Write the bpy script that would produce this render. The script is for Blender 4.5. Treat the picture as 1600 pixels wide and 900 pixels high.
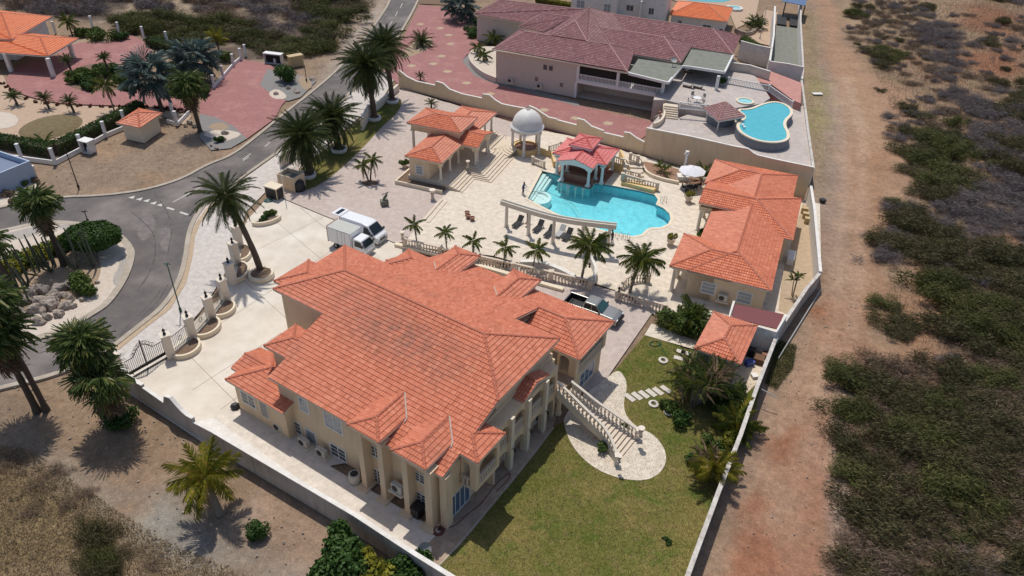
import bpy, bmesh, math, random
import numpy as np
from mathutils import Vector, Matrix
from mathutils.geometry import tessellate_polygon
PI = math.pi
rnd = random.Random(7)
SC = bpy.context.scene
COL = SC.collection
for o in list(bpy.data.objects): bpy.data.objects.remove(o)

# ------------------------------------------------------------------ camera
CAM_H = 44.0
FPX = 1150.0
_p, _r = math.radians(35.5), math.radians(2.26)
_f = Vector((0, math.cos(_p), -math.sin(_p))); _u = Vector((0, math.sin(_p), math.cos(_p))); _x = Vector((1, 0, 0))
CX = _x*math.cos(_r) + _u*math.sin(_r); CU = -_x*math.sin(_r) + _u*math.cos(_r); CF = _f
cam = bpy.data.cameras.new('camera'); camo = bpy.data.objects.new('camera', cam); COL.objects.link(camo)
m = Matrix.Identity(4)
for i in range(3): m[i][0], m[i][1], m[i][2] = CX[i], CU[i], -CF[i]
m[2][3] = CAM_H
camo.matrix_world = m
cam.sensor_width = 36; cam.lens = 36*FPX/1600; cam.clip_end = 6000; cam.clip_start = 1
SC.camera = camo

# ------------------------------------------------------------------ light
SUN = Vector((-0.136, 0.385, 1.0)).normalized()
sun_el = math.asin(SUN.z); sun_az = math.atan2(SUN.x, SUN.y)
w = bpy.data.worlds.new('World'); SC.world = w; w.use_nodes = True
nt = w.node_tree; nt.nodes.clear()
sky = nt.nodes.new('ShaderNodeTexSky'); sky.sky_type = 'NISHITA'; sky.sun_disc = False
sky.sun_elevation = sun_el; sky.sun_rotation = sun_az
sky.dust_density = 1.5
bg = nt.nodes.new('ShaderNodeBackground'); bg.inputs[1].default_value = 0.10
wo = nt.nodes.new('ShaderNodeOutputWorld')
nt.links.new(sky.outputs[0], bg.inputs[0]); nt.links.new(bg.outputs[0], wo.inputs[0])
sl = bpy.data.lights.new('sun', 'SUN'); sl.energy = 3.15; sl.angle = math.radians(0.6); sl.color = (1, .945, .86)
so = bpy.data.objects.new('sun', sl); COL.objects.link(so)
so.rotation_euler = SUN.to_track_quat('Z', 'Y').to_euler(); so.location = (0, 60, 90)
SC.view_settings.view_transform = 'Standard'; SC.view_settings.look = 'None'
SC.view_settings.exposure = 0.0; SC.view_settings.gamma = 1.0

# ------------------------------------------------------------------ pixel -> place
def P(px, py, z=0.0):
    """point of the photograph (1600x900 pixels) at height z"""
    d = CF*FPX + CX*(px-800) - CU*(py-450)
    return Vector((0, 0, CAM_H)) + d*((z-CAM_H)/d.z)
def on_wall(px, py, A, B):
    """pixel on the vertical plane through plan points A, B -> (distance from A, height)"""
    d = CF*FPX + CX*(px-800) - CU*(py-450)
    e = Vector((B[0]-A[0], B[1]-A[1], 0)); L = e.length; e /= L; n = Vector((-e.y, e.x, 0))
    t = (Vector((A[0], A[1], 0))).dot(n)/d.dot(n)
    q = Vector((0, 0, CAM_H)) + d*t
    return (q-Vector((A[0], A[1], 0))).dot(e), q.z
class Frame:
    def __init__(s, o, yaw_deg, z=0.0):
        s.o = Vector((o[0], o[1], z)); s.yaw = math.radians(yaw_deg)
        s.ex = Vector((math.cos(s.yaw), math.sin(s.yaw), 0)); s.ey = Vector((-s.ex.y, s.ex.x, 0))
    def L(s, px, py, z=0.0):
        d = P(px, py, z)-s.o; return Vector((d.dot(s.ex), d.dot(s.ey), z-s.o.z))
    def W(s, x, y, z=0): return s.o + s.ex*x + s.ey*y + Vector((0, 0, z))

# ------------------------------------------------------------------ materials
def mat(name, c, rough=.8, c2=None, scale=3.0, amt=.5, bump=0.0, bscale=20.0, c3=None, scale3=.4, amt3=.5, metal=0.0, detail=5, spec=None, coord='Object', stretch=None, sub=None, lo3=.5):
    M = bpy.data.materials.new(name); M.use_nodes = True
    t = M.node_tree; N = t.nodes; Lk = t.links
    b = N['Principled BSDF']; b.inputs['Roughness'].default_value = rough; b.inputs['Metallic'].default_value = metal
    if spec is not None: b.inputs['Specular IOR Level'].default_value = spec
    tc = N.new('ShaderNodeTexCoord'); src = tc.outputs[coord]
    if stretch:
        mp = N.new('ShaderNodeMapping'); mp.inputs['Scale'].default_value = stretch
        Lk.new(src, mp.inputs[0]); src = mp.outputs[0]
    col = None
    if c2 is not None:
        n = N.new('ShaderNodeTexNoise'); n.inputs['Scale'].default_value = scale; n.inputs['Detail'].default_value = detail; n.inputs['Roughness'].default_value = .65
        Lk.new(src, n.inputs['Vector'])
        r = N.new('ShaderNodeMapRange'); r.inputs[1].default_value = .5-.28*(1.2-amt); r.inputs[2].default_value = .5+.28*(1.2-amt)
        Lk.new(n.outputs[0], r.inputs[0])
        mx = N.new('ShaderNodeMix'); mx.data_type = 'RGBA'
        mx.inputs[6].default_value = (*c, 1); mx.inputs[7].default_value = (*c2, 1); Lk.new(r.outputs[0], mx.inputs[0]); col = mx.outputs[2]
    if c3 is not None:
        n = N.new('ShaderNodeTexNoise'); n.inputs['Scale'].default_value = scale3; n.inputs['Detail'].default_value = 6; n.inputs['Roughness'].default_value = .6
        Lk.new(src, n.inputs['Vector'])
        r = N.new('ShaderNodeMapRange'); r.inputs[1].default_value = lo3; r.inputs[2].default_value = lo3+.16; r.inputs[4].default_value = amt3
        Lk.new(n.outputs[0], r.inputs[0])
        mx = N.new('ShaderNodeMix'); mx.data_type = 'RGBA'
        if col is None: mx.inputs[6].default_value = (*c, 1)
        else: Lk.new(col, mx.inputs[6])
        mx.inputs[7].default_value = (*c3, 1); Lk.new(r.outputs[0], mx.inputs[0]); col = mx.outputs[2]
    if col is None: b.inputs['Base Color'].default_value = (*c, 1)
    else: Lk.new(col, b.inputs['Base Color'])
    if bump:
        n = N.new('ShaderNodeTexNoise'); n.inputs['Scale'].default_value = bscale; n.inputs['Detail'].default_value = 6
        Lk.new(src, n.inputs['Vector'])
        bp = N.new('ShaderNodeBump'); bp.inputs['Strength'].default_value = bump; bp.inputs['Distance'].default_value = .05
        Lk.new(n.outputs[0], bp.inputs['Height']); Lk.new(bp.outputs[0], b.inputs['Normal'])
    return M

def tile_mat(name, cols, stain, stain_amt=.5, rough=.55, streak=None):
    """roof tile: uv integer part = tile number, so each tile has its own tone"""
    M = bpy.data.materials.new(name); M.use_nodes = True
    t = M.node_tree; N = t.nodes; Lk = t.links; b = N['Principled BSDF']; b.inputs['Roughness'].default_value = rough
    uv = N.new('ShaderNodeTexCoord')
    fl = N.new('ShaderNodeVectorMath'); fl.operation = 'FLOOR'; Lk.new(uv.outputs['UV'], fl.inputs[0])
    wn = N.new('ShaderNodeTexWhiteNoise'); wn.noise_dimensions = '2D'; Lk.new(fl.outputs[0], wn.inputs['Vector'])
    cr = N.new('ShaderNodeValToRGB'); e = cr.color_ramp.elements
    e[0].position = 0; e[0].color = (*cols[0], 1); e[1].position = 1; e[1].color = (*cols[-1], 1)
    for i, c in enumerate(cols[1:-1]): k = e.new((i+1)/(len(cols)-1)); k.color = (*c, 1)
    Lk.new(wn.outputs[0], cr.inputs[0])
    n = N.new('ShaderNodeTexNoise'); n.inputs['Scale'].default_value = .33; n.inputs['Detail'].default_value = 7; n.inputs['Roughness'].default_value = .62
    Lk.new(uv.outputs['Object'], n.inputs['Vector'])
    r = N.new('ShaderNodeMapRange'); r.inputs[1].default_value = .53; r.inputs[2].default_value = .72; r.inputs[4].default_value = stain_amt; Lk.new(n.outputs[0], r.inputs[0])
    n2 = N.new('ShaderNodeTexNoise'); n2.inputs['Scale'].default_value = 4; n2.inputs['Detail'].default_value = 4; Lk.new(uv.outputs['Object'], n2.inputs['Vector'])
    mu = N.new('ShaderNodeMath'); mu.operation = 'MULTIPLY'; Lk.new(r.outputs[0], mu.inputs[0]); Lk.new(n2.outputs[0], mu.inputs[1])
    m2 = N.new('ShaderNodeMath'); m2.operation = 'MULTIPLY'; m2.inputs[1].default_value = 1.8; Lk.new(mu.outputs[0], m2.inputs[0])
    if streak:
        sv = N.new('ShaderNodeVectorMath'); sv.operation = 'SUBTRACT'; sv.inputs[1].default_value = (*streak[0], 0); Lk.new(uv.outputs['Object'], sv.inputs[0])
        mp = N.new('ShaderNodeMapping'); mp.inputs['Rotation'].default_value = (0, 0, streak[1]); mp.inputs['Scale'].default_value = (1/streak[2][0], 1/streak[2][1], 0); Lk.new(sv.outputs[0], mp.inputs[0])
        ln = N.new('ShaderNodeVectorMath'); ln.operation = 'LENGTH'; Lk.new(mp.outputs[0], ln.inputs[0])
        rr = N.new('ShaderNodeMapRange'); rr.inputs[1].default_value = 1; rr.inputs[2].default_value = 0.0; rr.inputs[4].default_value = 1; Lk.new(ln.outputs['Value'], rr.inputs[0])
        n3 = N.new('ShaderNodeTexNoise'); n3.inputs['Scale'].default_value = 1.5; n3.inputs['Detail'].default_value = 6; n3.inputs['Roughness'].default_value = .75; Lk.new(uv.outputs['Object'], n3.inputs['Vector'])
        r3 = N.new('ShaderNodeMapRange'); r3.inputs[1].default_value = .36; r3.inputs[2].default_value = .58; r3.inputs[4].default_value = .62; Lk.new(n3.outputs[0], r3.inputs[0])
        mm = N.new('ShaderNodeMath'); mm.operation = 'MULTIPLY_ADD'; Lk.new(rr.outputs[0], mm.inputs[0]); Lk.new(r3.outputs[0], mm.inputs[1]); Lk.new(m2.outputs[0], mm.inputs[2]); mm.use_clamp = True; m2 = mm
    mx = N.new('ShaderNodeMix'); mx.data_type = 'RGBA'; Lk.new(m2.outputs[0], mx.inputs[0]); Lk.new(cr.outputs[0], mx.inputs[6]); mx.inputs[7].default_value = (*stain, 1)
    Lk.new(mx.outputs[2], b.inputs['Base Color'])
    return M

def leaf_mat(name, c, c2, rough=.6, trans=.25, c3=None):
    M = bpy.data.materials.new(name); M.use_nodes = True
    t = M.node_tree; N = t.nodes; Lk = t.links; b = N['Principled BSDF']; b.inputs['Roughness'].default_value = rough
    b.inputs['Specular IOR Level'].default_value = .25
    g = N.new('ShaderNodeNewGeometry'); tc = N.new('ShaderNodeTexCoord')
    n = N.new('ShaderNodeTexNoise'); n.inputs['Scale'].default_value = 1.4; n.inputs['Detail'].default_value = 2; Lk.new(tc.outputs['Object'], n.inputs['Vector'])
    oi = N.new('ShaderNodeObjectInfo')
    ad = N.new('ShaderNodeMath'); ad.operation = 'ADD'; Lk.new(g.outputs['Random Per Island'], ad.inputs[0]); Lk.new(n.outputs[0], ad.inputs[1])
    ad2 = N.new('ShaderNodeMath'); ad2.operation = 'MULTIPLY_ADD'; Lk.new(oi.outputs['Random'], ad2.inputs[0]); ad2.inputs[1].default_value = .35; Lk.new(ad.outputs[0], ad2.inputs[2])
    r = N.new('ShaderNodeMapRange'); r.inputs[1].default_value = .45; r.inputs[2].default_value = 1.6; Lk.new(ad2.outputs[0], r.inputs[0])
    mx = N.new('ShaderNodeValToRGB'); e = mx.color_ramp.elements; e[0].color = (*c, 1); e[1].color = (*c2, 1)
    if c3: k = e.new(.97); k.color = (*c2, 1); e[-1].color = (*c3, 1)
    Lk.new(r.outputs[0], mx.inputs[0])
    Lk.new(mx.outputs[0], b.inputs['Base Color'])
    tr = N.new('ShaderNodeBsdfTranslucent'); Lk.new(mx.outputs[0], tr.inputs[0])
    ms = N.new('ShaderNodeMixShader'); ms.inputs[0].default_value = trans
    Lk.new(b.outputs[0], ms.inputs[1]); Lk.new(tr.outputs[0], ms.inputs[2]); Lk.new(ms.outputs[0], N['Material Output'].inputs[0])
    return M

def brick_mat(name, c, c2, mortar, bw=.4, bh=.2, mort=.02, coord='Object', stain=None, stain_amt=.4, offset=.5, rough=.8, yaw=0, lo=.5, sc=.35):
    M = bpy.data.materials.new(name); M.use_nodes = True
    t = M.node_tree; N = t.nodes; Lk = t.links; b = N['Principled BSDF']; b.inputs['Roughness'].default_value = rough
    tc = N.new('ShaderNodeTexCoord'); mp = N.new('ShaderNodeMapping'); mp.inputs['Rotation'].default_value = (0, 0, -math.radians(yaw))
    Lk.new(tc.outputs[coord], mp.inputs[0])
    br = N.new('ShaderNodeTexBrick'); br.inputs['Color1'].default_value = (*c, 1); br.inputs['Color2'].default_value = (*c2, 1); br.inputs['Mortar'].default_value = (*mortar, 1)
    br.inputs['Scale'].default_value = 1; br.inputs['Brick Width'].default_value = bw; br.inputs['Row Height'].default_value = bh; br.inputs['Mortar Size'].default_value = mort; br.offset = offset
    Lk.new(mp.outputs[0], br.inputs['Vector'])
    col = br.outputs[0]
    n = N.new('ShaderNodeTexNoise'); n.inputs['Scale'].default_value = 1.7; n.inputs['Detail'].default_value = 8; n.inputs['Roughness'].default_value = .7; Lk.new(tc.outputs[coord], n.inputs['Vector'])
    r = N.new('ShaderNodeMapRange'); r.inputs[1].default_value = .3; r.inputs[2].default_value = .7; r.inputs[3].default_value = .8; r.inputs[4].default_value = 1.16; Lk.new(n.outputs[0], r.inputs[0])
    mm = N.new('ShaderNodeMix'); mm.data_type = 'RGBA'; mm.blend_type = 'MULTIPLY'; mm.inputs[0].default_value = 1
    Lk.new(col, mm.inputs[6]); Lk.new(r.outputs[0], mm.inputs[7]); col = mm.outputs[2]
    if stain:
        n = N.new('ShaderNodeTexNoise'); n.inputs['Scale'].default_value = sc; n.inputs['Detail'].default_value = 8; n.inputs['Roughness'].default_value = .65; Lk.new(tc.outputs[coord], n.inputs['Vector'])
        r = N.new('ShaderNodeMapRange'); r.inputs[1].default_value = lo; r.inputs[2].default_value = lo+.18; r.inputs[4].default_value = stain_amt; Lk.new(n.outputs[0], r.inputs[0])
        mx = N.new('ShaderNodeMix'); mx.data_type = 'RGBA'; Lk.new(r.outputs[0], mx.inputs[0]); Lk.new(col, mx.inputs[6]); mx.inputs[7].default_value = (*stain, 1); col = mx.outputs[2]
    Lk.new(col, b.inputs['Base Color'])
    return M

M = {}
M['tile_o'] = tile_mat('orange roof tile', [(.50, .148, .075), (.65, .218, .122), (.58, .178, .095), (.70, .262, .155)], (.17, .115, .09), .25, streak=((5.0, 8.0), -.09, (9.0, 3.4)))
M['tile_o2'] = tile_mat('bright orange roof tile', [(.62, .13, .035), (.72, .19, .055), (.66, .155, .04)], (.35, .13, .06), .3)
M['tile_r'] = tile_mat('red roof tile', [(.50, .13, .06), (.65, .20, .10), (.57, .16, .078), (.70, .245, .13)], (.33, .085, .06), .4)
M['tile_p'] = tile_mat('pink red roof tile', [(.56, .12, .115), (.66, .17, .16), (.61, .14, .13)], (.3, .06, .05), .3)
M['tile_m'] = tile_mat('maroon roof tile', [(.17, .065, .065), (.25, .105, .105), (.21, .08, .082), (.31, .16, .16)], (.12, .045, .045), .5)
M['cap_o'] = mat('orange ridge cap', (.50, .15, .08), .6, (.38, .11, .06), 5)
M['cap_m'] = mat('maroon ridge cap', (.30, .12, .11), .6, (.42, .24, .23), 8)
M['cap_p'] = mat('red ridge cap', (.45, .055, .05), .6, (.5, .08, .07), 8)
M['flash'] = mat('valley flashing', (.6, .5, .42), .6, (.4, .32, .26), 6)
M['cream'] = mat('cream stucco', (.75, .59, .40), .85, (.69, .53, .355), 1.2, .4, .15, 60, (.50, .39, .28), .9, .35, stretch=(1.3, 1.3, .3))
M['creaml'] = mat('pale cream trim', (.78, .68, .53), .8, (.70, .60, .45), 2, .5)
M['creamw'] = mat('pale stone paint', (.76, .68, .58), .8, (.66, .58, .48), 3, .5, .1, 30)
M['yellow'] = mat('yellow stucco', (.72, .52, .25), .85, (.66, .46, .21), 2, .4)
M['neigh'] = mat('grey cream stucco', (.62, .545, .475), .85, (.57, .50, .43), 1.2, .4, .1, 50)
M['white'] = mat('white paint', (.80, .79, .77), .5, (.70, .69, .67), 4, .4)
M['whites'] = mat('white plaster', (.80, .78, .74), .8, (.66, .62, .57), 2, .5, 0, 20, (.48, .43, .38), .8, .25)
M['outwall'] = mat('grey unpainted wall face', (.50, .45, .40), .9, (.40, .36, .31), 1.2, .6, .2, 30, (.24, .20, .17), 1.0, .6, stretch=(1.6, 1.6, .25))
M['capw'] = mat('weathered wall coping', (.66, .62, .57), .9, (.46, .42, .38), 2.5, .7, .1, 30, (.30, .26, .23), 1.3, .5)
M['stone'] = mat('cast stone', (.70, .60, .49), .8, (.56, .46, .36), 6, .5)
M['dome'] = mat('white dome paint', (.76, .75, .72), .6, (.64, .62, .58), 1.5, .6)
M['glass'] = mat('window glass', (.05, .065, .075), .08, (.10, .12, .13), 3)
M['glassl'] = mat('pale curtained glass', (.36, .40, .42), .15, (.22, .25, .28), 5)
M['glassb'] = mat('blue glass', (.12, .22, .32), .1, (.05, .08, .12), 6)
M['dark'] = mat('dark opening', (.02, .018, .016), .9)
M['iron'] = mat('black iron', (.025, .022, .02), .5)
M['greenm'] = mat('green painted steel', (.03, .09, .08), .5)
M['black'] = mat('black plastic', (.02, .02, .022), .5)
M['grey'] = mat('grey metal', (.42, .42, .41), .5, (.34, .34, .33), 6)
M['ac'] = mat('air conditioner casing', (.62, .58, .5), .6, (.5, .46, .4), 6)
M['rust'] = mat('red brown tile floor', (.30, .14, .10), .7, (.22, .10, .07), 3)
M['maroonflat'] = mat('maroon metal roofing', (.185, .045, .048), .55, (.15, .038, .04), 2, stretch=(8, 1, 1))
M['feltgrey'] = mat('grey green roofing felt', (.23, .235, .20), .9, (.17, .175, .15), 1.2, .6, 0, 20, (.10, .10, .09), .9, .6, lo3=.58)
M['carp'] = mat('silver car paint', (.40, .40, .38), .28, (.36, .36, .35), 3, metal=.6)
M['carw'] = mat('white car paint', (.80, .81, .83), .25, (.77, .78, .8), 3)
M['cartan'] = mat('tan lower car paint', (.33, .30, .24), .35)
M['carg'] = mat('box roof grey', (.52, .52, .48), .5, (.42, .42, .38), 3)
M['tyre'] = mat('tyre', (.018, .018, .018), .8)
M['rim'] = mat('wheel rim', (.45, .45, .46), .35, metal=.7)
M['carglass'] = mat('car glass', (.015, .022, .026), .06)
M['carglassg'] = mat('green tinted windscreen', (.03, .09, .09), .08)
M['lampr'] = mat('red lens', (.4, .02, .02), .3)
M['lampw'] = mat('clear lens', (.7, .7, .7), .2)
M['trunk'] = mat('palm trunk bark', (.13, .095, .07), .9, (.07, .05, .035), 5, .6, .5, 14, stretch=(1, 1, 5))
M['trunkg'] = mat('smooth grey palm trunk', (.30, .26, .2), .9, (.2, .165, .12), 4, .6, .2, 14, stretch=(1, 1, 6))
M['deadleaf'] = leaf_mat('dead palm leaf', (.12, .085, .05), (.30, .21, .125), .8, .1)
M['date'] = leaf_mat('date palm leaf', (.035, .055, .017), (.10, .13, .042), .5, .2, (.22, .21, .075))
M['coco'] = leaf_mat('coconut leaf', (.045, .075, .016), (.13, .17, .035), .45, .3, (.30, .25, .05))
M['cocoy'] = leaf_mat('yellow green coconut leaf', (.11, .13, .018), (.32, .29, .035), .45, .3, (.42, .28, .05))
M['fan'] = leaf_mat('fan palm leaf', (.045, .075, .018), (.12, .17, .05), .5, .25, (.22, .22, .07))
M['blue'] = leaf_mat('blue grey palm leaf', (.055, .085, .07), (.17, .225, .205), .6, .15)
M['bushd'] = leaf_mat('dark green leaves', (.018, .045, .010), (.06, .12, .024), .6, .2)
M['bushm'] = leaf_mat('mid green leaves', (.04, .075, .015), (.12, .17, .035), .6, .25)
M['bushy'] = leaf_mat('yellow green leaves', (.08, .10, .015), (.30, .28, .03), .6, .25)
M['acacia'] = leaf_mat('thorn scrub leaves', (.036, .034, .016), (.112, .10, .042), .7, .15, (.17, .14, .065))
M['acacia2'] = leaf_mat('brighter thorn scrub leaves', (.040, .047, .014), (.118, .125, .036), .7, .2, (.18, .16, .055))
M['twig'] = leaf_mat('grey bare twigs', (.085, .07, .07), (.23, .195, .19), .9, .0)
M['brown'] = leaf_mat('brown dry twigs', (.10, .07, .05), (.26, .185, .13), .9, .0)
M['straw'] = leaf_mat('dry grass', (.17, .12, .05), (.34, .25, .11), .9, .1)
M['cactus'] = mat('cactus skin', (.06, .08, .05), .8, (.11, .12, .08), 6, .5, .3, 20)
M['rock'] = mat('limestone boulder', (.44, .37, .31), .95, (.22, .18, .15), 2.2, .8, .8, 6)
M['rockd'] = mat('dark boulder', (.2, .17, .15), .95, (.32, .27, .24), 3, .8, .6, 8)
M['soil'] = mat('planting soil', (.14, .085, .055), .95, (.22, .15, .10), 4, .6, .4, 20)
M['soilr'] = mat('red gravel bed', (.25, .13, .08), .95, (.34, .22, .15), 4, .6, .4, 20)
M['terra'] = mat('terracotta pot', (.30, .14, .09), .8, (.2, .1, .07), 6)
M['fabricb'] = mat('black lounger fabric', (.02, .02, .022), .8)
M['fabricw'] = mat('white parasol fabric', (.76, .75, .78), .8, (.68, .67, .7), 3)
M['cush'] = mat('grey cushion', (.4, .38, .36), .8, (.3, .28, .27), 5)
M['wood'] = mat('brown wood', (.17, .085, .04), .7, (.11, .055, .03), 8, stretch=(1, 8, 1))
M['woody'] = mat('pale wood panel', (.55, .43, .25), .7, (.45, .34, .18), 8)
M['hose'] = mat('brown hose', (.16, .05, .035), .6)
M['hoseg'] = mat('green hose', (.02, .11, .05), .6)
M['skin'] = mat('skin', (.28, .15, .10), .6)
M['clothb'] = mat('blue work clothes', (.02, .035, .12), .8)
M['bronze'] = mat('weathered bronze', (.10, .11, .085), .6, (.2, .2, .15), 9)
M['green2'] = mat('bright green plastic', (.08, .62, .05), .5)
M['bluep'] = mat('blue plastic', (.04, .07, .3), .5)
M['solar'] = brick_mat('solar cells', (.03, .07, .2), (.04, .09, .25), (.3, .35, .4), .9, .5, .03, rough=.2, offset=0)
M['slate'] = mat('blue grey stone cladding', (.13, .15, .19), .8, (.22, .23, .26), 5, .6, .3, 12)
M['poolr'] = brick_mat('pool mosaic', (.22, .60, .68), (.25, .64, .72), (.31, .67, .73), .3, .3, .01, rough=.4, offset=0, stain=(.36, .73, .78), stain_amt=.6)
M['tileband'] = mat('dark pool waterline tiles', (.05, .12, .22), .3, (.08, .2, .3), 20)
# ground surfaces
M['concrete'] = mat('pale concrete slab', (.70, .635, .545), .9, (.58, .515, .43), .45, .6, .08, 40, (.75, .70, .62), .22, .7, detail=9)
M['walk'] = brick_mat('pale walkway tiles', (.70, .63, .55), (.67, .60, .52), (.6, .53, .45), .6, .6, .012, yaw=-32.3, stain=(.56, .49, .42), stain_amt=.5)
M['pinkpav'] = brick_mat('pale pink pavers', (.52, .435, .385), (.475, .39, .345), (.44, .36, .315), .22, .11, .008, yaw=-20, stain=(.57, .50, .45), stain_amt=.5)
M['outpav'] = brick_mat('pale grey pavers', (.60, .545, .50), (.54, .49, .45), (.5, .45, .41), .3, .15, .01, yaw=-40, stain=(.48, .43, .39), stain_amt=.4)
M['trav'] = brick_mat('travertine paving', (.70, .62, .515), (.64, .555, .45), (.60, .52, .42), .6, .4, .008, yaw=-23, stain=(.56, .455, .34), stain_amt=.65, lo=.56, sc=.8)
M['travs'] = mat('travertine steps', (.70, .60, .48), .8, (.60, .50, .385), 2, .6, .05, 20)
M['travd'] = brick_mat('brown terrace tiles', (.42, .31, .23), (.34, .25, .18), (.27, .2, .15), .5, .5, .015, yaw=-32.3, stain=(.52, .41, .31), stain_amt=.6)
M['redpav'] = brick_mat('red clay pavers', (.36, .155, .145), (.30, .125, .115), (.28, .13, .12), .22, .11, .008, yaw=10, stain=(.43, .22, .20), stain_amt=.6)
M['redpav2'] = brick_mat('salmon clay pavers', (.55, .26, .22), (.48, .23, .19), (.40, .22, .18), .22, .11, .008, yaw=10, stain=(.42, .19, .15), stain_amt=.5)
M['greydeck'] = brick_mat('pale pink grey deck', (.50, .44, .40), (.46, .40, .37), (.42, .36, .33), .3, .3, .01, yaw=-22, stain=(.56, .50, .46), stain_amt=.5)
M['kerb'] = mat('concrete kerb', (.44, .38, .31), .9, (.34, .29, .23), 2, .6, .1, 30, (.5, .45, .38), .4, .5)
M['kerbt'] = mat('tan kerb', (.50, .38, .26), .9, (.40, .30, .2), 2, .6, .1, 30)
M['asphalt'] = mat('asphalt', (.15, .133, .125), .95, (.11, .098, .095), .5, .7, .1, 60, (.235, .205, .19), .13, .9, detail=10)
M['asphaltp'] = mat('worn pale asphalt patch', (.21, .185, .175), .95, (.15, .13, .125), 1.5, .8, .1, 60)
M['tyremark'] = mat('dark tyre mark', (.085, .075, .073), .9, (.13, .115, .11), 1.2, .9)
M['paint'] = mat('road paint', (.66, .64, .6), .8, (.45, .43, .4), 6)
M['sandw'] = mat('pale sand bed', (.62, .54, .46), .95, (.52, .44, .36), 2, .6, .3, 30)
M['sandp'] = mat('pink sand bed', (.50, .37, .27), .95, (.42, .30, .21), 2, .6, .3, 30)
M['pebble'] = mat('grey pebble bed', (.30, .27, .24), .95, (.46, .42, .38), 9, .9, .5, 20)
M['gravelg'] = mat('dark grey gravel', (.19, .18, .175), .95, (.26, .25, .24), 8, .8, .4, 30)
M['gravelt'] = mat('tan gravel', (.38, .28, .19), .95, (.3, .22, .15), 6, .7, .4, 30)
M['step'] = mat('pale stepping stone', (.66, .62, .56), .85, (.56, .5, .44), 5)

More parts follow.
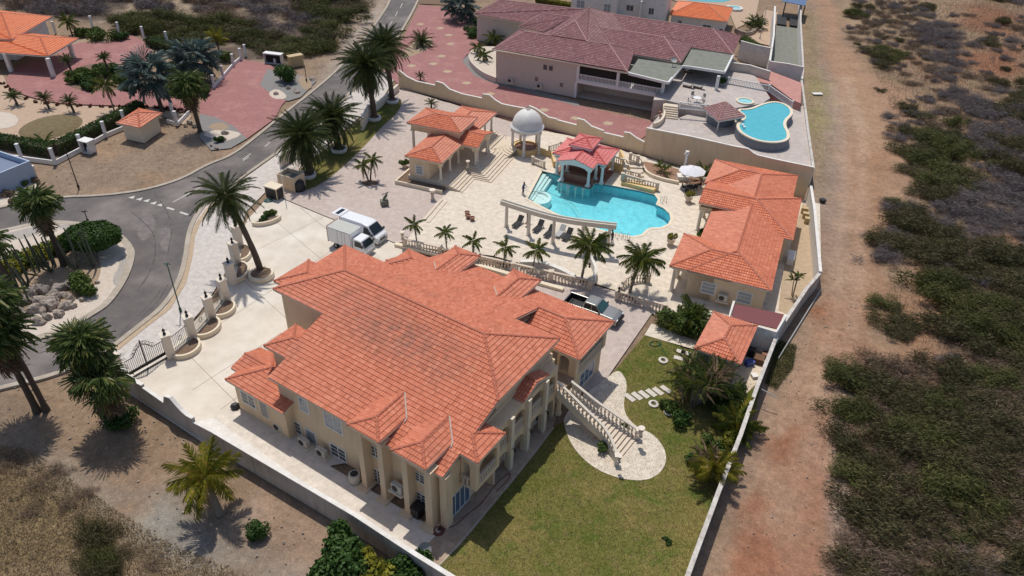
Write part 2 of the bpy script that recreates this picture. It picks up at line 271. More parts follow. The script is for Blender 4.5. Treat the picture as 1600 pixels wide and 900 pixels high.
# ------------------------------------------------------------------ mesh builder
class MB:
    def __init__(s): s.v = []; s.f = []; s.uv = None
    def add(s, vs, fs):
        n = len(s.v); s.v += [tuple(v) for v in vs]; s.f += [tuple(i+n for i in f) for f in fs]; return s
    def box(s, x0, y0, z0, x1, y1, z1):
        if x0 > x1: x0, x1 = x1, x0
        if y0 > y1: y0, y1 = y1, y0
        return s.add([(x0,y0,z0),(x1,y0,z0),(x1,y1,z0),(x0,y1,z0),(x0,y0,z1),(x1,y0,z1),(x1,y1,z1),(x0,y1,z1)],
              [(3,2,1,0),(4,5,6,7),(0,1,5,4),(1,2,6,5),(2,3,7,6),(3,0,4,7)])
    def obox(s, c, ax, hx, hy, z0, z1):
        """box turned in plan: centre c, x-axis angle ax"""
        e = Vector((math.cos(ax), math.sin(ax))); n = Vector((-e.y, e.x)); c = Vector((c[0], c[1]))
        q = [c-e*hx-n*hy, c+e*hx-n*hy, c+e*hx+n*hy, c-e*hx+n*hy]
        return s.add([(p.x,p.y,z0) for p in q]+[(p.x,p.y,z1) for p in q], [(3,2,1,0),(4,5,6,7),(0,1,5,4),(1,2,6,5),(2,3,7,6),(3,0,4,7)])
    def prism(s, poly, z0, z1, bottom=True):
        poly = [(p[0], p[1]) for p in poly]
        a = sum(poly[i][0]*poly[(i+1)%len(poly)][1]-poly[(i+1)%len(poly)][0]*poly[i][1] for i in range(len(poly)))
        if a < 0: poly = poly[::-1]
        n = len(poly); tri = tessellate_polygon([[Vector((p[0],p[1],0)) for p in poly]])
        tri = [t if ((poly[t[1]][0]-poly[t[0]][0])*(poly[t[2]][1]-poly[t[0]][1])-(poly[t[2]][0]-poly[t[0]][0])*(poly[t[1]][1]-poly[t[0]][1])) > 0 else t[::-1] for t in tri]
        fs = [tuple(i+n for i in t) for t in tri]
        if bottom: fs += [t[::-1] for t in tri]
        fs += [(i, (i+1)%n, (i+1)%n+n, i+n) for i in range(n)]
        return s.add([(p[0],p[1],z0) for p in poly]+[(p[0],p[1],z1) for p in poly], fs)
    def sheet(s, polys, z):
        """flat sheet; first polygon outer, rest holes"""
        pl = [[Vector((p[0],p[1],0)) for p in q] for q in polys]; flat = [p for q in pl for p in q]
        out = []
        for t in tessellate_polygon(pl):
            a, b, c = (flat[i] for i in t)
            out.append(t if (b-a).cross(c-a).z > 0 else t[::-1])
        return s.add([(p.x,p.y,z) for p in flat], out)
    def tube(s, pts, r, n=6, cap=True):
        pts = [Vector(p) for p in pts]; rs = r if isinstance(r, (list, tuple)) else [r]*len(pts)
        vs = []; fs = []
        for i, p in enumerate(pts):
            t = (pts[min(i+1, len(pts)-1)]-pts[max(i-1, 0)])
            t = t.normalized() if t.length > 1e-9 else Vector((0,0,1))
            a = t.cross(Vector((0,0,1)) if abs(t.z) < .95 else Vector((1,0,0))).normalized(); b = t.cross(a)
            vs += [p+(a*math.cos(2*PI*k/n)+b*math.sin(2*PI*k/n))*rs[i] for k in range(n)]
        for i in range(len(pts)-1):
            for k in range(n): fs.append((i*n+(k+1)%n, i*n+k, (i+1)*n+k, (i+1)*n+(k+1)%n))
        if cap: fs.append(tuple(range(n))); fs.append(tuple(range((len(pts)-1)*n, len(pts)*n))[::-1])
        return s.add(vs, fs)
    def lathe(s, prof, c=(0,0,0), n=12, cap=True, sx=1, sy=1):
        vs = []; fs = []
        for r, z in prof: vs += [(c[0]+r*sx*math.cos(2*PI*k/n), c[1]+r*sy*math.sin(2*PI*k/n), c[2]+z) for k in range(n)]
        m_ = len(prof)
        for i in range(m_-1):
            for k in range(n): fs.append((i*n+k, i*n+(k+1)%n, (i+1)*n+(k+1)%n, (i+1)*n+k))
        if cap: fs.append(tuple(range(n))[::-1]); fs.append(tuple(range((m_-1)*n, m_*n)))
        return s.add(vs, fs)
    def slab(s, pts, t):
        """polygon in space with thickness t straight down"""
        n = len(pts); a = sum(pts[i][0]*pts[(i+1)%n][1]-pts[(i+1)%n][0]*pts[i][1] for i in range(n))
        if a < 0: pts = pts[::-1]
        return s.add([tuple(p) for p in pts]+[(p[0],p[1],p[2]-t) for p in pts],
              [tuple(range(n)), tuple(range(n,2*n))[::-1]]+[(i+n, (i+1)%n+n, (i+1)%n, i) for i in range(n)])
    def quads(s, arr):
        """numpy (k,4,3)"""
        n = len(s.v); k = len(arr); s.v += [tuple(x) for x in arr.reshape(-1, 3).tolist()]
        s.f += [(n+4*i, n+4*i+1, n+4*i+2, n+4*i+3) for i in range(k)]; return s

def mesh_of(name, mb, material, smooth=False):
    me = bpy.data.meshes.new(name); me.from_pydata(mb.v, [], mb.f)
    if material is not None:
        ms = material if isinstance(material, (list, tuple)) else [material]
        for m_ in ms: me.materials.append(M[m_] if isinstance(m_, str) else m_)
    if mb.uv is not None:
        l = me.uv_layers.new(name='uv'); l.data.foreach_set('uv', np.asarray(mb.uv, dtype=np.float32).ravel())
    if smooth: me.polygons.foreach_set('use_smooth', [True]*len(me.polygons))
    me.update(); return me
def props(o, label=None, cat=None, group=None, kind=None):
    if label: o['label'] = label
    if cat: o['category'] = cat
    if group: o['group'] = group
    if kind: o['kind'] = kind
    return o
def ob(name, mb, material, parent=None, label=None, cat=None, group=None, kind=None, smooth=False, loc=None, rot=None):
    """link a mesh; a top-level mesh gets its origin at its base"""
    if parent is None and loc is None and kind != 'structure':
        v = np.array(mb.v); c = ((v[:,0].min()+v[:,0].max())/2, (v[:,1].min()+v[:,1].max())/2, v[:,2].min())
        mb.v = [tuple(x) for x in (v-np.array(c)).tolist()]; loc = c
    o = bpy.data.objects.new(name, mesh_of(name, mb, material, smooth)); COL.objects.link(o)
    if parent: o.parent = parent
    if loc is not None: o.location = loc
    if rot is not None: o.rotation_euler = rot
    return props(o, label, cat, group, kind)
def data_ob(name, me, parent=None, loc=(0,0,0), rot=(0,0,0), scale=None, label=None, cat=None, group=None, kind=None):
    o = bpy.data.objects.new(name, me); COL.objects.link(o); o.parent = parent; o.location = loc; o.rotation_euler = rot
    if scale is not None: o.scale = scale if hasattr(scale, '__len__') else (scale,)*3
    return props(o, label, cat, group, kind)
def thing(name, label, cat, loc=(0,0,0), rot=0.0, group=None, scale=1.0):
    o = bpy.data.objects.new(name, None); COL.objects.link(o); o.empty_display_size = .3
    o.location = loc; o.rotation_euler = (0,0,rot); o.scale = (scale,)*3
    return props(o, label, cat, group)

def copy_tree(o, loc, rot=None, label=None, scale=None, group=None):

    def cp(a, par):
        c = a.copy(); COL.objects.link(c); c.parent = par
        for ch in a.children: cp(ch, c)
        return c
    c = cp(o, None); c.location = loc
    if rot is not None: c.rotation_euler = (0,0,rot)
    if scale is not None: c.scale = (scale,)*3
    if label: c['label'] = label
    if group: c['group'] = group
    return c

# ------------------------------------------------------------------ roofs
TU, TV = .235, .37
def tile_rows(pts, acc, tu=TU, tv=TV, seg=4, amp=.062, lip=.05):
    pts = [Vector(p) for p in pts]
    n = Vector((0,0,0))
    for i in range(len(pts)): n += pts[i].cross(pts[(i+1)%len(pts)])
    n.normalize()
    if n.z < 0: n = -n; pts = pts[::-1]
    u = Vector((0,0,1)).cross(n).normalized(); v = n.cross(u); h0 = sum(p.dot(n) for p in pts)/len(pts)
    q = np.array([(p.dot(u), p.dot(v)) for p in pts]); K = len(q)
    U3, V3, N3 = np.array(u), np.array(v), np.array(n)
    vmin, vmax = q[:,1].min(), q[:,1].max()
    def span(vv):
        xs = []
        for i in range(K):
            a, b = q[i], q[(i+1)%K]
            if abs(a[1]-b[1]) < 1e-9:
                if abs(a[1]-vv) < 1e-6: xs += [a[0], b[0]]
                continue
            t = (vv-a[1])/(b[1]-a[1])
            if -1e-6 <= t <= 1+1e-6: xs.append(a[0]+t*(b[0]-a[0]))
        return (min(xs), max(xs)) if xs else None
    k0 = int(math.floor(vmin/tv+1e-6)); k1 = int(math.ceil(vmax/tv-1e-6))
    for k in range(k0, k1):
        a, b = max(k*tv, vmin), min((k+1)*tv, vmax)
        if b-a < .01: continue
        sa, sb = span(a+1e-5), span(b-1e-5)
        if not sa or not sb: continue
        lo, hi = min(sa[0], sb[0]), max(sa[1], sb[1])
        if hi-lo < .02: continue
        du = tu/seg; i0 = int(math.floor(lo/du)); i1 = int(math.ceil(hi/du))
        idx = np.arange(i0, i1+1); us = idx*du
        wv = amp*(.5+.5*np.cos(2*PI*us/tu))
        ua = np.clip(us, sa[0], sa[1]); ub = np.clip(us, sb[0], sb[1])
        fa, fb = 1-(a/tv-k), 1-(b/tv-k)
        def row(uu, vv, hh): return np.outer(uu, U3)+V3*vv+np.outer(hh+h0, N3)
        bot = row(ua, a, wv+lip*fa+.01); top = row(ub, b, wv+lip*fb+.01); sk = row(ua, a-.004, wv-.004) if a <= k*tv+1e-6 else row(ua, a, wv+lip*fa+.01)
        m_ = len(us); base = acc['n']
        acc['v'].append(np.concatenate([sk, bot, top])); acc['n'] += 3*m_
        i = np.arange(m_-1); good = (ua[1:]-ua[:-1] > 1e-6) | (ub[1:]-ub[:-1] > 1e-6); i = i[good]
        tn = (idx[:-1][good]//seg).astype(float)+.5
        acc['f'].append(base+np.stack([m_+i, m_+i+1, 2*m_+i+1, 2*m_+i], 1)); acc['f'].append(base+np.stack([i, i+1, m_+i+1, m_+i], 1))
        uvq = np.repeat(np.stack([tn, np.full(len(tn), k+.5)], 1), 4, 0)
        acc['uv'].append(uvq); acc['uv'].append(uvq)
def tiles_object(faces, material, parent, seg=4, tu=TU, tv=TV, name='roof_tiles'):
    acc = dict(v=[], f=[], uv=[], n=0)
    for f in faces: tile_rows(f, acc, tu, tv, seg)
    v = np.concatenate(acc['v']); f = np.concatenate(acc['f']); uv = np.concatenate(acc['uv'])
    me = bpy.data.meshes.new(name); nf = len(f)
    me.vertices.add(len(v)); me.vertices.foreach_set('co', v.ravel())
    me.loops.add(nf*4); me.loops.foreach_set('vertex_index', f.ravel().astype(np.int32))
    me.polygons.add(nf); me.polygons.foreach_set('loop_start', np.arange(nf, dtype=np.int32)*4)
    l = me.uv_layers.new(name='uv'); l.data.foreach_set('uv', uv.astype(np.float32).ravel())
    me.materials.append(M[material]); me.update(calc_edges=True); me.validate(); me.polygons.foreach_set('use_smooth', [False]*len(me.polygons))
    o = bpy.data.objects.new(name, me); COL.objects.link(o); o.parent = parent; o['kind'] = 'stuff'
    return o
def caps_object(lines, material, parent, r=.12, name='ridge_caps'):
    mb = MB()
    for a, b in lines:
        a, b = Vector(a), Vector(b); d = b-a; L = d.length; d.normalize()
        s_ = d.cross(Vector((0,0,1))).normalized(); up = s_.cross(d)
        k = max(1, int(L/.42))
        for i in range(k):
            p0, p1 = a+d*(L*i/k), a+d*(L*(i+1)/k+.03)
            vs = []
            for p, rr in ((p0, r*1.12), (p1, r*.9)):
                for j in range(5):
                    t = PI*j/4; vs.append(p+s_*math.cos(t)*rr+up*(math.sin(t)*rr+.02))
            mb.add(vs, [(j, j+1, 6+j, 5+j) for j in range(4)]+[(0,1,2,3,4)[::-1]])
    return ob(name, mb, material, parent, kind='stuff')
def hip(x0, y0, x1, y1, z, p=.28, axis=None, e0=True, e1=True, r0=None, r1=None):
    """hip roof over a rectangle -> (faces, ridge lines); e0/e1: hipped ends (else gable)"""
    if axis is None: axis = 'x' if x1-x0 >= y1-y0 else 'y'
    if axis == 'y':
        f, l = hip(y0, x0, y1, x1, z, p, 'x', e0, e1, r0, r1)
        sw = lambda q: (q[1], q[0], q[2])
        return [[sw(a) for a in g] for g in f], [(sw(a), sw(b)) for a, b in l]
    h = (y1-y0)/2; ym = (y0+y1)/2; zr = z+p*h
    ra = x0+((h if r0 is None else r0) if e0 else 0); rb = x1-((h if r1 is None else r1) if e1 else 0)
    if rb < ra: ra = rb = (ra+rb)/2
    A, B, Cc, D, R0, R1 = (x0,y0,z), (x1,y0,z), (x1,y1,z), (x0,y1,z), (ra,ym,zr), (rb,ym,zr)
    f = [[A, B, R1, R0], [Cc, D, R0, R1]]; l = []
    if rb-ra > .02: l.append((R0, R1))
    else: f = [[A, B, R0], [Cc, D, R0]]
    if e0: f.append([D, A, R0]); l += [(A, R0), (D, R0)]
    if e1: f.append([B, Cc, R1]); l += [(B, R1), (Cc, R1)]
    return f, l
def roof(parent, parts, tmat, cmat, trim='creaml', seg=4, thick=.16, extra_lines=(), tu=TU, tv=TV):
    F_, L_ = [], list(extra_lines)
    for f, l in parts: F_ += f; L_ += l
    mb = MB()
    for f in F_: mb.slab([(a[0], a[1], a[2]-.02) for a in f], thick)
    d = ob('roof', mb, trim, parent)
    tiles_object(F_, tmat, d, seg, tu, tv); caps_object(L_, cmat, d)
    return d
# ------------------------------------------------------------------ openings in walls
def wbasis(ax, at, out):
    """ax: 'x' wall runs along x at y=at; 'y' wall runs along y at x=at; out=+1/-1 outward sign. returns f(u, depth_out, z)"""
    if ax == 'x': return lambda u, d, z: (u, at+out*d, z)
    return lambda u, d, z: (at+out*d, u, z)
def pbox(mb, fn, u0, u1, d0, d1, z0, z1):
    a, b = fn(u0, d0, z0), fn(u1, d1, z1); return mb.box(a[0], a[1], a[2], b[0], b[1], b[2])
def window(parent, fn, uc, zc, w_, h_, glass='glass', bars=(2, 2), arch=False, frame='white', fr=.07, name='window', label=None):
    mb = MB(); u0, u1, z0, z1 = uc-w_/2, uc+w_/2, zc-h_/2, zc+h_/2
    pbox(mb, fn, u0-.10, u1+.10, 0, .05, z0-.13, z0-.0); pbox(mb, fn, u0-.10, u1+.10, 0, .05, z1, z1+.10)
    pbox(mb, fn, u0-.10, u0, 0, .05, z0, z1); pbox(mb, fn, u1, u1+.10, 0, .05, z0, z1)
    nx, nz = bars
    for i in range(1, nx): x = u0+w_*i/nx; pbox(mb, fn, x-fr/2, x+fr/2, .012, .035, z0, z1)
    for i in range(1, nz): z = z0+h_*i/nz; pbox(mb, fn, u0, u1, .012, .033, z-fr/3, z+fr/3)
    f = ob(name, mb, frame, parent, label=label)
    g = MB(); pbox(g, fn, u0, u1, .004, .014, z0, z1); ob('pane', g, glass, f)
    return f
def arch_wall(mb, fn, u0, u1, z0, z1, t, ops, n=8):
    """wall u0..u1, z0..z1, thickness t inward, openings (uc, w, zbot, zspring, rise)"""
    ops = sorted(ops); cur = u0
    for uc, w_, zb, zs, ri in ops:
        a, b = uc-w_/2, uc+w_/2
        if a > cur+.01: pbox(mb, fn, cur, a, 0, -t, z0, z1)
        if zb > z0+.02: pbox(mb, fn, a, b, 0, -t, z0, zb)
        for i in range(n):
            x0_, x1_ = a+w_*i/n, a+w_*(i+1)/n
            def hh(x): q = (x-uc)/(w_/2); return zs+ri*math.sqrt(max(0, 1-q*q))
            h0, h1 = hh(x0_), hh(x1_)
            vs = [fn(x0_,0,h0), fn(x1_,0,h1), fn(x1_,0,z1), fn(x0_,0,z1), fn(x0_,-t,h0), fn(x1_,-t,h1), fn(x1_,-t,z1), fn(x0_,-t,z1)]
            mb.add(vs, [(0,1,2,3),(7,6,5,4),(4,5,1,0),(3,2,6,7)])
        cur = b
    if u1 > cur+.01: pbox(mb, fn, cur, u1, 0, -t, z0, z1)
    return mb
def column_mb(h, r=.2, n=12):
    mb = MB(); mb.box(-r*1.5, -r*1.5, 0, r*1.5, r*1.5, .16)
    mb.lathe([(r*1.3, .16), (r*1.3, .26), (r*1.05, .34), (r, .45), (r*.86, h-.4), (r*.95, h-.34), (r*1.2, h-.22), (r*1.35, h-.14)], n=n)
    mb.box(-r*1.45, -r*1.45, h-.14, r*1.45, r*1.45, h); return mb
_bal = {}
def baluster_mesh(h, r=.07, material='stone', square=False):
    k = (round(h, 2), r, material, square)
    if k not in _bal:
        mb = MB()
        if square: mb.box(-r, -r, 0, r, r, h)
        else: mb.lathe([(r*1.1, 0), (r*1.1, h*.08), (r*.55, h*.16), (r*1.25, h*.4), (r*.6, h*.72), (r*1.05, h*.88), (r*1.1, h)], n=6)
        _bal[k] = mesh_of('baluster', mb, material)
    return _bal[k]
def balustrade(parent, pts, h=.95, spacing=.3, post=.17, material='stone', posts=None, r=.075, rail=.11, base=.14, square=False, railmat=None, post_every=None, cap=True):
    """rail, base and single balusters along 3D points (local to parent)"""
    mbs = (MB(), MB()); pts = [Vector(p) for p in pts]
    for a, b in zip(pts[:-1], pts[1:]):
        d = b-a; L = math.hypot(d.x, d.y)
        if L < .05: continue
        ax = math.atan2(d.y, d.x); e = Vector((d.x/L, d.y/L, d.z/L)); nn = Vector((-e.y, e.x, 0))
        for mb, (w_, za, zb) in zip(mbs, ((rail, h-.12, h), (rail*.9, 0, base))):
            vs = []
            for p in (a, b):
                for (sg, zz) in ((-1, za), (1, za), (1, zb), (-1, zb)): vs.append(p+nn*sg*w_+Vector((0,0,zz)))
            mb.add(vs, [(0,1,5,4),(1,2,6,5),(2,3,7,6),(3,0,4,7),(3,2,1,0),(4,5,6,7)])
        k = max(1, int(L/spacing)); me = baluster_mesh(h-.12-base, r, material, square)
        for i in range(k):
            q = a+e*L*((i+.5)/k); data_ob('baluster', me, parent, (q.x, q.y, q.z+base))
    f = ob('handrail', mbs[0], railmat or material, parent); ob('base_rail', mbs[1], railmat or material, parent)
    for i, p in enumerate(pts):
        if posts is None or i in posts:
            ps = MB(); ps.box(p.x-post, p.y-post, p.z, p.x+post, p.y+post, p.z+h+.02)
            if cap: ps.box(p.x-post-.05, p.y-post-.05, p.z+h+.02, p.x+post+.05, p.y+post+.05, p.z+h+.1)
            ob('post', ps, railmat or material, parent)
    return f
def wall_profile(mb, A, B, prof, t=.2, z0=0., side=-1):
    """wall from A to B (plan); prof list of (s, z) tops; thickness t to one side"""
    e = Vector((B[0]-A[0], B[1]-A[1], 0)).normalized(); n = Vector((-e.y, e.x, 0))*side*t; A = Vector((A[0], A[1], 0))
    for (s0, h0), (s1, h1) in zip(prof[:-1], prof[1:]):
        if s1-s0 < .01: continue
        a, b = A+e*s0, A+e*s1
        q = [a, b, b+n, a+n]; hs = [h0, h1, h1, h0]
        vs = [(p.x, p.y, z0) for p in q]+[(p.x, p.y, h) for p, h in zip(q, hs)]
        mb.add(vs, [(4,5,6,7),(0,1,5,4),(1,2,6,5),(2,3,7,6),(3,0,4,7)])
    return mb
def path_wall(mb, pts, h, t=.2, z0=0.):
    """wall of thickness t centred on plan points; h number or list"""
    pts = [Vector((p[0], p[1])) for p in pts]; hs = h if isinstance(h, (list, tuple)) else [h]*len(pts)
    L_, R_ = [], []
    for i, p in enumerate(pts):
        d = (pts[min(i+1, len(pts)-1)]-pts[max(i-1, 0)]).normalized(); n = Vector((-d.y, d.x))*t/2
        L_.append(p+n); R_.append(p-n)
    for i in range(len(pts)-1):
        q = [R_[i], R_[i+1], L_[i+1], L_[i]]; hh = [hs[i], hs[i+1], hs[i+1], hs[i]]
        mb.add([(a.x,a.y,z0) for a in q]+[(a.x,a.y,b) for a, b in zip(q, hh)], [(4,5,6,7),(0,1,5,4),(1,2,6,5),(2,3,7,6),(3,0,4,7)])
    return mb
def pp(lst, z=0): return [P(a, b, z) for a, b in lst]
def smooth_closed(pts, it=2):
    for _ in range(it):
        o = []
        for i in range(len(pts)):
            a, b = Vector(pts[i]), Vector(pts[(i+1)%len(pts)]); o += [a*.75+b*.25, a*.25+b*.75]
        pts = o
    return pts
def smooth_open(pts, it=2):
    for _ in range(it):
        o = [Vector(pts[0])]
        for i in range(len(pts)-1):
            a, b = Vector(pts[i]), Vector(pts[i+1]); o += [a*.75+b*.25, a*.25+b*.75]
        o.append(Vector(pts[-1])); pts = o
    return pts

# ================================================================== GROUND
NR = np.random.RandomState(5)
def vnoise(x, y, s, seed=0):
    """smooth value noise"""
    rs = np.random.RandomState(seed); T = rs.rand(256, 256)
    a = x/s+1000.0; b = y/s+1000.0; i = np.floor(a).astype(int); j = np.floor(b).astype(int); fx = a-i; fy = b-j
    fx = fx*fx*(3-2*fx); fy = fy*fy*(3-2*fy)
    g = lambda p, q: T[p % 256, q % 256]
    return (g(i,j)*(1-fx)+g(i+1,j)*fx)*(1-fy)+(g(i,j+1)*(1-fx)+g(i+1,j+1)*fx)*fy
def fbm(x, y, s, seed=0, o=4):
    r = 0; a = .5; t = 0
    for k in range(o): r = r+a*vnoise(x, y, s/2**k, seed+k); t += a; a *= .55
    return r/t
def pdist(X, Y, poly):
    """signed distance to a plan polygon, positive inside"""
    d = np.full(X.shape, 1e9); ins = np.zeros(X.shape, bool); n = len(poly)
    for i in range(n):
        ax, ay = poly[i][0], poly[i][1]; bx, by = poly[(i+1)%n][0], poly[(i+1)%n][1]
        ex, ey = bx-ax, by-ay; t = np.clip(((X-ax)*ex+(Y-ay)*ey)/(ex*ex+ey*ey+1e-12), 0, 1)
        d = np.minimum(d, np.hypot(X-ax-t*ex, Y-ay-t*ey))
        c = ((ay > Y) != (by > Y)) & (X < (bx-ax)*(Y-ay)/(by-ay+1e-12)+ax); ins ^= c
    return np.where(ins, d, -d)
POOL_PX = [(846,266),(893,277.5),(911,284),(938,286),(1000,297.5),(1024,304),(1030,312),(1027,320),(1038,325),(1048,334),(1050,343),(1046,351),(1034,357),(1018,357.5),(1012,360),(1004,368),(990,371),(973,368.5),(940,361),(903,350),(868,335),(838,320),(822,311)]
POOL = [P(a, b) for a, b in POOL_PX]
gx = np.concatenate([[-2500,-1200,-600,-300,-200], np.arange(-160, 160.1, .55), [200,300,600,1200,2500]])
gy = np.concatenate([[-2500,-1000,-300,-60,0], np.arange(22, 262, .55), [300,380,500,800,1500,3000]])
GX, GY = np.meshgrid(gx, gy); sh = GX.shape
def PXm(poly): return [P(a, b) for a, b in poly]
base = np.array([.275,.195,.135])
C_ = np.ones(sh+(3,))*base
nA = fbm(GX, GY, 9, 1); nB = fbm(GX, GY, 3, 11); nC = fbm(GX, GY, 22, 21)
def lay(poly, col, soft=1.5, amt=1.0, rag=3.0, noise=None, thr=None):
    global C_
    d = pdist(GX, GY, PXm(poly))+(nB-.5)*rag*2+(nA-.5)*rag
    w_ = np.clip(d/soft*.5+.5, 0, 1)*amt
    if thr is not None: w_ = w_*np.clip(((noise if noise is not None else nA)-thr)/.12, 0, 1)
    C_ = C_*(1-w_[...,None])+np.array(col)*w_[...,None]
    return w_
# right hand scrub land
lay([(1290,-200),(1305,0),(1345,130),(1400,240),(1370,340),(1375,500),(1320,600),(1320,1000),(2200,1000),(2200,-200)], (.255,.175,.115), 3)
lay([(1290,-200),(1305,0),(1345,130),(1400,240),(1370,340),(1375,500),(1320,600),(1320,1000),(2200,1000),(2200,-200)], (.28,.20,.125), 3, .8, thr=.52)
lay([(1470,0),(1545,8),(1600,25),(1590,60),(1480,35)], (.26,.12,.07), 3, .8)
lay([(1490,80),(1600,72),(1600,110),(1570,122),(1500,100)], (.27,.12,.068), 3, .85)
lay([(1420,90),(1490,118),(1500,125),(1450,120)], (.29,.15,.09), 2, .8)
lay([(1400,450),(1440,440),(1455,520),(1430,560),(1415,520)], (.34,.18,.10), 3, .8)
lay([(1390,560),(1480,540),(1500,600),(1430,610)], (.34,.19,.12), 3, .7)
lay([(1580,370),(1640,360),(1640,420),(1590,410)], (.35,.17,.09), 3, .8)
lay([(1440,420),(1480,435),(1475,500),(1440,470)], (.35,.18,.10), 3, .8)
lay([(1560,-100),(1300,-100),(1310,0),(1340,60),(1440,60),(1500,30)], (.35,.26,.17), 3, .7)
# dirt track
lay([(1250,-200),(1315,-200),(1303,0),(1318,60),(1350,110),(1420,140),(1440,180),(1395,195),(1405,240),(1420,290),(1375,330),(1360,380),(1368,440),(1375,500),(1340,560),(1322,640),(1315,760),(1325,860),(1345,1000),(1000,1000),(1090,900),(1190,620),(1290,430),(1275,250)], (.35,.22,.145), 1.5, 1, 2)
lay([(1255,0),(1275,0),(1300,120),(1330,200),(1350,400),(1310,460),(1260,500),(1210,620),(1110,880),(1090,900),(1190,620),(1290,430),(1270,250)], (.27,.20,.15), 2, .9, 2)
lay([(1272,100),(1290,95),(1310,190),(1318,330),(1308,400),(1290,410),(1282,300),(1276,200)], (.285,.22,.185), 2, .8, 2)
lay([(1253,20),(1272,20),(1290,150),(1290,260),(1283,300),(1268,200),(1256,80)], (.285,.22,.13), 2, .8, 2)
lay([(1300,60),(1345,120),(1390,200),(1400,240),(1378,300),(1340,330),(1325,250),(1318,150)], (.37,.235,.15), 2, .9, 2)
lay([(1335,235),(1372,240),(1370,330),(1358,400),(1372,500),(1330,560),(1295,560),(1318,480),(1318,380)], (.32,.175,.10), 3, .9, 2)
lay([(1300,470),(1328,480),(1330,540),(1320,600),(1316,680),(1300,740),(1262,780),(1235,830),(1190,860),(1225,740),(1265,640),(1290,560),(1280,490)], (.27,.115,.06), 1.2, .9, 4)
for rut in ([(1322,120),(1345,200),(1348,300),(1340,420),(1332,520),(1310,620),(1290,720),(1255,820),(1215,910)],[(1300,130),(1318,210),(1320,300),(1312,420),(1305,500),(1285,600),(1262,700),(1220,800),(1175,900)]):
    wl = [(x-5-(y/200), y) for x, y in rut]+[(x+5+(y/200), y) for x, y in rut][::-1]; lay(wl, (.45,.33,.245), 1.0, .55, .8)
lay([(1240,760),(1300,750),(1318,840),(1320,1000),(1090,1000),(1150,880)], (.31,.16,.10), 2, .85, 4)
lay([(1160,830),(1200,800),(1225,850),(1180,910),(1110,920)], (.29,.13,.075), 1, .85, 3)
lay([(1313,640),(1322,700),(1322,1000),(1300,1000),(1308,800)], (.40,.33,.28), 1, .8, 1)
lay([(1213,530),(1245,540),(1240,575),(1213,610),(1195,600),(1203,560)], (.13,.17,.06), 2, .75, 4)
lay([(1275,110),(1288,140),(1288,200),(1278,210),(1270,180)], (.26,.24,.10), 2, .6, 4)
# bottom left lot
lay([(0,560),(90,585),(190,585),(300,700),(500,850),(700,905),(700,1100),(-400,1100),(-400,560)], (.265,.185,.125), 2, 1, 1)
lay([(60,600),(190,600),(330,740),(500,860),(560,910),(330,840),(170,730)], (.27,.185,.12), 3, .7, 3)
lay([(-50,690),(40,700),(130,760),(250,840),(400,905),(480,1000),(100,1000),(-200,800)], (.24,.18,.10), 2, 1, 3)
lay([(-50,690),(40,700),(130,760),(250,840),(400,905),(480,1000),(100,1000),(-200,800)], (.28,.205,.13), 2, .9, 3, thr=.5)
lay([(-60,660),(40,670),(110,720),(200,790),(330,850),(440,905),(470,1000),(400,1000),(300,900),(160,800),(60,735),(-60,700)], (.31,.26,.21), 1, .9, 1.6)
lay([(190,770),(260,775),(400,860),(480,905),(400,905),(270,850)], (.27,.26,.235), 2, .7, 3)
lay([(420,790),(500,830),(510,880),(440,880)], (.36,.25,.19), 2, .6, 3)
lay([(-60,600),(30,610),(70,700),(60,730),(-60,700)], (.22,.16,.11), 2, .8, 2)
# top left
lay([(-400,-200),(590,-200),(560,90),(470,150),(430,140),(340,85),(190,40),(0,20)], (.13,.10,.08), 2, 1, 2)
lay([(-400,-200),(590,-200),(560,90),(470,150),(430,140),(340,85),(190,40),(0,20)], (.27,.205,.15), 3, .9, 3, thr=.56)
lay([(180,-40),(320,-40),(310,22),(190,20)], (.35,.275,.19), 2, .9, 3)
lay([(60,235),(130,215),(200,230),(290,200),(330,215),(320,255),(200,290),(95,300),(60,290)], (.27,.20,.145), 1.5, 1, 1.5)
lay([(60,235),(130,215),(200,230),(290,200),(330,215),(320,255),(200,290),(95,300),(60,290)], (.345,.225,.14), 2, .8, 2, thr=.53)
lay([(590,0),(606,-40),(612,-40),(600,20),(560,70),(510,125),(480,150),(470,140),(500,105)], (.37,.31,.26), 1.5, .95, 1)
lay([(555,-60),(590,-60),(585,5),(520,80),(500,100),(490,90)], (.33,.25,.19), 1.5, .9, 1.5)
lay([(475,80),(520,80),(500,125),(460,150),(440,130)], (.30,.215,.15), 2, .9, 1.5)
# far side, beyond the top edge
lay([(700,-40),(1240,-40),(1240,-300),(700,-300)], (.5,.45,.38), 2, .8)
bump = (fbm(GX, GY, 5, 31)-.5)*.35+(fbm(GX, GY, 1.3, 41, 2)-.5)*.12
rough_zone = np.clip(pdist(GX, GY, PXm([(1325,-200),(1360,130),(1410,240),(1385,400),(1385,520),(1335,620),(1330,1000),(2600,1000),(2600,-200)]))/2, 0, 1)
rough_zone = np.maximum(rough_zone, np.clip(pdist(GX, GY, PXm([(-60,720),(40,710),(140,770),(250,850),(400,925),(440,1300),(-1500,1300)]))/2, 0, 1))
GZ = np.where(np.abs(GX) < 1000, bump, 0)*(.15+.85*rough_zone)-.12
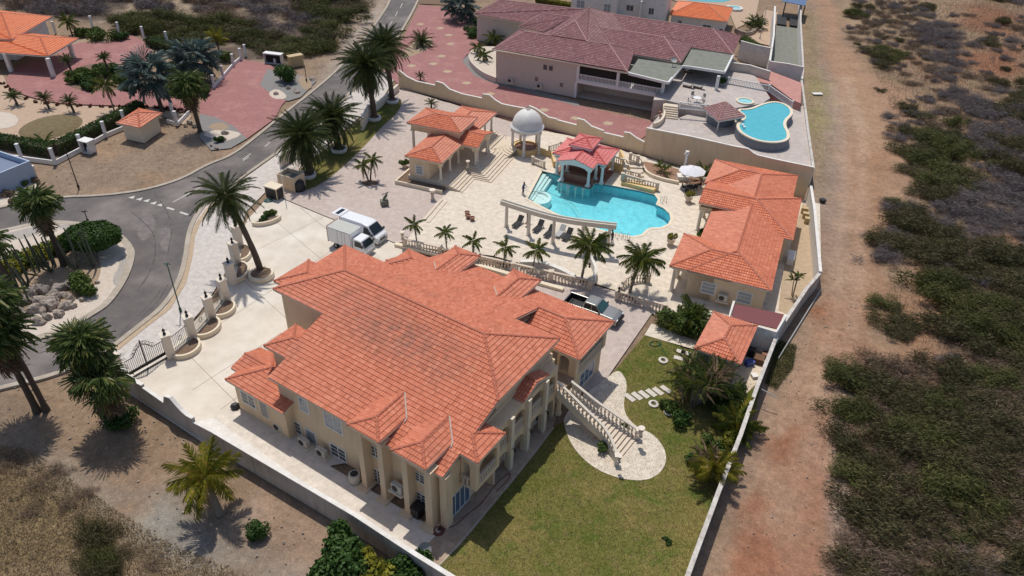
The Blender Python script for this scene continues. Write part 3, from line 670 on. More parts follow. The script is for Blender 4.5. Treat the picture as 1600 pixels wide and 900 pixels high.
# a cut where the pools sit
cut = pdist(GX, GY, POOL) > -.9
GZ[cut] = -2.6
me = bpy.data.meshes.new('ground'); ny, nx = sh; V_ = np.stack([GX, GY, GZ], -1).reshape(-1, 3)
idx = np.arange(nx*ny).reshape(ny, nx); F_ = np.stack([idx[:-1,:-1], idx[:-1,1:], idx[1:,1:], idx[1:,:-1]], -1).reshape(-1, 4)
me.vertices.add(len(V_)); me.vertices.foreach_set('co', V_.ravel()); me.loops.add(F_.size); me.loops.foreach_set('vertex_index', F_.ravel().astype(np.int32))
me.polygons.add(len(F_)); me.polygons.foreach_set('loop_start', np.arange(len(F_), dtype=np.int32)*4)
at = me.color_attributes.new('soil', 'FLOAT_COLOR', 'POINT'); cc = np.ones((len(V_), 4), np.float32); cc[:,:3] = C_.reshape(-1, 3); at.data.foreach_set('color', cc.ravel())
me.update(calc_edges=True); me.polygons.foreach_set('use_smooth', [True]*len(F_))
G = bpy.data.materials.new('dry ground'); G.use_nodes = True; t = G.node_tree; N = t.nodes; Lk = t.links; b = N['Principled BSDF']; b.inputs['Roughness'].default_value = .95
b.inputs['Specular IOR Level'].default_value = .1
a = N.new('ShaderNodeAttribute'); a.attribute_name = 'soil'; tc = N.new('ShaderNodeTexCoord'); col = a.outputs['Color']
def gm(scale, lo, hi, c=None, f0=.3, f1=.7, detail=8, mixc=None, amt=1.0, vor=False):
    global col
    n = N.new('ShaderNodeTexNoise'); n.inputs['Scale'].default_value = scale; n.inputs['Detail'].default_value = detail; n.inputs['Roughness'].default_value = .7
    Lk.new(tc.outputs['Object'], n.inputs['Vector'])
    r = N.new('ShaderNodeMapRange'); r.inputs[1].default_value = f0; r.inputs[2].default_value = f1; r.inputs[3].default_value = lo; r.inputs[4].default_value = hi; Lk.new(n.outputs[0], r.inputs[0])
    mx = N.new('ShaderNodeMix'); mx.data_type = 'RGBA'
    if mixc is None: mx.blend_type = 'MULTIPLY'; mx.inputs[0].default_value = 1; Lk.new(col, mx.inputs[6]); Lk.new(r.outputs[0], mx.inputs[7])
    else: Lk.new(r.outputs[0], mx.inputs[0]); Lk.new(col, mx.inputs[6]); mx.inputs[7].default_value = (*mixc, 1)
    col = mx.outputs[2]; return n
gm(.25, .80, 1.2); n1 = gm(1.6, .74, 1.24); gm(7, .74, 1.24); gm(22, .8, 1.2); gm(2.3, 0, .55, mixc=(.13,.10,.07), f0=.56, f1=.72); gm(5, 0, .8, mixc=(.56,.48,.40), f0=.66, f1=.76, detail=3)
Lk.new(col, b.inputs['Base Color'])
bp = N.new('ShaderNodeBump'); bp.inputs['Strength'].default_value = .7; bp.inputs['Distance'].default_value = .12
n = N.new('ShaderNodeTexNoise'); n.inputs['Scale'].default_value = 4; n.inputs['Detail'].default_value = 9; n.inputs['Roughness'].default_value = .75; Lk.new(tc.outputs['Object'], n.inputs['Vector']); Lk.new(n.outputs[0], bp.inputs['Height']); Lk.new(bp.outputs[0], b.inputs['Normal'])
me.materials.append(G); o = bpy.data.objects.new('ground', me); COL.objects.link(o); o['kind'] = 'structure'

def sheet(name, px, z, material, thick=None, holes=(), smooth=0, world=False, pz=0.0):
    pts = px if world else [P(a, b, pz) for a, b in px]
    if smooth: pts = smooth_closed(pts, smooth)
    mb = MB()
    if thick: mb.prism(pts, z-thick, z)
    else: mb.sheet([pts]+[list(h) for h in holes], z)
    return ob(name, mb, material, kind='structure')
# ---- roads
road_l = [(640,-90),(612,0),(590,33),(560,75),(520,117),(480,150),(440,181),(400,215),(360,245),(325,257),(285,280),(240,294),(205,301),(150,307),(95,308),(0,324),(-120,352)]
road_r = [(-120,640),(0,607),(88,586),(140,563),(176,543),(215,512),(256,480),(281,440),(291,400),(294,370),(302,345),(318,322),(340,303),(375,280),(437,236),(500,190),(553,140),(590,105),(625,54),(655,0),(690,-90)]
rl = smooth_open([P(a, b) for a, b in road_l]); rr = smooth_open([P(a, b) for a, b in road_r])
mb = MB(); mb.sheet([rl+rr], 0.0); ob('asphalt_road', mb, 'asphalt', kind='structure')
def kerb(name, pts, wdt=.28, z=.13, material='kerb', closed=False, side=0):
    mb = MB(); pts = list(pts)
    if closed: pts.append(pts[0])
    path_wall(mb, pts, z, wdt, -.1); return ob(name, mb, material, kind='structure')
kerb('kerb', rl, .45); kerb('kerb', rr[:len(rr)//2+3], .5, material='kerb'); kerb('kerb', rr[len(rr)//2+2:], .45)
island_px = [(-60,372),(0,361),(49,349),(86,345),(135,349),(166,354),(192,367),(210,387),(212,403),(201,436),(175,475),(150,492),(100,521),(42,537),(0,543),(-60,556)]
isl = smooth_closed([P(a, b) for a, b in island_px], 2)
mb = MB(); mb.prism(isl, -.05, .12); ob('island', mb, 'sandw', kind='structure')
def shrink(pts, d):
    c = sum((Vector((p[0], p[1], 0)) for p in pts), Vector())/len(pts)
    out = []
    for i, p in enumerate(pts):
        a, b_ = Vector(pts[i-1]), Vector(pts[(i+1)%len(pts)]); t_ = (b_-a).normalized(); n_ = Vector((-t_.y, t_.x, 0))
        if n_.dot(c-Vector(p)) < 0: n_ = -n_
        out.append(Vector((p[0], p[1], 0))+n_*d)
    return out
kerb('island_kerb', shrink(isl, .35), .7, .145, 'kerb', True)
sheet('pebble_bed', [(0,369),(49,356),(70,353),(58,367),(35,376),(0,377),(-60,380),(-60,378)], .126, 'pebble', smooth=1)
sheet('pebble_bed', [(88,352),(130,353),(160,360),(150,366),(120,362),(95,360)], .126, 'pebble', smooth=1)
sheet('pebble_bed', [(188,400),(201,405),(200,430),(190,448),(176,446),(178,432),(186,420)], .126, 'pebble', smooth=1)
sheet('planting_bed', [(0,410),(30,395),(100,385),(150,392),(160,420),(150,450),(120,470),(60,490),(0,500),(-60,500),(-60,420)], .13, 'gravelt', smooth=1)
def strip(a, b, w_, z, mb):
    A, B = P(*a), P(*b); d = (B-A).normalized(); n_ = Vector((-d.y, d.x, 0))*w_/2
    q = [A-n_, B-n_, B+n_, A+n_]; mb.add([(p.x, p.y, z) for p in q], [(0,1,2,3)])
marks = [((1080,364),(1262,265)),((1518,105),(1555,80))]
mb = MB()
for a_, b_ in marks: strip((a_[0]/4, 225+a_[1]/4), (b_[0]/4, 225+b_[1]/4), .13, .006, mb)
ob('road_centre_line', mb, 'paint', kind='structure')
for a_, b_ in [((625.5,12),(629,5)),((618,25),(621,18)),((609,39),(613,33)),((538,125),(542,121)),((488,170),(494,165)),((379,249),(392,240)),((414,229),(422,222)),((561,95),(566,90)),((652,-20),(656,-28)),((645,-5),(648,-12))]:
    mb = MB(); strip(a_, b_, .13, .006, mb); ob('lane_dash', mb, 'paint', kind='structure')
for a_, b_ in [((1043,397),(1088,411)),((1126,426),(1175,442))]:
    mb = MB(); strip((a_[0]/4, 225+a_[1]/4), (b_[0]/4, 225+b_[1]/4), .3, .006, mb); ob('give_way_bar', mb, 'paint', kind='structure')
for cx, cy in [(828,332),(876,343),(921,353),(964,368),(1006,379)]:
    p0 = P(cx/4, 225+cy/4); e = (P(1006/4, 225+379/4)-P(828/4, 225+332/4)).normalized(); n_ = Vector((-e.y, e.x, 0))
    mb = MB(); q = [p0-e*.38-n_*.3, p0+e*.38-n_*.3, p0+n_*.42]; mb.add([(p.x, p.y, .006) for p in q], [(0,1,2)]); ob('give_way_triangle', mb, 'paint', kind='structure')
for q in ([(214,336),(228,330),(243,340),(240,362),(226,378),(216,372),(212,352)],[(250,360),(262,352),(272,372),(262,396),(250,388)],[(75,560),(120,548),(110,562),(80,570)]): sheet('asphalt_patch', q, .004, 'asphaltp', smooth=1)
def arc_mark(pts, w_=.16):
    q = smooth_open([P(*p) for p in pts], 3); mb = MB()
    for i in range(len(q)-1):
        d = (q[i+1]-q[i]).normalized(); n_ = Vector((-d.y, d.x, 0))*w_/2; a, b_ = q[i], q[i+1]; mb.add([(a.x-n_.x,a.y-n_.y,.008),(b_.x-n_.x,b_.y-n_.y,.008),(b_.x+n_.x,b_.y+n_.y,.008),(a.x+n_.x,a.y+n_.y,.008)], [(0,1,2,3)])
    ob('tyre_mark', mb, 'tyremark', kind='structure')
arc_mark([(205,330),(222,345),(240,362),(244,390),(238,420),(215,455)]); arc_mark([(250,455),(232,478),(205,502),(185,528)]); arc_mark([(262,445),(248,470),(222,495)]); arc_mark([(60,552),(85,545),(110,538)]); arc_mark([(240,300),(262,330),(270,360),(262,395)])
# ---- pavement outside the gates
sheet('pavement', [(176,545),(215,514),(256,482),(281,442),(291,402),(296,370),(304,347),(320,324),(342,305),(377,282),(438,238),(500,192),(553,142),(590,107),(616,124),(600,150),(560,185),(500,235),(440,275),(415,300),(385,330),(372,375),(350,430),(325,470),(262,555),(190,592)], .022, 'outpav')
kerb('pavement_edge', [P(a, b) for a, b in [(182,546),(220,515),(262,483),(287,443),(297,402),(301,370),(309,350),(325,327),(346,309)]], .5, .06, 'kerbt')
# ---- own grounds
sheet('concrete_court', [(186,584),(255,548),(300,505),(345,465),(365,425),(372,390),(385,345),(424,303),(505,337),(618,378),(720,430),(960,480),(990,500),(940,600),(700,700),(560,720),(420,745),(335,704),(174,597)], .016, 'concrete')
def joint(a, b):
    mb = MB(); strip(a, b, .035, .0195, mb); ob('slab_joint', mb, 'soil', kind='structure')
for a_, b_ in [((392,395),(505,340)),((345,640),(420,585)),((262,560),(400,470)),((400,470),(520,390)),((300,610),(440,520)),((380,640),(300,560)),((450,500),(360,420)),((520,420),(430,345)),((560,400),(470,325))]: joint(a_, b_)
sheet('paver_forecourt', [(424,303),(428,285),(470,255),(530,215),(575,180),(628,138),(792,189),(850,205),(860,240),(760,240),(705,285),(690,312),(660,345),(632,378),(616,380),(505,337)], .024, 'pinkpav')
sheet('drain_line', [(424,303.6),(505,337.6),(617,380.6),(617,379.4),(505,336.4),(424,302.4)], .03, 'dark')
HOLE = POOL
ter = [P(a, b) for a, b in [(628,384),(665,338),(690,312),(704,284),(770,237),(850,205),(900,214),(982,238),(1090,270),(1281,319),(1283,425),(1262,450),(1215,530),(1150,560),(1040,520),(1030,495),(1010,486),(985,462),(920,440),(770,400)]]
mb = MB(); mb.sheet([ter, HOLE], .036); ob('terrace', mb, 'trav', kind='structure')
sheet('sand_strip', [(1254,318),(1272,330),(1281,425),(1262,452),(1236,494),(1216,486),(1222,430)], .045, 'kerbt')
sheet('side_walkway', [(332,652),(370,642),(700,838),(690,905),(640,872)], .022, 'walk')
sheet('walkway_verge', [(300,660),(335,652),(645,875),(705,912),(700,915),(630,880)], .02, 'whites')
sheet('brown_terrace', [(668,886),(682,888),(722,846.5),(804,747.5),(839,703.5),(864,668),(872,640),(860,620),(800,690),(700,820),(655,862)], .034, 'travd')
sheet('terrace_edge', [(681,889),(684,888),(723,847),(805,748),(840,704),(866,669),(863,668),(837,702),(802,746),(720,845)], .06, 'kerb', thick=.1)
lawn_px = [(690,888),(683,887),(722,846),(804,747),(839,703),(865,668),(880,658),(930,610),(960,580),(1007,524),(1030,530),(1085,550),(1130,580),(1190,600),(1180,640),(1157,690),(1125,770),(1085,880),(1060,960),(700,960),(688,905)]
sheet('paver_drive', [(800,412),(960,455),(1020,488),(945,596),(935,620),(900,600),(700,520)], .028, 'pinkpav')
# lawn
LM = bpy.data.materials.new('lawn'); LM.use_nodes = True
t = LM.node_tree; N = t.nodes; Lk = t.links; b = N['Principled BSDF']; b.inputs['Roughness'].default_value = .9; b.inputs['Specular IOR Level'].default_value = .1
tc = N.new('ShaderNodeTexCoord'); rgb = N.new('ShaderNodeRGB'); rgb.outputs[0].default_value = (.14, .138, .036, 1); col = rgb.outputs[0]
gm(.12, 0, .85, mixc=(.225,.18,.065), f0=.44, f1=.58); gm(.35, 0, .8, mixc=(.085,.125,.022), f0=.5, f1=.62); gm(1.1, 0, .6, mixc=(.23,.165,.08), f0=.52, f1=.66); gm(3, .7, 1.3); gm(14, .6, 1.4); gm(40, .7, 1.3)
Lk.new(col, b.inputs['Base Color'])
bp = N.new('ShaderNodeBump'); bp.inputs['Strength'].default_value = .8; bp.inputs['Distance'].default_value = .06
n = N.new('ShaderNodeTexNoise'); n.inputs['Scale'].default_value = 16; n.inputs['Detail'].default_value = 6; Lk.new(tc.outputs['Object'], n.inputs['Vector']); Lk.new(n.outputs[0], bp.inputs['Height']); Lk.new(bp.outputs[0], b.inputs['Normal'])
M['lawn'] = LM
M['mound'] = mat('dry mound grass', (.13,.10,.045), .95, (.20,.15,.08), 2, .6, .3, 20)
sheet('lawn', lawn_px, .026, 'lawn')
LAWN = [P(a, b) for a, b in lawn_px]
# short grass blades on the lawn
def blades(poly, n, h, wd, mat_, name, seed, bias=None, parent=None, lean=.5):
    rs = np.random.RandomState(seed); A = np.array([(p[0], p[1]) for p in poly]); lo, hi = A.min(0), A.max(0)
    x = rs.uniform(lo[0], hi[0], n*3); y = rs.uniform(lo[1], hi[1], n*3); k = pdist(x, y, poly) > .05; x, y = x[k][:n], y[k][:n]; n = len(x)
    a = rs.uniform(0, 2*PI, n); L = h*rs.uniform(.5, 1.3, n); dx, dy = np.cos(a), np.sin(a); tx, ty = rs.normal(0, lean, n)*L, rs.normal(0, lean, n)*L
    z0 = .02; q = np.zeros((n, 3, 3)); q[:,0] = np.stack([x-dx*wd, y-dy*wd, np.full(n, z0)], 1); q[:,1] = np.stack([x+dx*wd, y+dy*wd, np.full(n, z0)], 1); q[:,2] = np.stack([x+tx, y+ty, z0+L], 1)
    me = bpy.data.meshes.new(name); me.vertices.add(n*3); me.vertices.foreach_set('co', q.ravel()); me.loops.add(n*3); me.loops.foreach_set('vertex_index', np.arange(n*3, dtype=np.int32))
    me.polygons.add(n); me.polygons.foreach_set('loop_start', np.arange(n, dtype=np.int32)*3); me.materials.append(M[mat_]); me.update(calc_edges=True)
    o = bpy.data.objects.new(name, me); COL.objects.link(o); return o
M['grass'] = leaf_mat('lawn grass blades', (.07,.085,.02), (.20,.185,.055), .8, .2)
props(blades(LAWN, 60000, .09, .02, 'grass', 'grass', 3), 'short dry green grass of the big lawn in front of the stairs', 'grass', kind='stuff')
# curved white terrace below the outside stair
sheet('patio', [(880,652),(905,622),(945,594),(965,577),(977,590),(980,608),(974,628),(977,650),(995,668),(1020,678),(1036,697),(1042,715),(1036,735),(1018,749),(993,752),(960,746),(930,733),(905,712),(890,690),(882,668)], .05, 'trav', smooth=2)
sheet('garden_path', [(1007,524),(1018,506),(1082,531),(1090,548)], .05, 'trav')
sheet('soil_bed', [(1024,488),(1060,490),(1120,515),(1095,535),(1018,508)], .04, 'soil')
for px in [(1012,626),(1000,628)]: pass
# ---- neighbour left: red drive, garden
sheet('red_paver_drive', [(8,122),(30,100),(80,92),(110,66),(175,68),(188,52),(215,58),(240,78),(232,100),(170,98),(112,112),(100,122),(108,136),(140,143),(185,140),(225,138),(262,150),(310,165),(300,178),(230,166),(170,165),(90,162),(40,150),(15,138)], .03, 'redpav', smooth=1)
sheet('red_paver_drive', [(310,165),(325,140),(372,92),(420,100),(455,125),(470,132),(440,165),(430,185),(386,217),(366,198),(338,184),(312,178)], .034, 'redpav')
sheet('garden_sand', [(-60,120),(5,118),(15,140),(40,152),(90,164),(170,167),(230,168),(300,180),(290,196),(225,170),(140,200),(100,222),(30,215),(-60,205)], .02, 'sandp')
sheet('white_gravel_disc', [(-40,178),(0,174),(20,178),(30,186),(26,196),(8,202),(-40,204)], .045, 'sandw', smooth=2)
_c = P(80,198); mb = MB(); mb.lathe([(3.9,0),(3.2,.22),(2.0,.42),(.01,.5)], (_c.x,_c.y,.02), 24, cap=False, sy=1.15)
ob('lawn_mound', mb, 'mound', kind='structure')
sheet('oval_bed', [(100,125),(112,108),(150,98),(190,103),(205,118),(200,138),(170,143),(130,143),(106,135)], .036, 'soil', smooth=2)
sheet('garden_sand', [(180,55),(190,50),(250,85),(245,100),(180,100),(125,112),(100,122),(60,110),(110,64)], .018, 'gravelt')
sheet('gravel_corner', [(312,178),(338,184),(366,198),(386,217),(360,232),(330,235),(312,215)], .04, 'gravelg')
sheet('white_gravel_patch', [(314,210),(340,202),(372,206),(378,212),(350,222),(330,216)], .046, 'sandw', smooth=1)
sheet('tan_gravel_patch', [(322,198),(345,190),(362,200),(340,205)], .046, 'gravelt', smooth=1)
sheet('gravel_corner', [(406,133),(418,108),(440,112),(470,118),(495,126),(470,152),(450,158),(430,152)], .04, 'gravelg')
sheet('white_gravel_patch', [(418,146),(432,138),(448,148),(446,155),(428,155)], .046, 'sandw', smooth=1)
sheet('tan_gravel_patch', [(465,122),(478,118),(490,135),(478,142),(470,135)], .046, 'gravelt', smooth=1)
sheet('white_gravel_garden', [(-60,300),(0,290),(20,280),(45,270),(60,290),(50,305),(30,318),(0,325),(-60,335)], .03, 'sandw', smooth=1)
# ---- neighbour behind: red drive
sheet('red_paver_drive', [(655,8),(700,12),(760,40),(770,60),(745,80),(730,85),(722,95),(740,118),(775,130),(860,152),(905,165),(1040,195),(1015,206),(982,236),(792,186),(628,137),(600,112),(622,75),(640,40)], .03, 'redpav')
sheet('pebble_strip', [(722,95),(740,118),(775,132),(860,154),(905,167),(905,160),(860,147),(775,124),(748,110),(735,96),(742,84),(735,82)], .038, 'gravelg')
sheet('sand_crescent', [(640,72),(660,55),(672,58),(677,68),(668,78),(635,92),(620,90)], .036, 'gravelt', smooth=1)
sheet('soil_bed', [(735,20),(765,40),(790,70),(775,72),(745,65),(725,50)], .036, 'soil', smooth=1)
sheet('soil_bed', [(654,-5),(700,-2),(700,8),(655,6)], .036, 'soil')
sheet('pale_drive', [(655,-6),(760,-6),(800,-60),(690,-60)], .03, 'sandp')
for cx, cy in [(657,38),(688,44),(701,55),(704,69),(690,88),(677,100),(643,103),(699,112),(729,130),(766,147),(850,172),(899,185),(950,193)]:
    a = P(cx, cy); mb = MB(); ax = math.radians(20+rnd.uniform(-6, 6)); mb.obox(a, ax, .75, .35, .0, .045); mb.obox(a, ax, .38, .68, .0, .0452); ob('paver_rosette', mb, 'kerbt', kind='structure')

# ================================================================== MAIN HOUSE
_o = P(433, 597.5, 6)
HF = Frame((_o.x, _o.y), -32.3)
house = thing('main_house', 'large two storey cream villa under a sprawling orange hip roof, in the middle', 'villa', HF.W(0,0), HF.yaw)
S_ = .294
def zs(y): return 8.65-S_*abs(y-10.95)
def pl(*xy): return [(x, y, zs(y)) for x, y in xy]
mir = lambda f: [(x, 21.9-y, z) for x, y, z in f][::-1]
faces = []; caps = []
A_, B_ = (-3.4,10.95,8.65), (11.05,10.95,8.65)
c1, c2, c3, c4 = (-7.65,6.7,7.4), (15.3,6.7,7.4), (15.3,15.2,7.4), (-7.65,15.2,7.4)
faces += [[c1, c2, B_, A_], [c3, c4, A_, B_], [c4, c1, A_], [c2, c3, B_]]
caps += [(A_, B_), (c1, A_), (c4, A_), (c2, B_), (c3, B_)]
faces += [pl((-1.85,3.85),(15.3,3.85),(15.3,6.7),(-1.85,6.7)), pl((-3.95,2.2),(16.75,2.2),(15.1,3.85),(-2.3,3.85)), pl((-1.45,.3),(15.3,.3),(15.3,2.2),(-1.45,2.2))]
zc = zs(2.2); ze = zs(3.85)
faces += [[(-3.95,5.5,zc),(-3.95,2.2,zc),(-2.3,3.85,ze)], [(-1,5.5,zc),(-3.95,5.5,zc),(-2.3,3.85,ze),(-1,3.85,ze)]]
caps += [((-3.95,5.5,zc),(-2.3,3.85,ze)), ((-3.95,2.2,zc),(-2.3,3.85,ze)), ((-2.3,3.85,ze),(-1.85,3.85,ze))]
faces += [[(16.75,2.2,zc),(16.75,5.5,zc),(15.1,3.85,ze)], [(16.75,5.5,zc),(14.2,5.5,zc),(14.2,3.85,ze),(15.1,3.85,ze)]]
caps += [((16.75,2.2,zc),(15.1,3.85,ze)), ((16.75,5.5,zc),(15.1,3.85,ze))]
# north side
faces += [pl((11.1,15.2),(-1.85,15.2),(-1.85,18.05),(11.1,18.05))[::-1], mir(pl((-3.95,2.2),(11.1,2.2),(11.1,3.85),(-2.3,3.85))), pl((-1.45,19.7),(14.4,19.7),(16.8,22.1),(-1.45,22.1))]
faces += [mir([(-3.95,5.5,zc),(-3.95,2.2,zc),(-2.3,3.85,ze)]), mir([(-1,5.5,zc),(-3.95,5.5,zc),(-2.3,3.85,ze),(-1,3.85,ze)])]
caps += [((-3.95,16.4,zc),(-2.3,18.05,ze)), ((-3.95,19.7,zc),(-2.3,18.05,ze))]
zr = zs(19.0)
zne = zs(22.1)
faces += [pl((11.1,19.0),(13.7,19.0),(14.4,19.7),(11.1,19.7)), [(16.8,16,zne),(16.8,22.1,zne),(13.7,19.0,zr)], [(11.1,16,zne),(16.8,16,zne),(13.7,19.0,zr),(11.1,19.0,zr)]]
caps += [((11.1,19,zr),(13.7,19,zr)), ((16.8,16,zne),(13.7,19,zr)), ((16.8,22.1,zne),(13.7,19,zr))]
extra = []
for x0 in (7.35, 11.4): extra.append(hip(x0, -.3, x0+2.95, 4.4, 6.2, .285, 'y', True, False))
for x0 in (-.6, 6.1): extra.append(hip(x0, 17.5, x0+2.95, 22.65, 6.2, .285, 'y', False, True))
extra.append(hip(-8.75, 7.7, -5.8, 11.75, 7.2, .28, 'x', True, False))
for k in (0, 1):
    g = hip(-6.1, -.4, .5, 4.8, 3.3, .285, 'x', True, False); g2 = hip(-6.85, .75, -4.2, 3.85, 3.32, .285, 'x', False, False)
    for q in (g, g2):
        if k: q = ([mir(f) for f in q[0]], [((a[0], 21.9-a[1], a[2]), (b[0], 21.9-b[1], b[2])) for a, b in q[1]])
        extra.append(q)
extra.append(hip(14.5, 9.2, 15.9, 13.0, 5.55, .35, 'x', False, False))
rf = roof(house, [(faces, caps)]+extra, 'tile_o', 'cap_o')
# valley flashings beside the south dormers and on the north dormers
mb = MB()
for x0 in (8.8, 12.85):
    a, b = Vector((x0+.1, 4.1, zs(4.1)+.1)), Vector((x0+1.55, 2.55, zs(2.55)+.12)); mb.tube([a, b, b+Vector((.1,-.35,-.08))], .06, 5)
for x0 in (.9, 7.6):
    a, b = Vector((x0-.1, 17.9, zs(17.9)+.1)), Vector((x0-1.35, 19.2, zs(19.2)+.1)); mb.tube([a, b], .06, 5)
ob('valley_flashing', mb, 'flash', rf, kind='stuff')
# walls
mb = MB()
mb.box(-1.1, .75, 0, 15.1, 15.1, 5.3); mb.box(-1.1, 15.1, 0, 11.2, 21.2, 5.25)
mb.box(-7.15, 7.15, 0, 14.8, 14.75, 7.2)
mb.box(-1.35, 2.7, .002, 14.9, 15.0, 5.85); mb.box(-1.35, 15, .002, 10.9, 19.2, 5.85)
mb.box(-3.5, 2.62, 0, -1, 5.05, 5.9); mb.box(-3.5, 16.85, 0, -1, 19.28, 5.9)
mb.box(-5.7, 0, 0, 0.1, 4.35, 3.18); mb.box(-6.5, 1.15, 0, -5, 3.45, 3.3); mb.box(-5.7, 17.5, 0, 0.1, 21.9, 3.18); mb.box(-6.5, 18.4, 0, -5, 20.8, 3.3)
mb.box(11, 15.0, 0, 14.9, 16.8, 2.6)
mb.box(-7.0, 7.9, 0, -8.3, 11.5, 7.0)
for x0 in (7.35, 11.4): mb.box(x0+.6, .06, 5.75, x0+2.4, 1.2, 6.1)
for x0 in (-.25, 6.45): mb.box(x0, 20.5, 0, x0+2.25, 22.3, 6.1)
for xs in ((-6.5, 3.45),):
    pass
mb.add([(-6.4,1.15,3.25),(-6.4,3.45,3.25),(-6.4,2.3,3.62),(-6.3,1.15,3.25),(-6.3,3.45,3.25),(-6.3,2.3,3.62)], [(0,2,1),(3,4,5),(0,1,4,3),(1,2,5,4),(2,0,3,5)])
mb.add([(-6.4,18.45,3.25),(-6.4,20.75,3.25),(-6.4,19.6,3.62),(-6.3,18.45,3.25),(-6.3,20.75,3.25),(-6.3,19.6,3.62)], [(0,2,1),(3,4,5),(0,1,4,3),(1,2,5,4),(2,0,3,5)])
# NE wing walls with gable face towards the roof valley
mb.box(11.4, 16.6, 0, 14.0, 21.5, 5.3)
mb.add([(11.16,16.2,5.2),(11.16,19,5.2),(11.16,19,zr-.1),(11.16,16.2,zne-.05),(11.3,16.2,5.2),(11.3,19,5.2),(11.3,19,zr-.1),(11.3,16.2,zne-.05)], [(3,2,1,0),(4,5,6,7),(0,4,7,3),(3,7,6,2)])
mb.box(14.0, 16.6, 0, 16.2, 21.5, 2.85)
ob('wall', mb, 'cream', house)
# pilasters of the south bays
for x in (8.2, 10.08, 12.3, 14.3):
    mb = MB(); hw = .24 if x < 14 else .3
    mb.box(x-hw, -.12, .12, x+hw, .78, 5.8); mb.box(x-hw-.25, -.55, 0, x+hw+.25, .7, .12)
    ob('pilaster', mb, 'cream', house)
for x0, x1 in ((8.2, 10.08), (12.3, 14.3)):
    mb = MB(); mb.box(x0+.2, -.06, 5.45, x1-.2, .79, 5.78); ob('lintel', mb, 'cream', house)
mb = MB(); mb.box(14.9, .4, .0, 15.45, 1.1, 5.35); ob('pilaster', mb, 'cream', house)
# windows, placed from where they stand in the wall
def win_at(par, fr, ax, at, out, px, py, w_, h_, **k):
    A, B = (fr.W(0, at), fr.W(10, at)) if ax == 'x' else (fr.W(at, 0), fr.W(at, 10))
    s, z = on_wall(px, py, (A.x, A.y), (B.x, B.y))
    return window(par, wbasis(ax, at, out), s, z-fr.o.z, w_, h_, **k)
for px, py, w_, h_, kw in [(475,633,.85,1.25,dict(glass='glassl',bars=(1,2))),(521,660,1.7,1.5,dict(glass='glassl',bars=(2,2))),(460,665,1.5,1.15,dict(glass='glass',bars=(2,3))),
        (487,684,1.0,1.5,dict(glass='glassl',bars=(1,1))),(529,707,1.5,1.2,dict(glass='glass',bars=(2,3))),(583,704,1.3,1.0,dict(bars=(3,3))),(587,742,1.2,1.35,dict(bars=(3,4))),(652,744,1.3,.8,dict(bars=(3,3))),(655,779,1.25,1.4,dict(bars=(3,4)))]:
    win_at(house, HF, 'x', .75, -1, px, py, w_, h_, **kw)
win_at(house, HF, 'x', 0, -1, 388, 624, 1.5, 1.15, bars=(2,3)); win_at(house, HF, 'x', 0, -1, 413, 640, .8, 1.6, glass='cush', bars=(1,1), name='side_door', frame='creaml')
# east side: ground wall door, bay balcony, loggia
window(house, wbasis('y', 15.1, 1), 2.35, 1.15, 2.2, 2.1, glass='glassb', bars=(4,1), name='sliding_door')
fnE = wbasis('y', 16.45, 1); fnS = wbasis('x', 2.45, -1)
mb = MB(); arch_wall(mb, fnE, 2.45, 5.3, 2.75, 5.85, .22, [(3.9, 2.1, 3.15, 4.9, .45)]); arch_wall(mb, fnS, 15.15, 16.25, 2.75, 5.85, .22, [(15.62, .62, 3.15, 5.0, .22)])
mb.box(15.12, 2.68, 2.7, 16.2, 5.3, 2.95); mb.box(15.1, 5.08, 2.95, 16.25, 5.3, 5.85)
ob('bay_balcony', mb, 'cream', house)
bal = MB(); balustrade(house, [(16.34, 2.9, 2.95), (16.34, 4.95, 2.95)], .95, .27, 0.05, 'stone', posts=[], r=.085, rail=.09)
balustrade(house, [(15.3, 2.34, 2.95), (15.95, 2.34, 2.95)], .95, .24, .05, 'stone', posts=[], rail=.09)
# loggia: arcade on two floors
mb = MB(); fnL = wbasis('y', 15.85, 1)
bays = [(6.55,1.75),(8.7,1.75),(11.1,2.25),(13.25,1.5)]
arch_wall(mb, fnL, 5.45, 14.3, 0, 2.8, .3, [(y, w_, 0, 1.8, .55) for y, w_ in bays])
arch_wall(mb, fnL, 5.45, 14.3, 2.8, 5.5, .3, [(y, w_, 2.95, 4.4, .6) for y, w_ in bays])
mb.box(14.75, 5.45, 2.75, 15.6, 14.3, 2.95); mb.box(14.78, 5.4, 0, 15.58, 5.6, 5.5); mb.box(14.78, 14.1, 0, 15.58, 14.3, 5.5)
mb.box(14.7, 5.46, 5.35, 15.7, 14.28, 5.54)
ob('loggia', mb, 'cream', house)
mb = MB()
for y in (7.55, 9.85, 12.35): mb.box(15.86, y-.2, 0, 16.12, y+.2, 5.5)
ob('loggia_pier', mb, 'creaml', house)
for y, w_ in bays: balustrade(house, [(15.7, y-w_/2+.05, 2.95), (15.7, y+w_/2-.05, 2.95)], .92, .26, .05, 'stone', posts=[], rail=.08)
for y in (6.5, 8.7, 11.1, 13.2): window(house, wbasis('y', 14.9+.2 if y < 15 else 14.9, 1), y, 1.2, 1.3, 2.0, glass='glass', bars=(2,1), name='french_door')
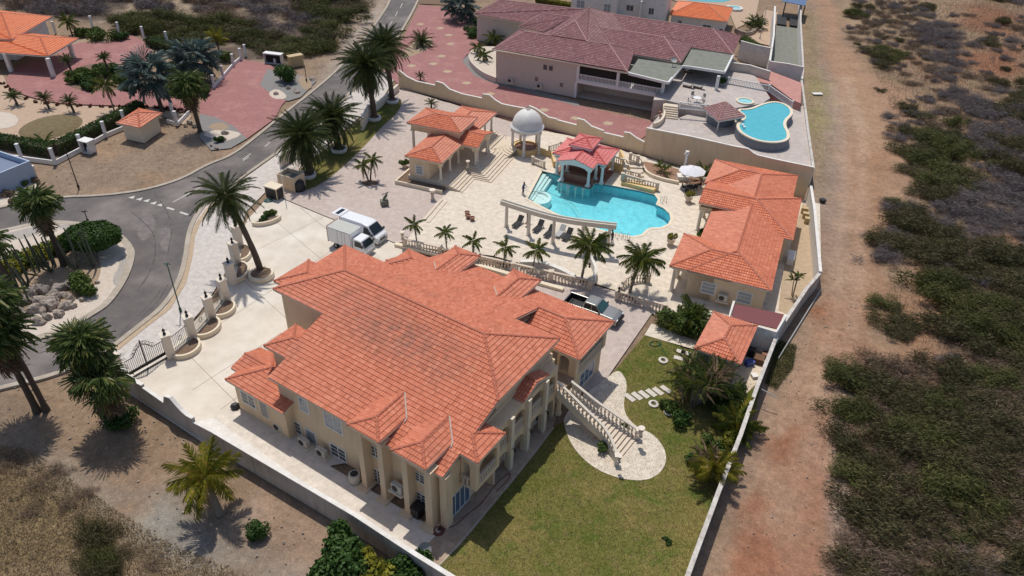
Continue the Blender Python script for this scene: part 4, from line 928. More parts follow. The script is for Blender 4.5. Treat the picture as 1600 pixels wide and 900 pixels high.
# NE wing upper loggia
mb = MB(); fnN = wbasis('y', 16.42, 1); fnNs = wbasis('x', 16.4, -1)
arch_wall(mb, fnN, 16.4, 21.7, 2.86, 5.3, .25, [(19.05, 4.3, 2.95, 4.55, .3)])
arch_wall(mb, fnNs, 14.6, 16.15, 2.86, 5.3, .25, [(15.25, .95, 2.95, 4.4, .35)])
mb.box(14.0, 16.62, 2.86, 16.15, 21.6, 2.98); mb.box(14.02, 21.45, 2.9, 16.15, 21.68, 5.3)
ob('corner_loggia', mb, 'cream', house)
balustrade(house, [(16.3, 16.95, 2.98), (16.3, 21.1, 2.98)], .92, .27, .05, 'stone', posts=[], rail=.09)
window(house, wbasis('y', 16.2, 1), 19.0, 1.35, 2.4, 1.5, glass='glassb', bars=(3,2)); window(house, wbasis('y', 14.0, 1), 18.6, 4.1, 1.2, 1.9, bars=(2,1), name='french_door')
mb = MB(); mb.box(13.9, 14.4, 2.7, 16.3, 16.6, 2.9); ob('stair_landing', mb, 'travd', house)
mb = MB(); mb.lathe([(.3,0),(.3,.25),(.22,.3),(.22,2.4),(.3,2.7)], (16.0, 14.7, 0), 10); ob('column', mb, 'cream', house)
for y in (7.55, 9.85, 12.3):
    mb = MB(); mb.tube([(16.12, y, 2.35), (16.3, y, 2.45), (16.34, y, 2.35)], .03, 5); mb.lathe([(.04,0),(.1,.08),(.1,.28),(.02,.36)], (16.34, y, 2.1), 8); ob('wall_lantern', mb, 'iron', house)

# outside stair
SR = [(872,597,3.95),(900,622,3.3),(921,643,2.72),(941,662,2.1),(955,684,1.5),(965,712,1.0)]
NRR = [(893,596,3.95),(919,616,3.2),(932,630,2.6),(944,637,2.3),(962,650,1.8),(981,661,1.35),(998,672,.98)]
st = thing('garden_stair', 'curved outside stair with white balustrades running down from the villa to the round patio', 'stairs', P(925, 690, 0))
so_ = Vector(st.location)
def resamp(pts, n):
    pts = [Vector(p) for p in pts]; L_ = [0]
    for a, b in zip(pts[:-1], pts[1:]): L_.append(L_[-1]+(b-a).length)
    out = []
    for i in range(n+1):
        d = L_[-1]*i/n
        for j in range(len(pts)-1):
            if d <= L_[j+1]+1e-9: out.append(pts[j].lerp(pts[j+1], (d-L_[j])/(L_[j+1]-L_[j]))); break
    return out
sp = resamp(smooth_open([P(a, b, c)-so_-Vector((0,0,.95)) for a, b, c in SR], 2), 18); npt = resamp(smooth_open([P(a, b, c)-so_-Vector((0,0,.95)) for a, b, c in NRR], 2), 18)
mb = MB()
for i in range(18):
    z = 3.0*(1-i/18); q = [sp[i], sp[i+1], npt[i+1], npt[i]]; zb = max(0, z-.55)
    mb.prism([(p.x, p.y) for p in q], zb, z-.0)
ob('steps', mb, 'travs', st)
for side in (sp, npt):
    pts = [Vector((p.x, p.y, 3.0*(1-i/18))) for i, p in enumerate(side)][::2]
    if pts[-1] != side[-1]: pts.append(Vector((side[-1].x, side[-1].y, 0)))
    balustrade(st, pts, 1.0, .3, .18, 'stone', posts=[len(pts)-1], r=.085, rail=.11, railmat='creamw')
mb = MB()
for side in (sp, npt):
    pts = [Vector((p.x, p.y)) for p in side]
    for i in range(len(pts)-1):
        d = (pts[i+1]-pts[i]).normalized(); n_ = Vector((-d.y, d.x))*.1; z0, z1 = 3.0*(1-i/18), 3.0*(1-(i+1)/18)
        vs = []
        for p, z in ((pts[i], z0), (pts[i+1], z1)): vs += [(p.x-n_.x, p.y-n_.y, max(0, z-.65)), (p.x+n_.x, p.y+n_.y, max(0, z-.65)), (p.x+n_.x, p.y+n_.y, z+.06), (p.x-n_.x, p.y-n_.y, z+.06)]
        mb.add(vs, [(0,1,5,4),(1,2,6,5),(2,3,7,6),(3,0,4,7),(3,2,1,0),(4,5,6,7)])
ob('stringer', mb, 'creaml', st)

# ================================================================== POOL WING (annex)
_o = P(1046, 416, 3.3); AF = Frame((_o.x, _o.y), -21.5)
ann = thing('pool_wing', 'long low guest wing with a red tiled roof right of the pool', 'house', AF.W(0,0), AF.yaw)
pr = .262
A3 = ([[( .2,13.2,3.95),(11,10.65,3.3),(11,10.65,3.3),(6.2,15.8,4.65),(.2,15.8,4.65)]], [])
zr3 = 4.65
f3 = [[(.2,13.3,zr3-pr*2.5),(8.5,13.3,zr3-pr*2.5),(6.2,15.8,zr3),(.2,15.8,zr3)], [(8.5,13.3,zr3-pr*2.5),(.2,13.3,zr3-pr*2.5),(4,13.3,zr3-pr*2.5)][:0] or [(8.49,13.29,zr3-pr*2.51),(10.95,10.68,3.3),(6.0,10.68,3.3),(6.0,13.29,zr3-pr*2.51)],
      [(11,10.65,3.3),(11,21,3.3),(6.2,15.8,zr3)], [(11,21,3.3),(.2,21,3.3),(.2,15.8,zr3),(6.2,15.8,zr3)]]
l3 = [((.2,15.8,zr3),(6.2,15.8,zr3)), ((11,10.65,3.3),(6.2,15.8,zr3)), ((11,21,3.3),(6.2,15.8,zr3))]
roof(ann, [hip(1.8,0,10,27.15,3.3,pr,'y'), hip(0,0,6.2,6.9,3.32,pr,'x',True,False), hip(-.25,19.7,5.6,27.1,3.32,pr,'x',True,False), (f3, l3)], 'tile_r', 'cap_o', seg=3)
mb = MB()
mb.box(2.2,.5,0,9.6,26.7,3.15); mb.box(2.0,.5,.001,4.5,6.4,3.17); mb.box(2.3,20.2,0,5,26.6,3.16); mb.box(8.9,11.2,0,10.5,20.5,3.14)
mb.box(.35,13.8,3.0,8,20.4,3.3); mb.box(.3,13.7,3.3,.5,17.9,3.9)
mb.box(.35,.45,2.75,2.3,6.5,3.2); mb.box(.2,20.1,2.75,2.4,26.7,3.2)
ob('wall', mb, 'cream', ann)
for x, y in ((.55,.7),(.55,6.2),(.55,3.4),(.6,14.2),(.6,17.6),(.5,20.4),(.5,26.4)):
    data_ob('column', mesh_of('column', column_mb(2.95, .2), 'creamw'), ann, (x, y, 0))
for px, py in ((1107,450),(1163,465)): win_at(ann, AF, 'x', .5, -1, px, py, 1.3, 1.2, glass='glassl', bars=(1,3))
window(ann, wbasis('y', 9.6, 1), 5.5, 1.7, 1.2, 1.2); window(ann, wbasis('y', 9.6, 1), 2.5, 1.05, .9, 2.1, glass='wood', bars=(1,1), name='door')
for y in (2.5, 9.5, 12.0): window(ann, wbasis('y', 2.2 if y > 6.4 else 2.0, -1), y, 1.2, 1.2, 2.1, bars=(2,1), name='french_door')

# shed roof over the service yard, right of the palms
_o = P(1084, 545, 2.6); SF = Frame((_o.x, _o.y), -27.3)
shed = thing('service_shed', 'small cream outbuilding with an orange pyramid roof beside the cluttered service yard', 'outbuilding', SF.W(0,0), SF.yaw)
roof(shed, [hip(0,0,4.15,6.25,2.6,.27,'y')], 'tile_o', 'cap_o')
mb = MB(); mb.box(.3,.3,0,3.85,5.95,2.5); ob('wall', mb, 'neigh', shed)
window(shed, wbasis('y', 3.85, 1), 2.2, 1.05, .9, 2.1, glass='dark', bars=(1,1), name='door')

# maroon flat lean-to between wing and shed
lt = thing('lean_to', 'white walled lean-to with a flat maroon metal roof beside the guest wing', 'lean-to', P(1180, 530, 0))
o_ = Vector(lt.location); q = [P(a, b, 2.45)-o_ for a, b in [(1148,475),(1225,491),(1215,514),(1143,496)]]
mb = MB(); mb.slab(q, .08); ob('roof_sheet', mb, 'maroonflat', lt)
mb = MB(); w1 = [P(a, b, 2.7)-o_ for a, b in [(1147,470),(1139,496),(1213,518),(1228,492)]]
path_wall(mb, w1, 2.7, .22); ob('parapet_wall', mb, 'whites', lt)

# ================================================================== GATEHOUSE
_o = P(632, 244, 3.6); GF = Frame((_o.x, _o.y), -19.8)
gate = thing('gatehouse', 'cream entrance pavilion with three overlapping orange roofs and white columns above wide steps', 'pavilion', GF.W(0,0), GF.yaw)
pg = .26
roof(gate, [hip(0,0,5.1,9,3.6,pg,'y',True,False), hip(-3,6.4,4.75,12.05,5.0,pg,'x'), hip(-.3,10,5.2,18.0,3.6,pg,'y',False,True), hip(3.5,6.1,7.35,11.5,3.55,.27,'x',False,False)], 'tile_r', 'cap_o')
mb = MB(); mb.box(-2.6,6.8,4.1,4.4,11.65,4.9); mb.box(.4,.4,-.1,3.2,5.2,3.45); mb.box(.4,5.2,3.0,4.8,17.6,3.44)
arch_wall(mb, wbasis('y', 4.75, 1), .4, 6.1, 2.7, 3.44, .3, [(2.0, 2.0, 2.7, 2.75, .5), (4.7, 1.9, 2.7, 2.75, .5)])
arch_wall(mb, wbasis('y', 7.0, 1), 6.4, 11.2, 2.75, 3.5, .3, [(8.8, 2.6, 2.75, 2.8, .62)]); arch_wall(mb, wbasis('x', 6.4, -1), 4.75, 6.7, 2.75, 3.5, .3, [(5.75, 1.4, 2.75, 2.8, .5)])
mb.add([(6.98,6.4,3.5),(6.98,11.2,3.5),(6.98,8.8,4.15),(6.72,6.4,3.5),(6.72,11.2,3.5),(6.72,8.8,4.15)], [(0,1,2),(5,4,3),(0,3,4,1),(1,4,5,2),(2,5,3,0)])
mb.box(-2.6,6.8,3.95,4.4,7.1,4.15)
ob('wall', mb, 'cream', gate)
cm = mesh_of('column', column_mb(3.1, .17), 'creamw'); cm2 = mesh_of('column', column_mb(2.35, .16), 'creamw'); cm3 = mesh_of('column', column_mb(4.0, .2), 'creamw')
for x, y in ((-2.4,7.0),(-2.4,11.4)): data_ob('column', cm3, gate, (x, y, 0))
for x, y in ((4.6,.7),(4.6,3.4),(4.6,6.0),(6.8,6.6),(6.8,7.2),(6.8,10.4),(6.8,11.0),(4.6,12.4),(4.6,15.0),(4.6,17.4),(.7,17.4),(.7,14),(.7,9.5)): data_ob('column', cm2, gate, (x, y, .9 if x > 4 else .55))
window(gate, wbasis('x', .4, -1), 1.8, 1.9, .9, 1.1, glass='glassl', bars=(1,3))
# floor and front steps
mb = MB(); mb.box(.2,.3,0,5.2,17.8,.9); mb.box(5.2,5.8,0,7.5,11.8,.9); ob('porch_floor', mb, 'travs', gate)
mb = MB()
for i in range(7):
    z = .9-.128*(i+1); d = .42*(i+1)
    if z < .03: z = .035
    mb.box(5.2-.01, .3+.01*i, 0, 5.2+d, 5.8-.0+0, z); mb.box(5.2, 5.8-d*.6, 0, 7.5+d, 11.8+d*.6, z+.002); mb.box(5.2, 11.8, 0, 5.2+d, 17.6, z+.001)
ob('steps', mb, 'travs', gate)
mb = MB(); path_wall(mb, [(-.9,6),(-.9,-1.0),(5.6,-1.0)], .5, .25, 0); ob('planter_kerb', mb, 'creaml', gate)
mb = MB(); mb.box(-.8,-.9,0,5.4,.35,.34); mb.box(-.8,.3,0,.2,6,.34); ob('planter_soil', mb, 'soil', gate)

# ================================================================== POOL BAR
_o = P(863, 240, 3); BF = Frame((_o.x, _o.y), -23.3)
bar = thing('pool_bar', 'swim-up bar pavilion with a pink red tiled roof and white columns on the pool edge', 'bar pavilion', BF.W(0,0), BF.yaw)
roof(bar, [hip(0,0,7.35,5.4,3.0,.27,'x'), hip(1.25,-1.75,6.2,2.2,3.0,.3,'y',False,False), hip(1.75,1.15,4.95,5.1,4.15,.3,'x')], 'tile_p', 'cap_p', trim='white', tu=.4, tv=.45)
mb = MB(); mb.box(2.1,1.5,3.5,4.6,4.8,4.08); ob('clerestory', mb, 'white', bar)
mb = MB(); mb.add([(1.45,-1.5,2.85),(6.0,-1.5,2.85),(3.72,-1.5,3.62),(1.45,-1.35,2.85),(6.0,-1.35,2.85),(3.72,-1.35,3.62)], [(1,0,2),(3,4,5),(0,1,4,3),(1,2,5,4),(2,0,3,5)])
arch_wall(mb, wbasis('x', -1.5, -1), 1.5, 5.95, 2.35, 2.86, .2, [(3.72, 3.4, 2.35, 2.36, .4)]); mb.box(.3,.3,2.75,7.05,5.1,2.9)
ob('pediment', mb, 'white', bar)
cb = mesh_of('column', column_mb(2.45, .2), 'white')
for x, y in ((1.9,-1.0),(5.5,-1.0),(.6,.5),(6.8,.5),(.6,4.9),(6.8,4.9),(1.75,1.3),(5.7,1.3)): data_ob('column', cb, bar, (x, y, .1 if y > 0 else 0.1))
mb = MB(); mb.box(1.5,-1.3,-.1,6.0,.5,.12); mb.box(.2,.5,-.1,7.2,5.2,.11); ob('bar_platform', mb, 'rust', bar)
mb = MB(); mb.box(1.6,-1.2,-1.34,5.9,.5,-.1); ob('platform_base', mb, 'poolr', bar)
mb = MB(); mb.box(1.5,-.6,.12,6.0,-.3,1.05); mb.box(.8,2.4,.12,6.6,2.8,1.1); mb.box(1.3,3.6,.12,6.2,4.9,1.9); ob('bar_counter', mb, 'rust', bar)
stool = thing('bar_stool', 'white stone stool standing in the pool in front of the swim-up bar', 'stool', P(886, 292, -.12), group='stools in the pool at the bar')
mb = MB(); mb.lathe([(.09,-1.2),(.09,.1),(.13,.14)], n=8); ob('stem', mb, 'whites', stool)
mb = MB(); mb.lathe([(.1,.12),(.2,.15),(.2,.22),(.16,.25)], n=10); ob('seat', mb, 'whites', stool)
for px, py in ((873,284.5),(877.5,290),(888.5,293.5),(899.5,296),(911,297.5),(926,290)): copy_tree(stool, P(px, py, -.12))

# ================================================================== DOME GAZEBO
gc = P(822, 236, 0); gz = thing('domed_gazebo', 'round white domed gazebo on four columns above curved steps', 'gazebo', gc)
mb = MB(); R_ = 2.05
mb.lathe([(R_+.28, 3.62), (R_+.3, 3.72), (R_+.1, 3.78)]+[(R_*math.cos(t)*1.02, 3.78+R_*1.12*math.sin(t)) for t in [i*PI/2/14 for i in range(1, 14)]]+[(.02, 3.78+R_*1.13)], n=32); ob('dome', mb, 'dome', gz, smooth=False)
for p_ in gz.children[0].data.polygons: p_.use_smooth = True
mb = MB(); mb.lathe([(.12,0),(.3,.04),(.2,.14),(.02,.2)], (0,0,3.74+R_*1.12), 10); ob('finial', mb, 'grey', gz)
mb = MB(); mb.lathe([(R_-.15,3.2),(R_+.02,3.2),(R_+.04,3.4),(R_+.14,3.5),(R_+.16,3.64),(R_-.15,3.64)], n=32, cap=False); ob('ring_beam', mb, 'whites', gz)
cg = mesh_of('column', column_mb(3.2, .2), 'whites')
for k in range(5):
    t = math.radians(-100+72*k); data_ob('column', cg, gz, ((R_-.1)*math.cos(t), (R_-.1)*math.sin(t), .02))
mb = MB(); mb.lathe([(1.95,0),(1.95,.75),(1.85,.8),(1.6,.8),(1.6,.5)], n=28, cap=False); ob('round_wall', mb, 'yellow', gz)
mb = MB(); mb.lathe([(1.61,.0),(1.61,.5),(.0,.5)], n=24, cap=False); ob('gazebo_floor', mb, 'rust', gz)
cs = thing('curved_steps', 'fan of pale curved steps between the gatehouse and the domed gazebo', 'steps', gc)
mb = MB()
for i in range(7):
    r0 = 2.1+.42*i; z = .88-.12*i
    vs = []; n_ = 14
    for j in range(n_+1):
        t = math.radians(120+110*j/n_); vs.append((r0*math.cos(t), r0*math.sin(t))); 
    inner = [(1.96*math.cos(math.radians(120+110*j/n_)), 1.96*math.sin(math.radians(120+110*j/n_))) for j in range(n_, -1, -1)]
    outer = [((r0+.42)*math.cos(math.radians(120+110*j/n_)), (r0+.42)*math.sin(math.radians(120+110*j/n_))) for j in range(n_+1)]
    mb.prism(outer+inner, 0, z+.002*i)
ob('step', mb, 'travs', cs)
# yellow retaining wall and upper platform behind the bar
mb = MB(); path_wall(mb, [P(a, b) for a, b in [(838,239),(850,243),(862,246),(866,262)]], .9, .3); ob('retaining_wall', mb, 'yellow', None, 'yellow curved retaining wall between the domed gazebo and the pool bar', 'wall')
mb = MB(); path_wall(mb, [P(a, b) for a, b in [(947,262),(960,266),(972,272),(975,262),(968,246)]], 1.2, .3); ob('retaining_wall', mb, 'yellow', None, 'yellow retaining wall right of the pool bar below the stair', 'wall')

# ================================================================== NEIGHBOUR HOUSE (maroon)
z7 = lambda x, y, z: P(700+x/6.154, y/6.154, z); z9 = lambda x, y, z: P(940+x/4.706, y/4.706, z)
NF = Frame((P(769.9,76.4,5.8).x, P(769.9,76.4,5.8).y), -22.3)
nh = thing('maroon_roofed_house', 'large greyish house with a maroon tiled roof and white upper balcony', 'house', NF.W(0,0), NF.yaw)
inv = Matrix.Rotation(-NF.yaw, 4, 'Z') @ Matrix.Translation(-NF.o)
def n_(q): return tuple(inv @ q)
Q = dict(SW=z7(425,475,5.8), r1=z7(740,305,7.45), r2=z7(980,345,7.45), pk=z7(1225,205,8.97), v=z7(1335,400,7.45), r3=z7(1550,430,7.45), S=z9(190,530,5.8), E0=z9(245,365,5.8), E=z9(268,405,5.8),
 mr=z7(1355,75,8.97), uW=z7(675,260,6.0), uT=z7(920,130,7.3), uR=z7(1190,165,7.3), uS=z7(920,310,6.0), bW=z7(245,135,5.0), bT=z7(510,0,6.7), bR=z7(1240,85,6.7), bS=z7(700,225,5.0),
 cW=z7(1468,262,7.5), cL=z7(1600,455,6.1), cR=z9(460,275,7.5), cR2=z9(630,310,5.9), cS=z9(585,460,5.8), cE=z9(655,355,5.8), dL=z9(90,110,7.7), dR=z9(820,215,7.7), dE=z9(1025,265,5.8), dS=z9(965,400,5.8), dS0=z9(660,362,5.8))
Q = {k: n_(v) for k, v in Q.items()}
def loc3(x, y, z): return (x, y, z)
B0 = (Q['SW'][0]-.3, 12.2, 5.8); cS0 = loc3(Q['S'][0]-4, Q['cS'][1]-.1, 5.8); mrE = loc3(17.5, 23, 6.2)
nf = [[Q['SW'], Q['S'], Q['r3'], Q['r1']], [Q['r2'], Q['v'], Q['pk']], [B0, Q['SW'], Q['r1']], [Q['S'], Q['E0'], Q['r3']], [B0, Q['r1'], Q['r2'], loc3(Q['r2'][0], 12.2, 5.8)],
      [loc3(2.2, 25, 4.6), loc3(1.2, 12, 4.4), Q['r2'], Q['pk'], Q['mr']], [loc3(18.0, 8, 5.9), loc3(18.5, 28, 5.9), Q['mr'], Q['pk'], Q['v']],
      [Q['r3'], Q['E0'], loc3(14, Q['E0'][1]+.6, 5.8), loc3(14, Q['r3'][1], 7.45)],
      [Q['uW'], Q['uS'], Q['uR'], Q['uT']], [loc3(Q['uW'][0]+.1, Q['uT'][1]+3, 6.0), Q['uW'], Q['uT']],
      [Q['bW'], loc3(6, Q['bS'][1], 5.0), loc3(6, Q['bR'][1], 6.7), Q['bT']], [loc3(Q['bW'][0], Q['bT'][1]+6, 5.0), Q['bW'], Q['bT']], [loc3(6, Q['bT'][1]+6, 5), loc3(Q['bW'][0], Q['bT'][1]+6, 5.0), Q['bT'], loc3(6, Q['bR'][1], 6.7)],
      [loc3(14, Q['cS'][1], 5.8), Q['cS'], Q['cR'], loc3(Q['cW'][0], Q['cR'][1], Q['cR'][2])], [Q['cS'], loc3(Q['cS'][0]-.4, Q['cR2'][1], 5.8), Q['cR']], [loc3(Q['cS'][0]-.4, Q['cR2'][1], 5.8), loc3(14, Q['cR2'][1], 5.8), loc3(14, Q['cR'][1], Q['cR'][2]), Q['cR']],
      [loc3(12, Q['dS'][1], 5.8), Q['dS'], Q['dR'], loc3(10, Q['dR'][1], 7.7)], [Q['dS'], Q['dE'], Q['dR']], [Q['dE'], loc3(12, Q['dE'][1]+1.5, 5.8), loc3(10, Q['dR'][1], 7.7), Q['dR']]]
nl = [(Q['SW'],Q['r1']),(Q['r1'],Q['r2']),(Q['r2'],Q['pk']),(Q['pk'],Q['v']),(Q['v'],Q['r3']),(Q['r3'],Q['S']),(Q['r3'],Q['E0']),(Q['pk'],Q['mr']),(Q['uW'],Q['uT']),(Q['uT'],Q['uR']),(Q['bW'],Q['bT']),(Q['bT'],loc3(6,Q['bR'][1],6.7)),
      (loc3(Q['cW'][0],Q['cR'][1],Q['cR'][2]),Q['cR']),(Q['cR'],Q['cS']),(Q['cR'],loc3(Q['cS'][0]-.4,Q['cR2'][1],5.8)),(loc3(10,Q['dR'][1],7.7),Q['dR']),(Q['dR'],Q['dS']),(Q['dR'],Q['dE'])]
def ccw(f):
    a = sum(f[i][0]*f[(i+1)%len(f)][1]-f[(i+1)%len(f)][0]*f[i][1] for i in range(len(f))); return f if a > 0 else f[::-1]
def planar(f):
    f = ccw(f)
    if len(f) == 3: return [f]
    n__ = (Vector(f[1])-Vector(f[0])).cross(Vector(f[2])-Vector(f[0])).normalized()
    if max(abs((Vector(p)-Vector(f[0])).dot(n__)) for p in f) < .06: return [f]
    return [[f[i] for i in t_] for t_ in tessellate_polygon([[Vector(p) for p in f]])]
roof(nh, [([ccw(g) for f in nf for g in planar(f)], nl)], 'tile_m', 'cap_m', seg=3, tu=.33, tv=.45)
sx, sy = Q['S'][0], Q['S'][1]; bal0 = NF.L(905, 165, 0).x
mb = MB(); mb.box(.5, .6, 0, 14.6, 11.6, 5.65); mb.box(3, 11, 0, 19, 24, 5.4); mb.box(18, 9.2, 0, 28.3, 17.5, 5.6); mb.box(12, 17.6, 0, 34.6, 27, 5.62); mb.box(Q['bW'][0]+.5, Q['bW'][1]+.5, 0, 6, Q['bW'][1]+11, 4.85)
mb.box(Q['uW'][0]+.4, Q['uW'][1]+.4, 0, Q['uS'][0]-.3, Q['uT'][1]+2, 5.9)
ob('wall', mb, 'neigh', nh)
# balcony front
bx0, bx1 = 14.6, 28.6
mb = MB(); mb.box(bx0, .45, 2.55, bx1+.3, 4.5, 3.0); mb.box(bx0, .55, 5.3, bx1+.2, .95, 5.62)
for x in (bx0+.1, (bx0+bx1)/2-.3, bx1-.1): mb.box(x-.2, .5, 3.0, x+.25, .9, 5.3)
mb.box(bx1-.1, .5, 0, bx1+.3, .95, 2.6); mb.box(bx0-.25, .5, 0, bx0+.15, .95, 2.6)
ob('balcony_frame', mb, 'white', nh)
mb = MB(); mb.box(bx0, 4.5, 0, bx1, 4.7, 5.5); mb.box(bx0, .96, .0, bx1, 4.5, .04); ob('garage_recess', mb, 'neigh', nh)
mb = MB(); mb.box(bx0+.3, .75, 4.0, (bx0+bx1)/2-.55, .78, 5.3); mb.box((bx0+bx1)/2, .75, 4.0, bx1-.35, .78, 5.3); ob('insect_screen', mb, 'dark', nh)
balustrade(nh, [(bx0+.2,.62,3.0),((bx0+bx1)/2-.3,.62,3.0)], 1.0, .22, .1, 'white', posts=[], r=.045, rail=.07, square=True)
balustrade(nh, [((bx0+bx1)/2,.62,3.0),(bx1-.2,.62,3.0)], 1.0, .22, .1, 'white', posts=[], r=.045, rail=.07, square=True)
window(nh, wbasis('x', .6, -1), 9.1, 4.1, .65, .8, bars=(1,1), frame='neigh'); window(nh, wbasis('x', .6, -1), 10.1, 4.1, .65, .8, bars=(1,1), frame='neigh')
for x, z in ((7.7,1.9),(12.1,1.7)): window(nh, wbasis('x', .6, -1), x, z, .55, .6, glass='wood', bars=(1,3), frame='neigh', name='vent')
# flat felt roofs and patio posts
fl = [z9(200,535,5.7), z9(490,605,5.7), z9(592,480,5.7), z9(270,432,5.7)]; fl2 = [z9(592,484,5.5), z9(660,490,5.7), z9(905,528,5.7), z9(968,402,5.7), z9(660,362,5.7)]
mb = MB(); mb.slab([n_(p) for p in fl], .3); mb.slab([n_(p) for p in fl2], .3); ob('flat_roof', mb, 'feltgrey', nh)
mb = MB()
def edge(a, b, h=.32, t=.14):
    a, b = Vector(n_(a)), Vector(n_(b)); d = (b-a); nn = Vector((-d.y, d.x, 0)).normalized()*t
    vs = []
    for p in (a, b): vs += [p-nn+Vector((0,0,-h)), p+nn+Vector((0,0,-h)), p+nn+Vector((0,0,.06)), p-nn+Vector((0,0,.06))]
    mb.add(vs, [(0,1,5,4),(1,2,6,5),(2,3,7,6),(3,0,4,7),(3,2,1,0),(4,5,6,7)])
edge(fl[0], fl[1]); edge(fl2[0], fl2[1]); edge(fl2[1], fl2[2]); edge(fl2[2], fl2[3]); edge(fl[1], fl2[0])
ob('fascia', mb, 'white', nh)
mb = MB(); pp_ = Vector(n_(z9(840,660,3.3))); mb.box(pp_.x-.2, pp_.y-.2, 3.2, pp_.x+.25, pp_.y+.25, 5.5); ob('patio_post', mb, 'white', nh)
# upper terrace (z 3.3) and lower terrace (z 2.0)
up = [z9(380,735,3.3), z9(470,735,3.3), z9(565,760,3.3), z9(780,800,3.3), z9(960,800,3.3), z9(1180,760,3.3), z9(1240,720,3.3), z9(1130,560,3.3), z9(900,380,3.3), z9(640,340,3.3), z9(450,560,3.3)]
mb = MB(); mb.prism(up, 0, 3.3); ob('upper_terrace', mb, 'greydeck', kind='structure')
lowt = [P(1012,201,2.0), P(1030,180,2.0), z9(380,860,2.0), z9(450,830,2.0), z9(560,870,2.0), z9(1000,700,2.0), z9(1420,790,2.0), P(1255,165,2.0), P(1263,210,2.0), P(1272,267,2.0), P(1210,254,2.0), P(1080,219,2.0)]
mb = MB(); mb.prism(lowt, 0, 2.0); ob('lower_terrace', mb, 'greydeck', kind='structure')
rp = [z9(950,480,3.2), z9(1235,520,3.2), z9(1470,610,3.2), z9(1465,760,3.2), z9(1415,740,3.2), z9(1250,620,3.2), z9(930,560,3.2)]
mb = MB(); mb.prism(rp, 0, 3.2); ob('salmon_paver_yard', mb, 'redpav2', kind='structure')

# ================================================================== WALLS, GATE, FENCES
def traced_wall(name, label, A, B, tops, mat_='cream', t=.22, z0=0., side=1, capm='whites', cap_h=.08, group=None):
    """boundary wall standing on the line A-B; tops = pixels of its upper edge"""
    prof = [on_wall(x, y, A, B) for x, y in tops]; root = thing(name, label, 'wall', (A[0], A[1], 0), group=group)
    L_ = Vector((A[0], A[1], 0)); mb = wall_profile(MB(), (0,0), (B[0]-A[0], B[1]-A[1]), prof, t, z0, side); ob('wall_face', mb, mat_, root)
    e = Vector((B[0]-A[0], B[1]-A[1], 0)).normalized(); n = Vector((-e.y, e.x, 0))*side; cm_ = MB()
    for (s0, h0), (s1, h1) in zip(prof[:-1], prof[1:]):
        if s1-s0 < .02: continue
        a, b = e*s0-n*.04, e*s1-n*.04; w_ = n*(t+.08)
        q = [a, b, b+w_, a+w_]; hs = [h0, h1, h1, h0]
        cm_.add([(p.x, p.y, h) for p, h in zip(q, hs)]+[(p.x, p.y, h+cap_h) for p, h in zip(q, hs)], [(3,2,1,0),(4,5,6,7),(0,1,5,4),(1,2,6,5),(2,3,7,6),(3,0,4,7)])
    ob('coping', cm_, capm, root); return root
NA, NB = P(620, 135.5), P(1281, 318)
traced_wall('boundary_wall', 'cream boundary wall with a wave-shaped top between the forecourt and the red paved drive', NA, NB,
  [(622,110),(624,111),(635,120),(650,127.5),(680,134),(681,127.5),(692,131),(702,140),(722,147.5),(753,154),(754,147.5),(764,149),(775,158),(784,163),(798,166),(820,170),(826,166),(836,170),(845,176),(857,184),(869.5,186.5),(870,188),(901,196),(901.7,186),(912,188),(924,198),(943,205),(943.5,208),(974,215),(975,207),(984,208.5),(994,216),(1009,224)])
traced_wall('retaining_wall', 'tall cream retaining wall below the neighbour pool terrace', NA, NB, [(1010,200.5),(1080,214),(1146,229),(1169,233),(1176,239),(1183,243),(1213,250),(1271,262)], side=1)
# east wall along the dirt track
def px_wall(name, label, px, h, t=.24, mat_='whites', capw=.32, group=None, capm='whites', z0=0):
    pts = [P(a, b, h) for a, b in px]; root = thing(name, label, 'wall', (pts[0].x, pts[0].y, 0), group=group); o_ = root.location
    q = [(p.x-o_.x, p.y-o_.y) for p in pts]
    ob('wall_face', path_wall(MB(), q, h-.001, t, z0), mat_, root); cp_ = path_wall(MB(), q, h+.08, capw, h); ob('coping', cp_, capm, root); return root
px_wall('boundary_wall', 'white boundary wall between the guest wing and the dirt track, in straight segments', [(1267,290),(1273,330),(1282,425)], 2.2)
px_wall('boundary_wall', 'weathered grey boundary wall running down the lawn edge along the dirt track', [(1282,426),(1261,450),(1232,493),(1217,516),(1200,560),(1183,604),(1157,680),(1125,762),(1085,870),(1060,940)], 2.0, mat_='outwall', capm='capw')
px_wall('boundary_wall', 'long white wall beside the neighbour pool terrace and the dirt track', [(1252,-20),(1251,35),(1255,105),(1253,128),(1262,200),(1271,263)], 2.4, z0=0, capm='capw')
# south wall
_q = P(335,676,2.05); SA, SB = P(174, 596), Vector((_q.x, _q.y, 0))
s_ = [(181,571),(190,580),(199,590),(215,600),(221,603),(222,606),(256,630),(256.5,620),(265,622.5),(273,632),(282,642),(291,650),(300,655),(300.5,660),(335,678)]
traced_wall('boundary_wall', 'curving white topped boundary wall left of the iron entrance gate', SA, SB, s_, mat_='outwall', side=1)
SA2 = P(335, 711); SB2 = P(700, 940)
px_wall('boundary_wall', 'long white topped boundary wall with grey outer face along the side walkway', [(334,675),(400,714),(487,765),(555,805),(650,867),(702,899),(780,950)], 2.05, mat_='outwall')

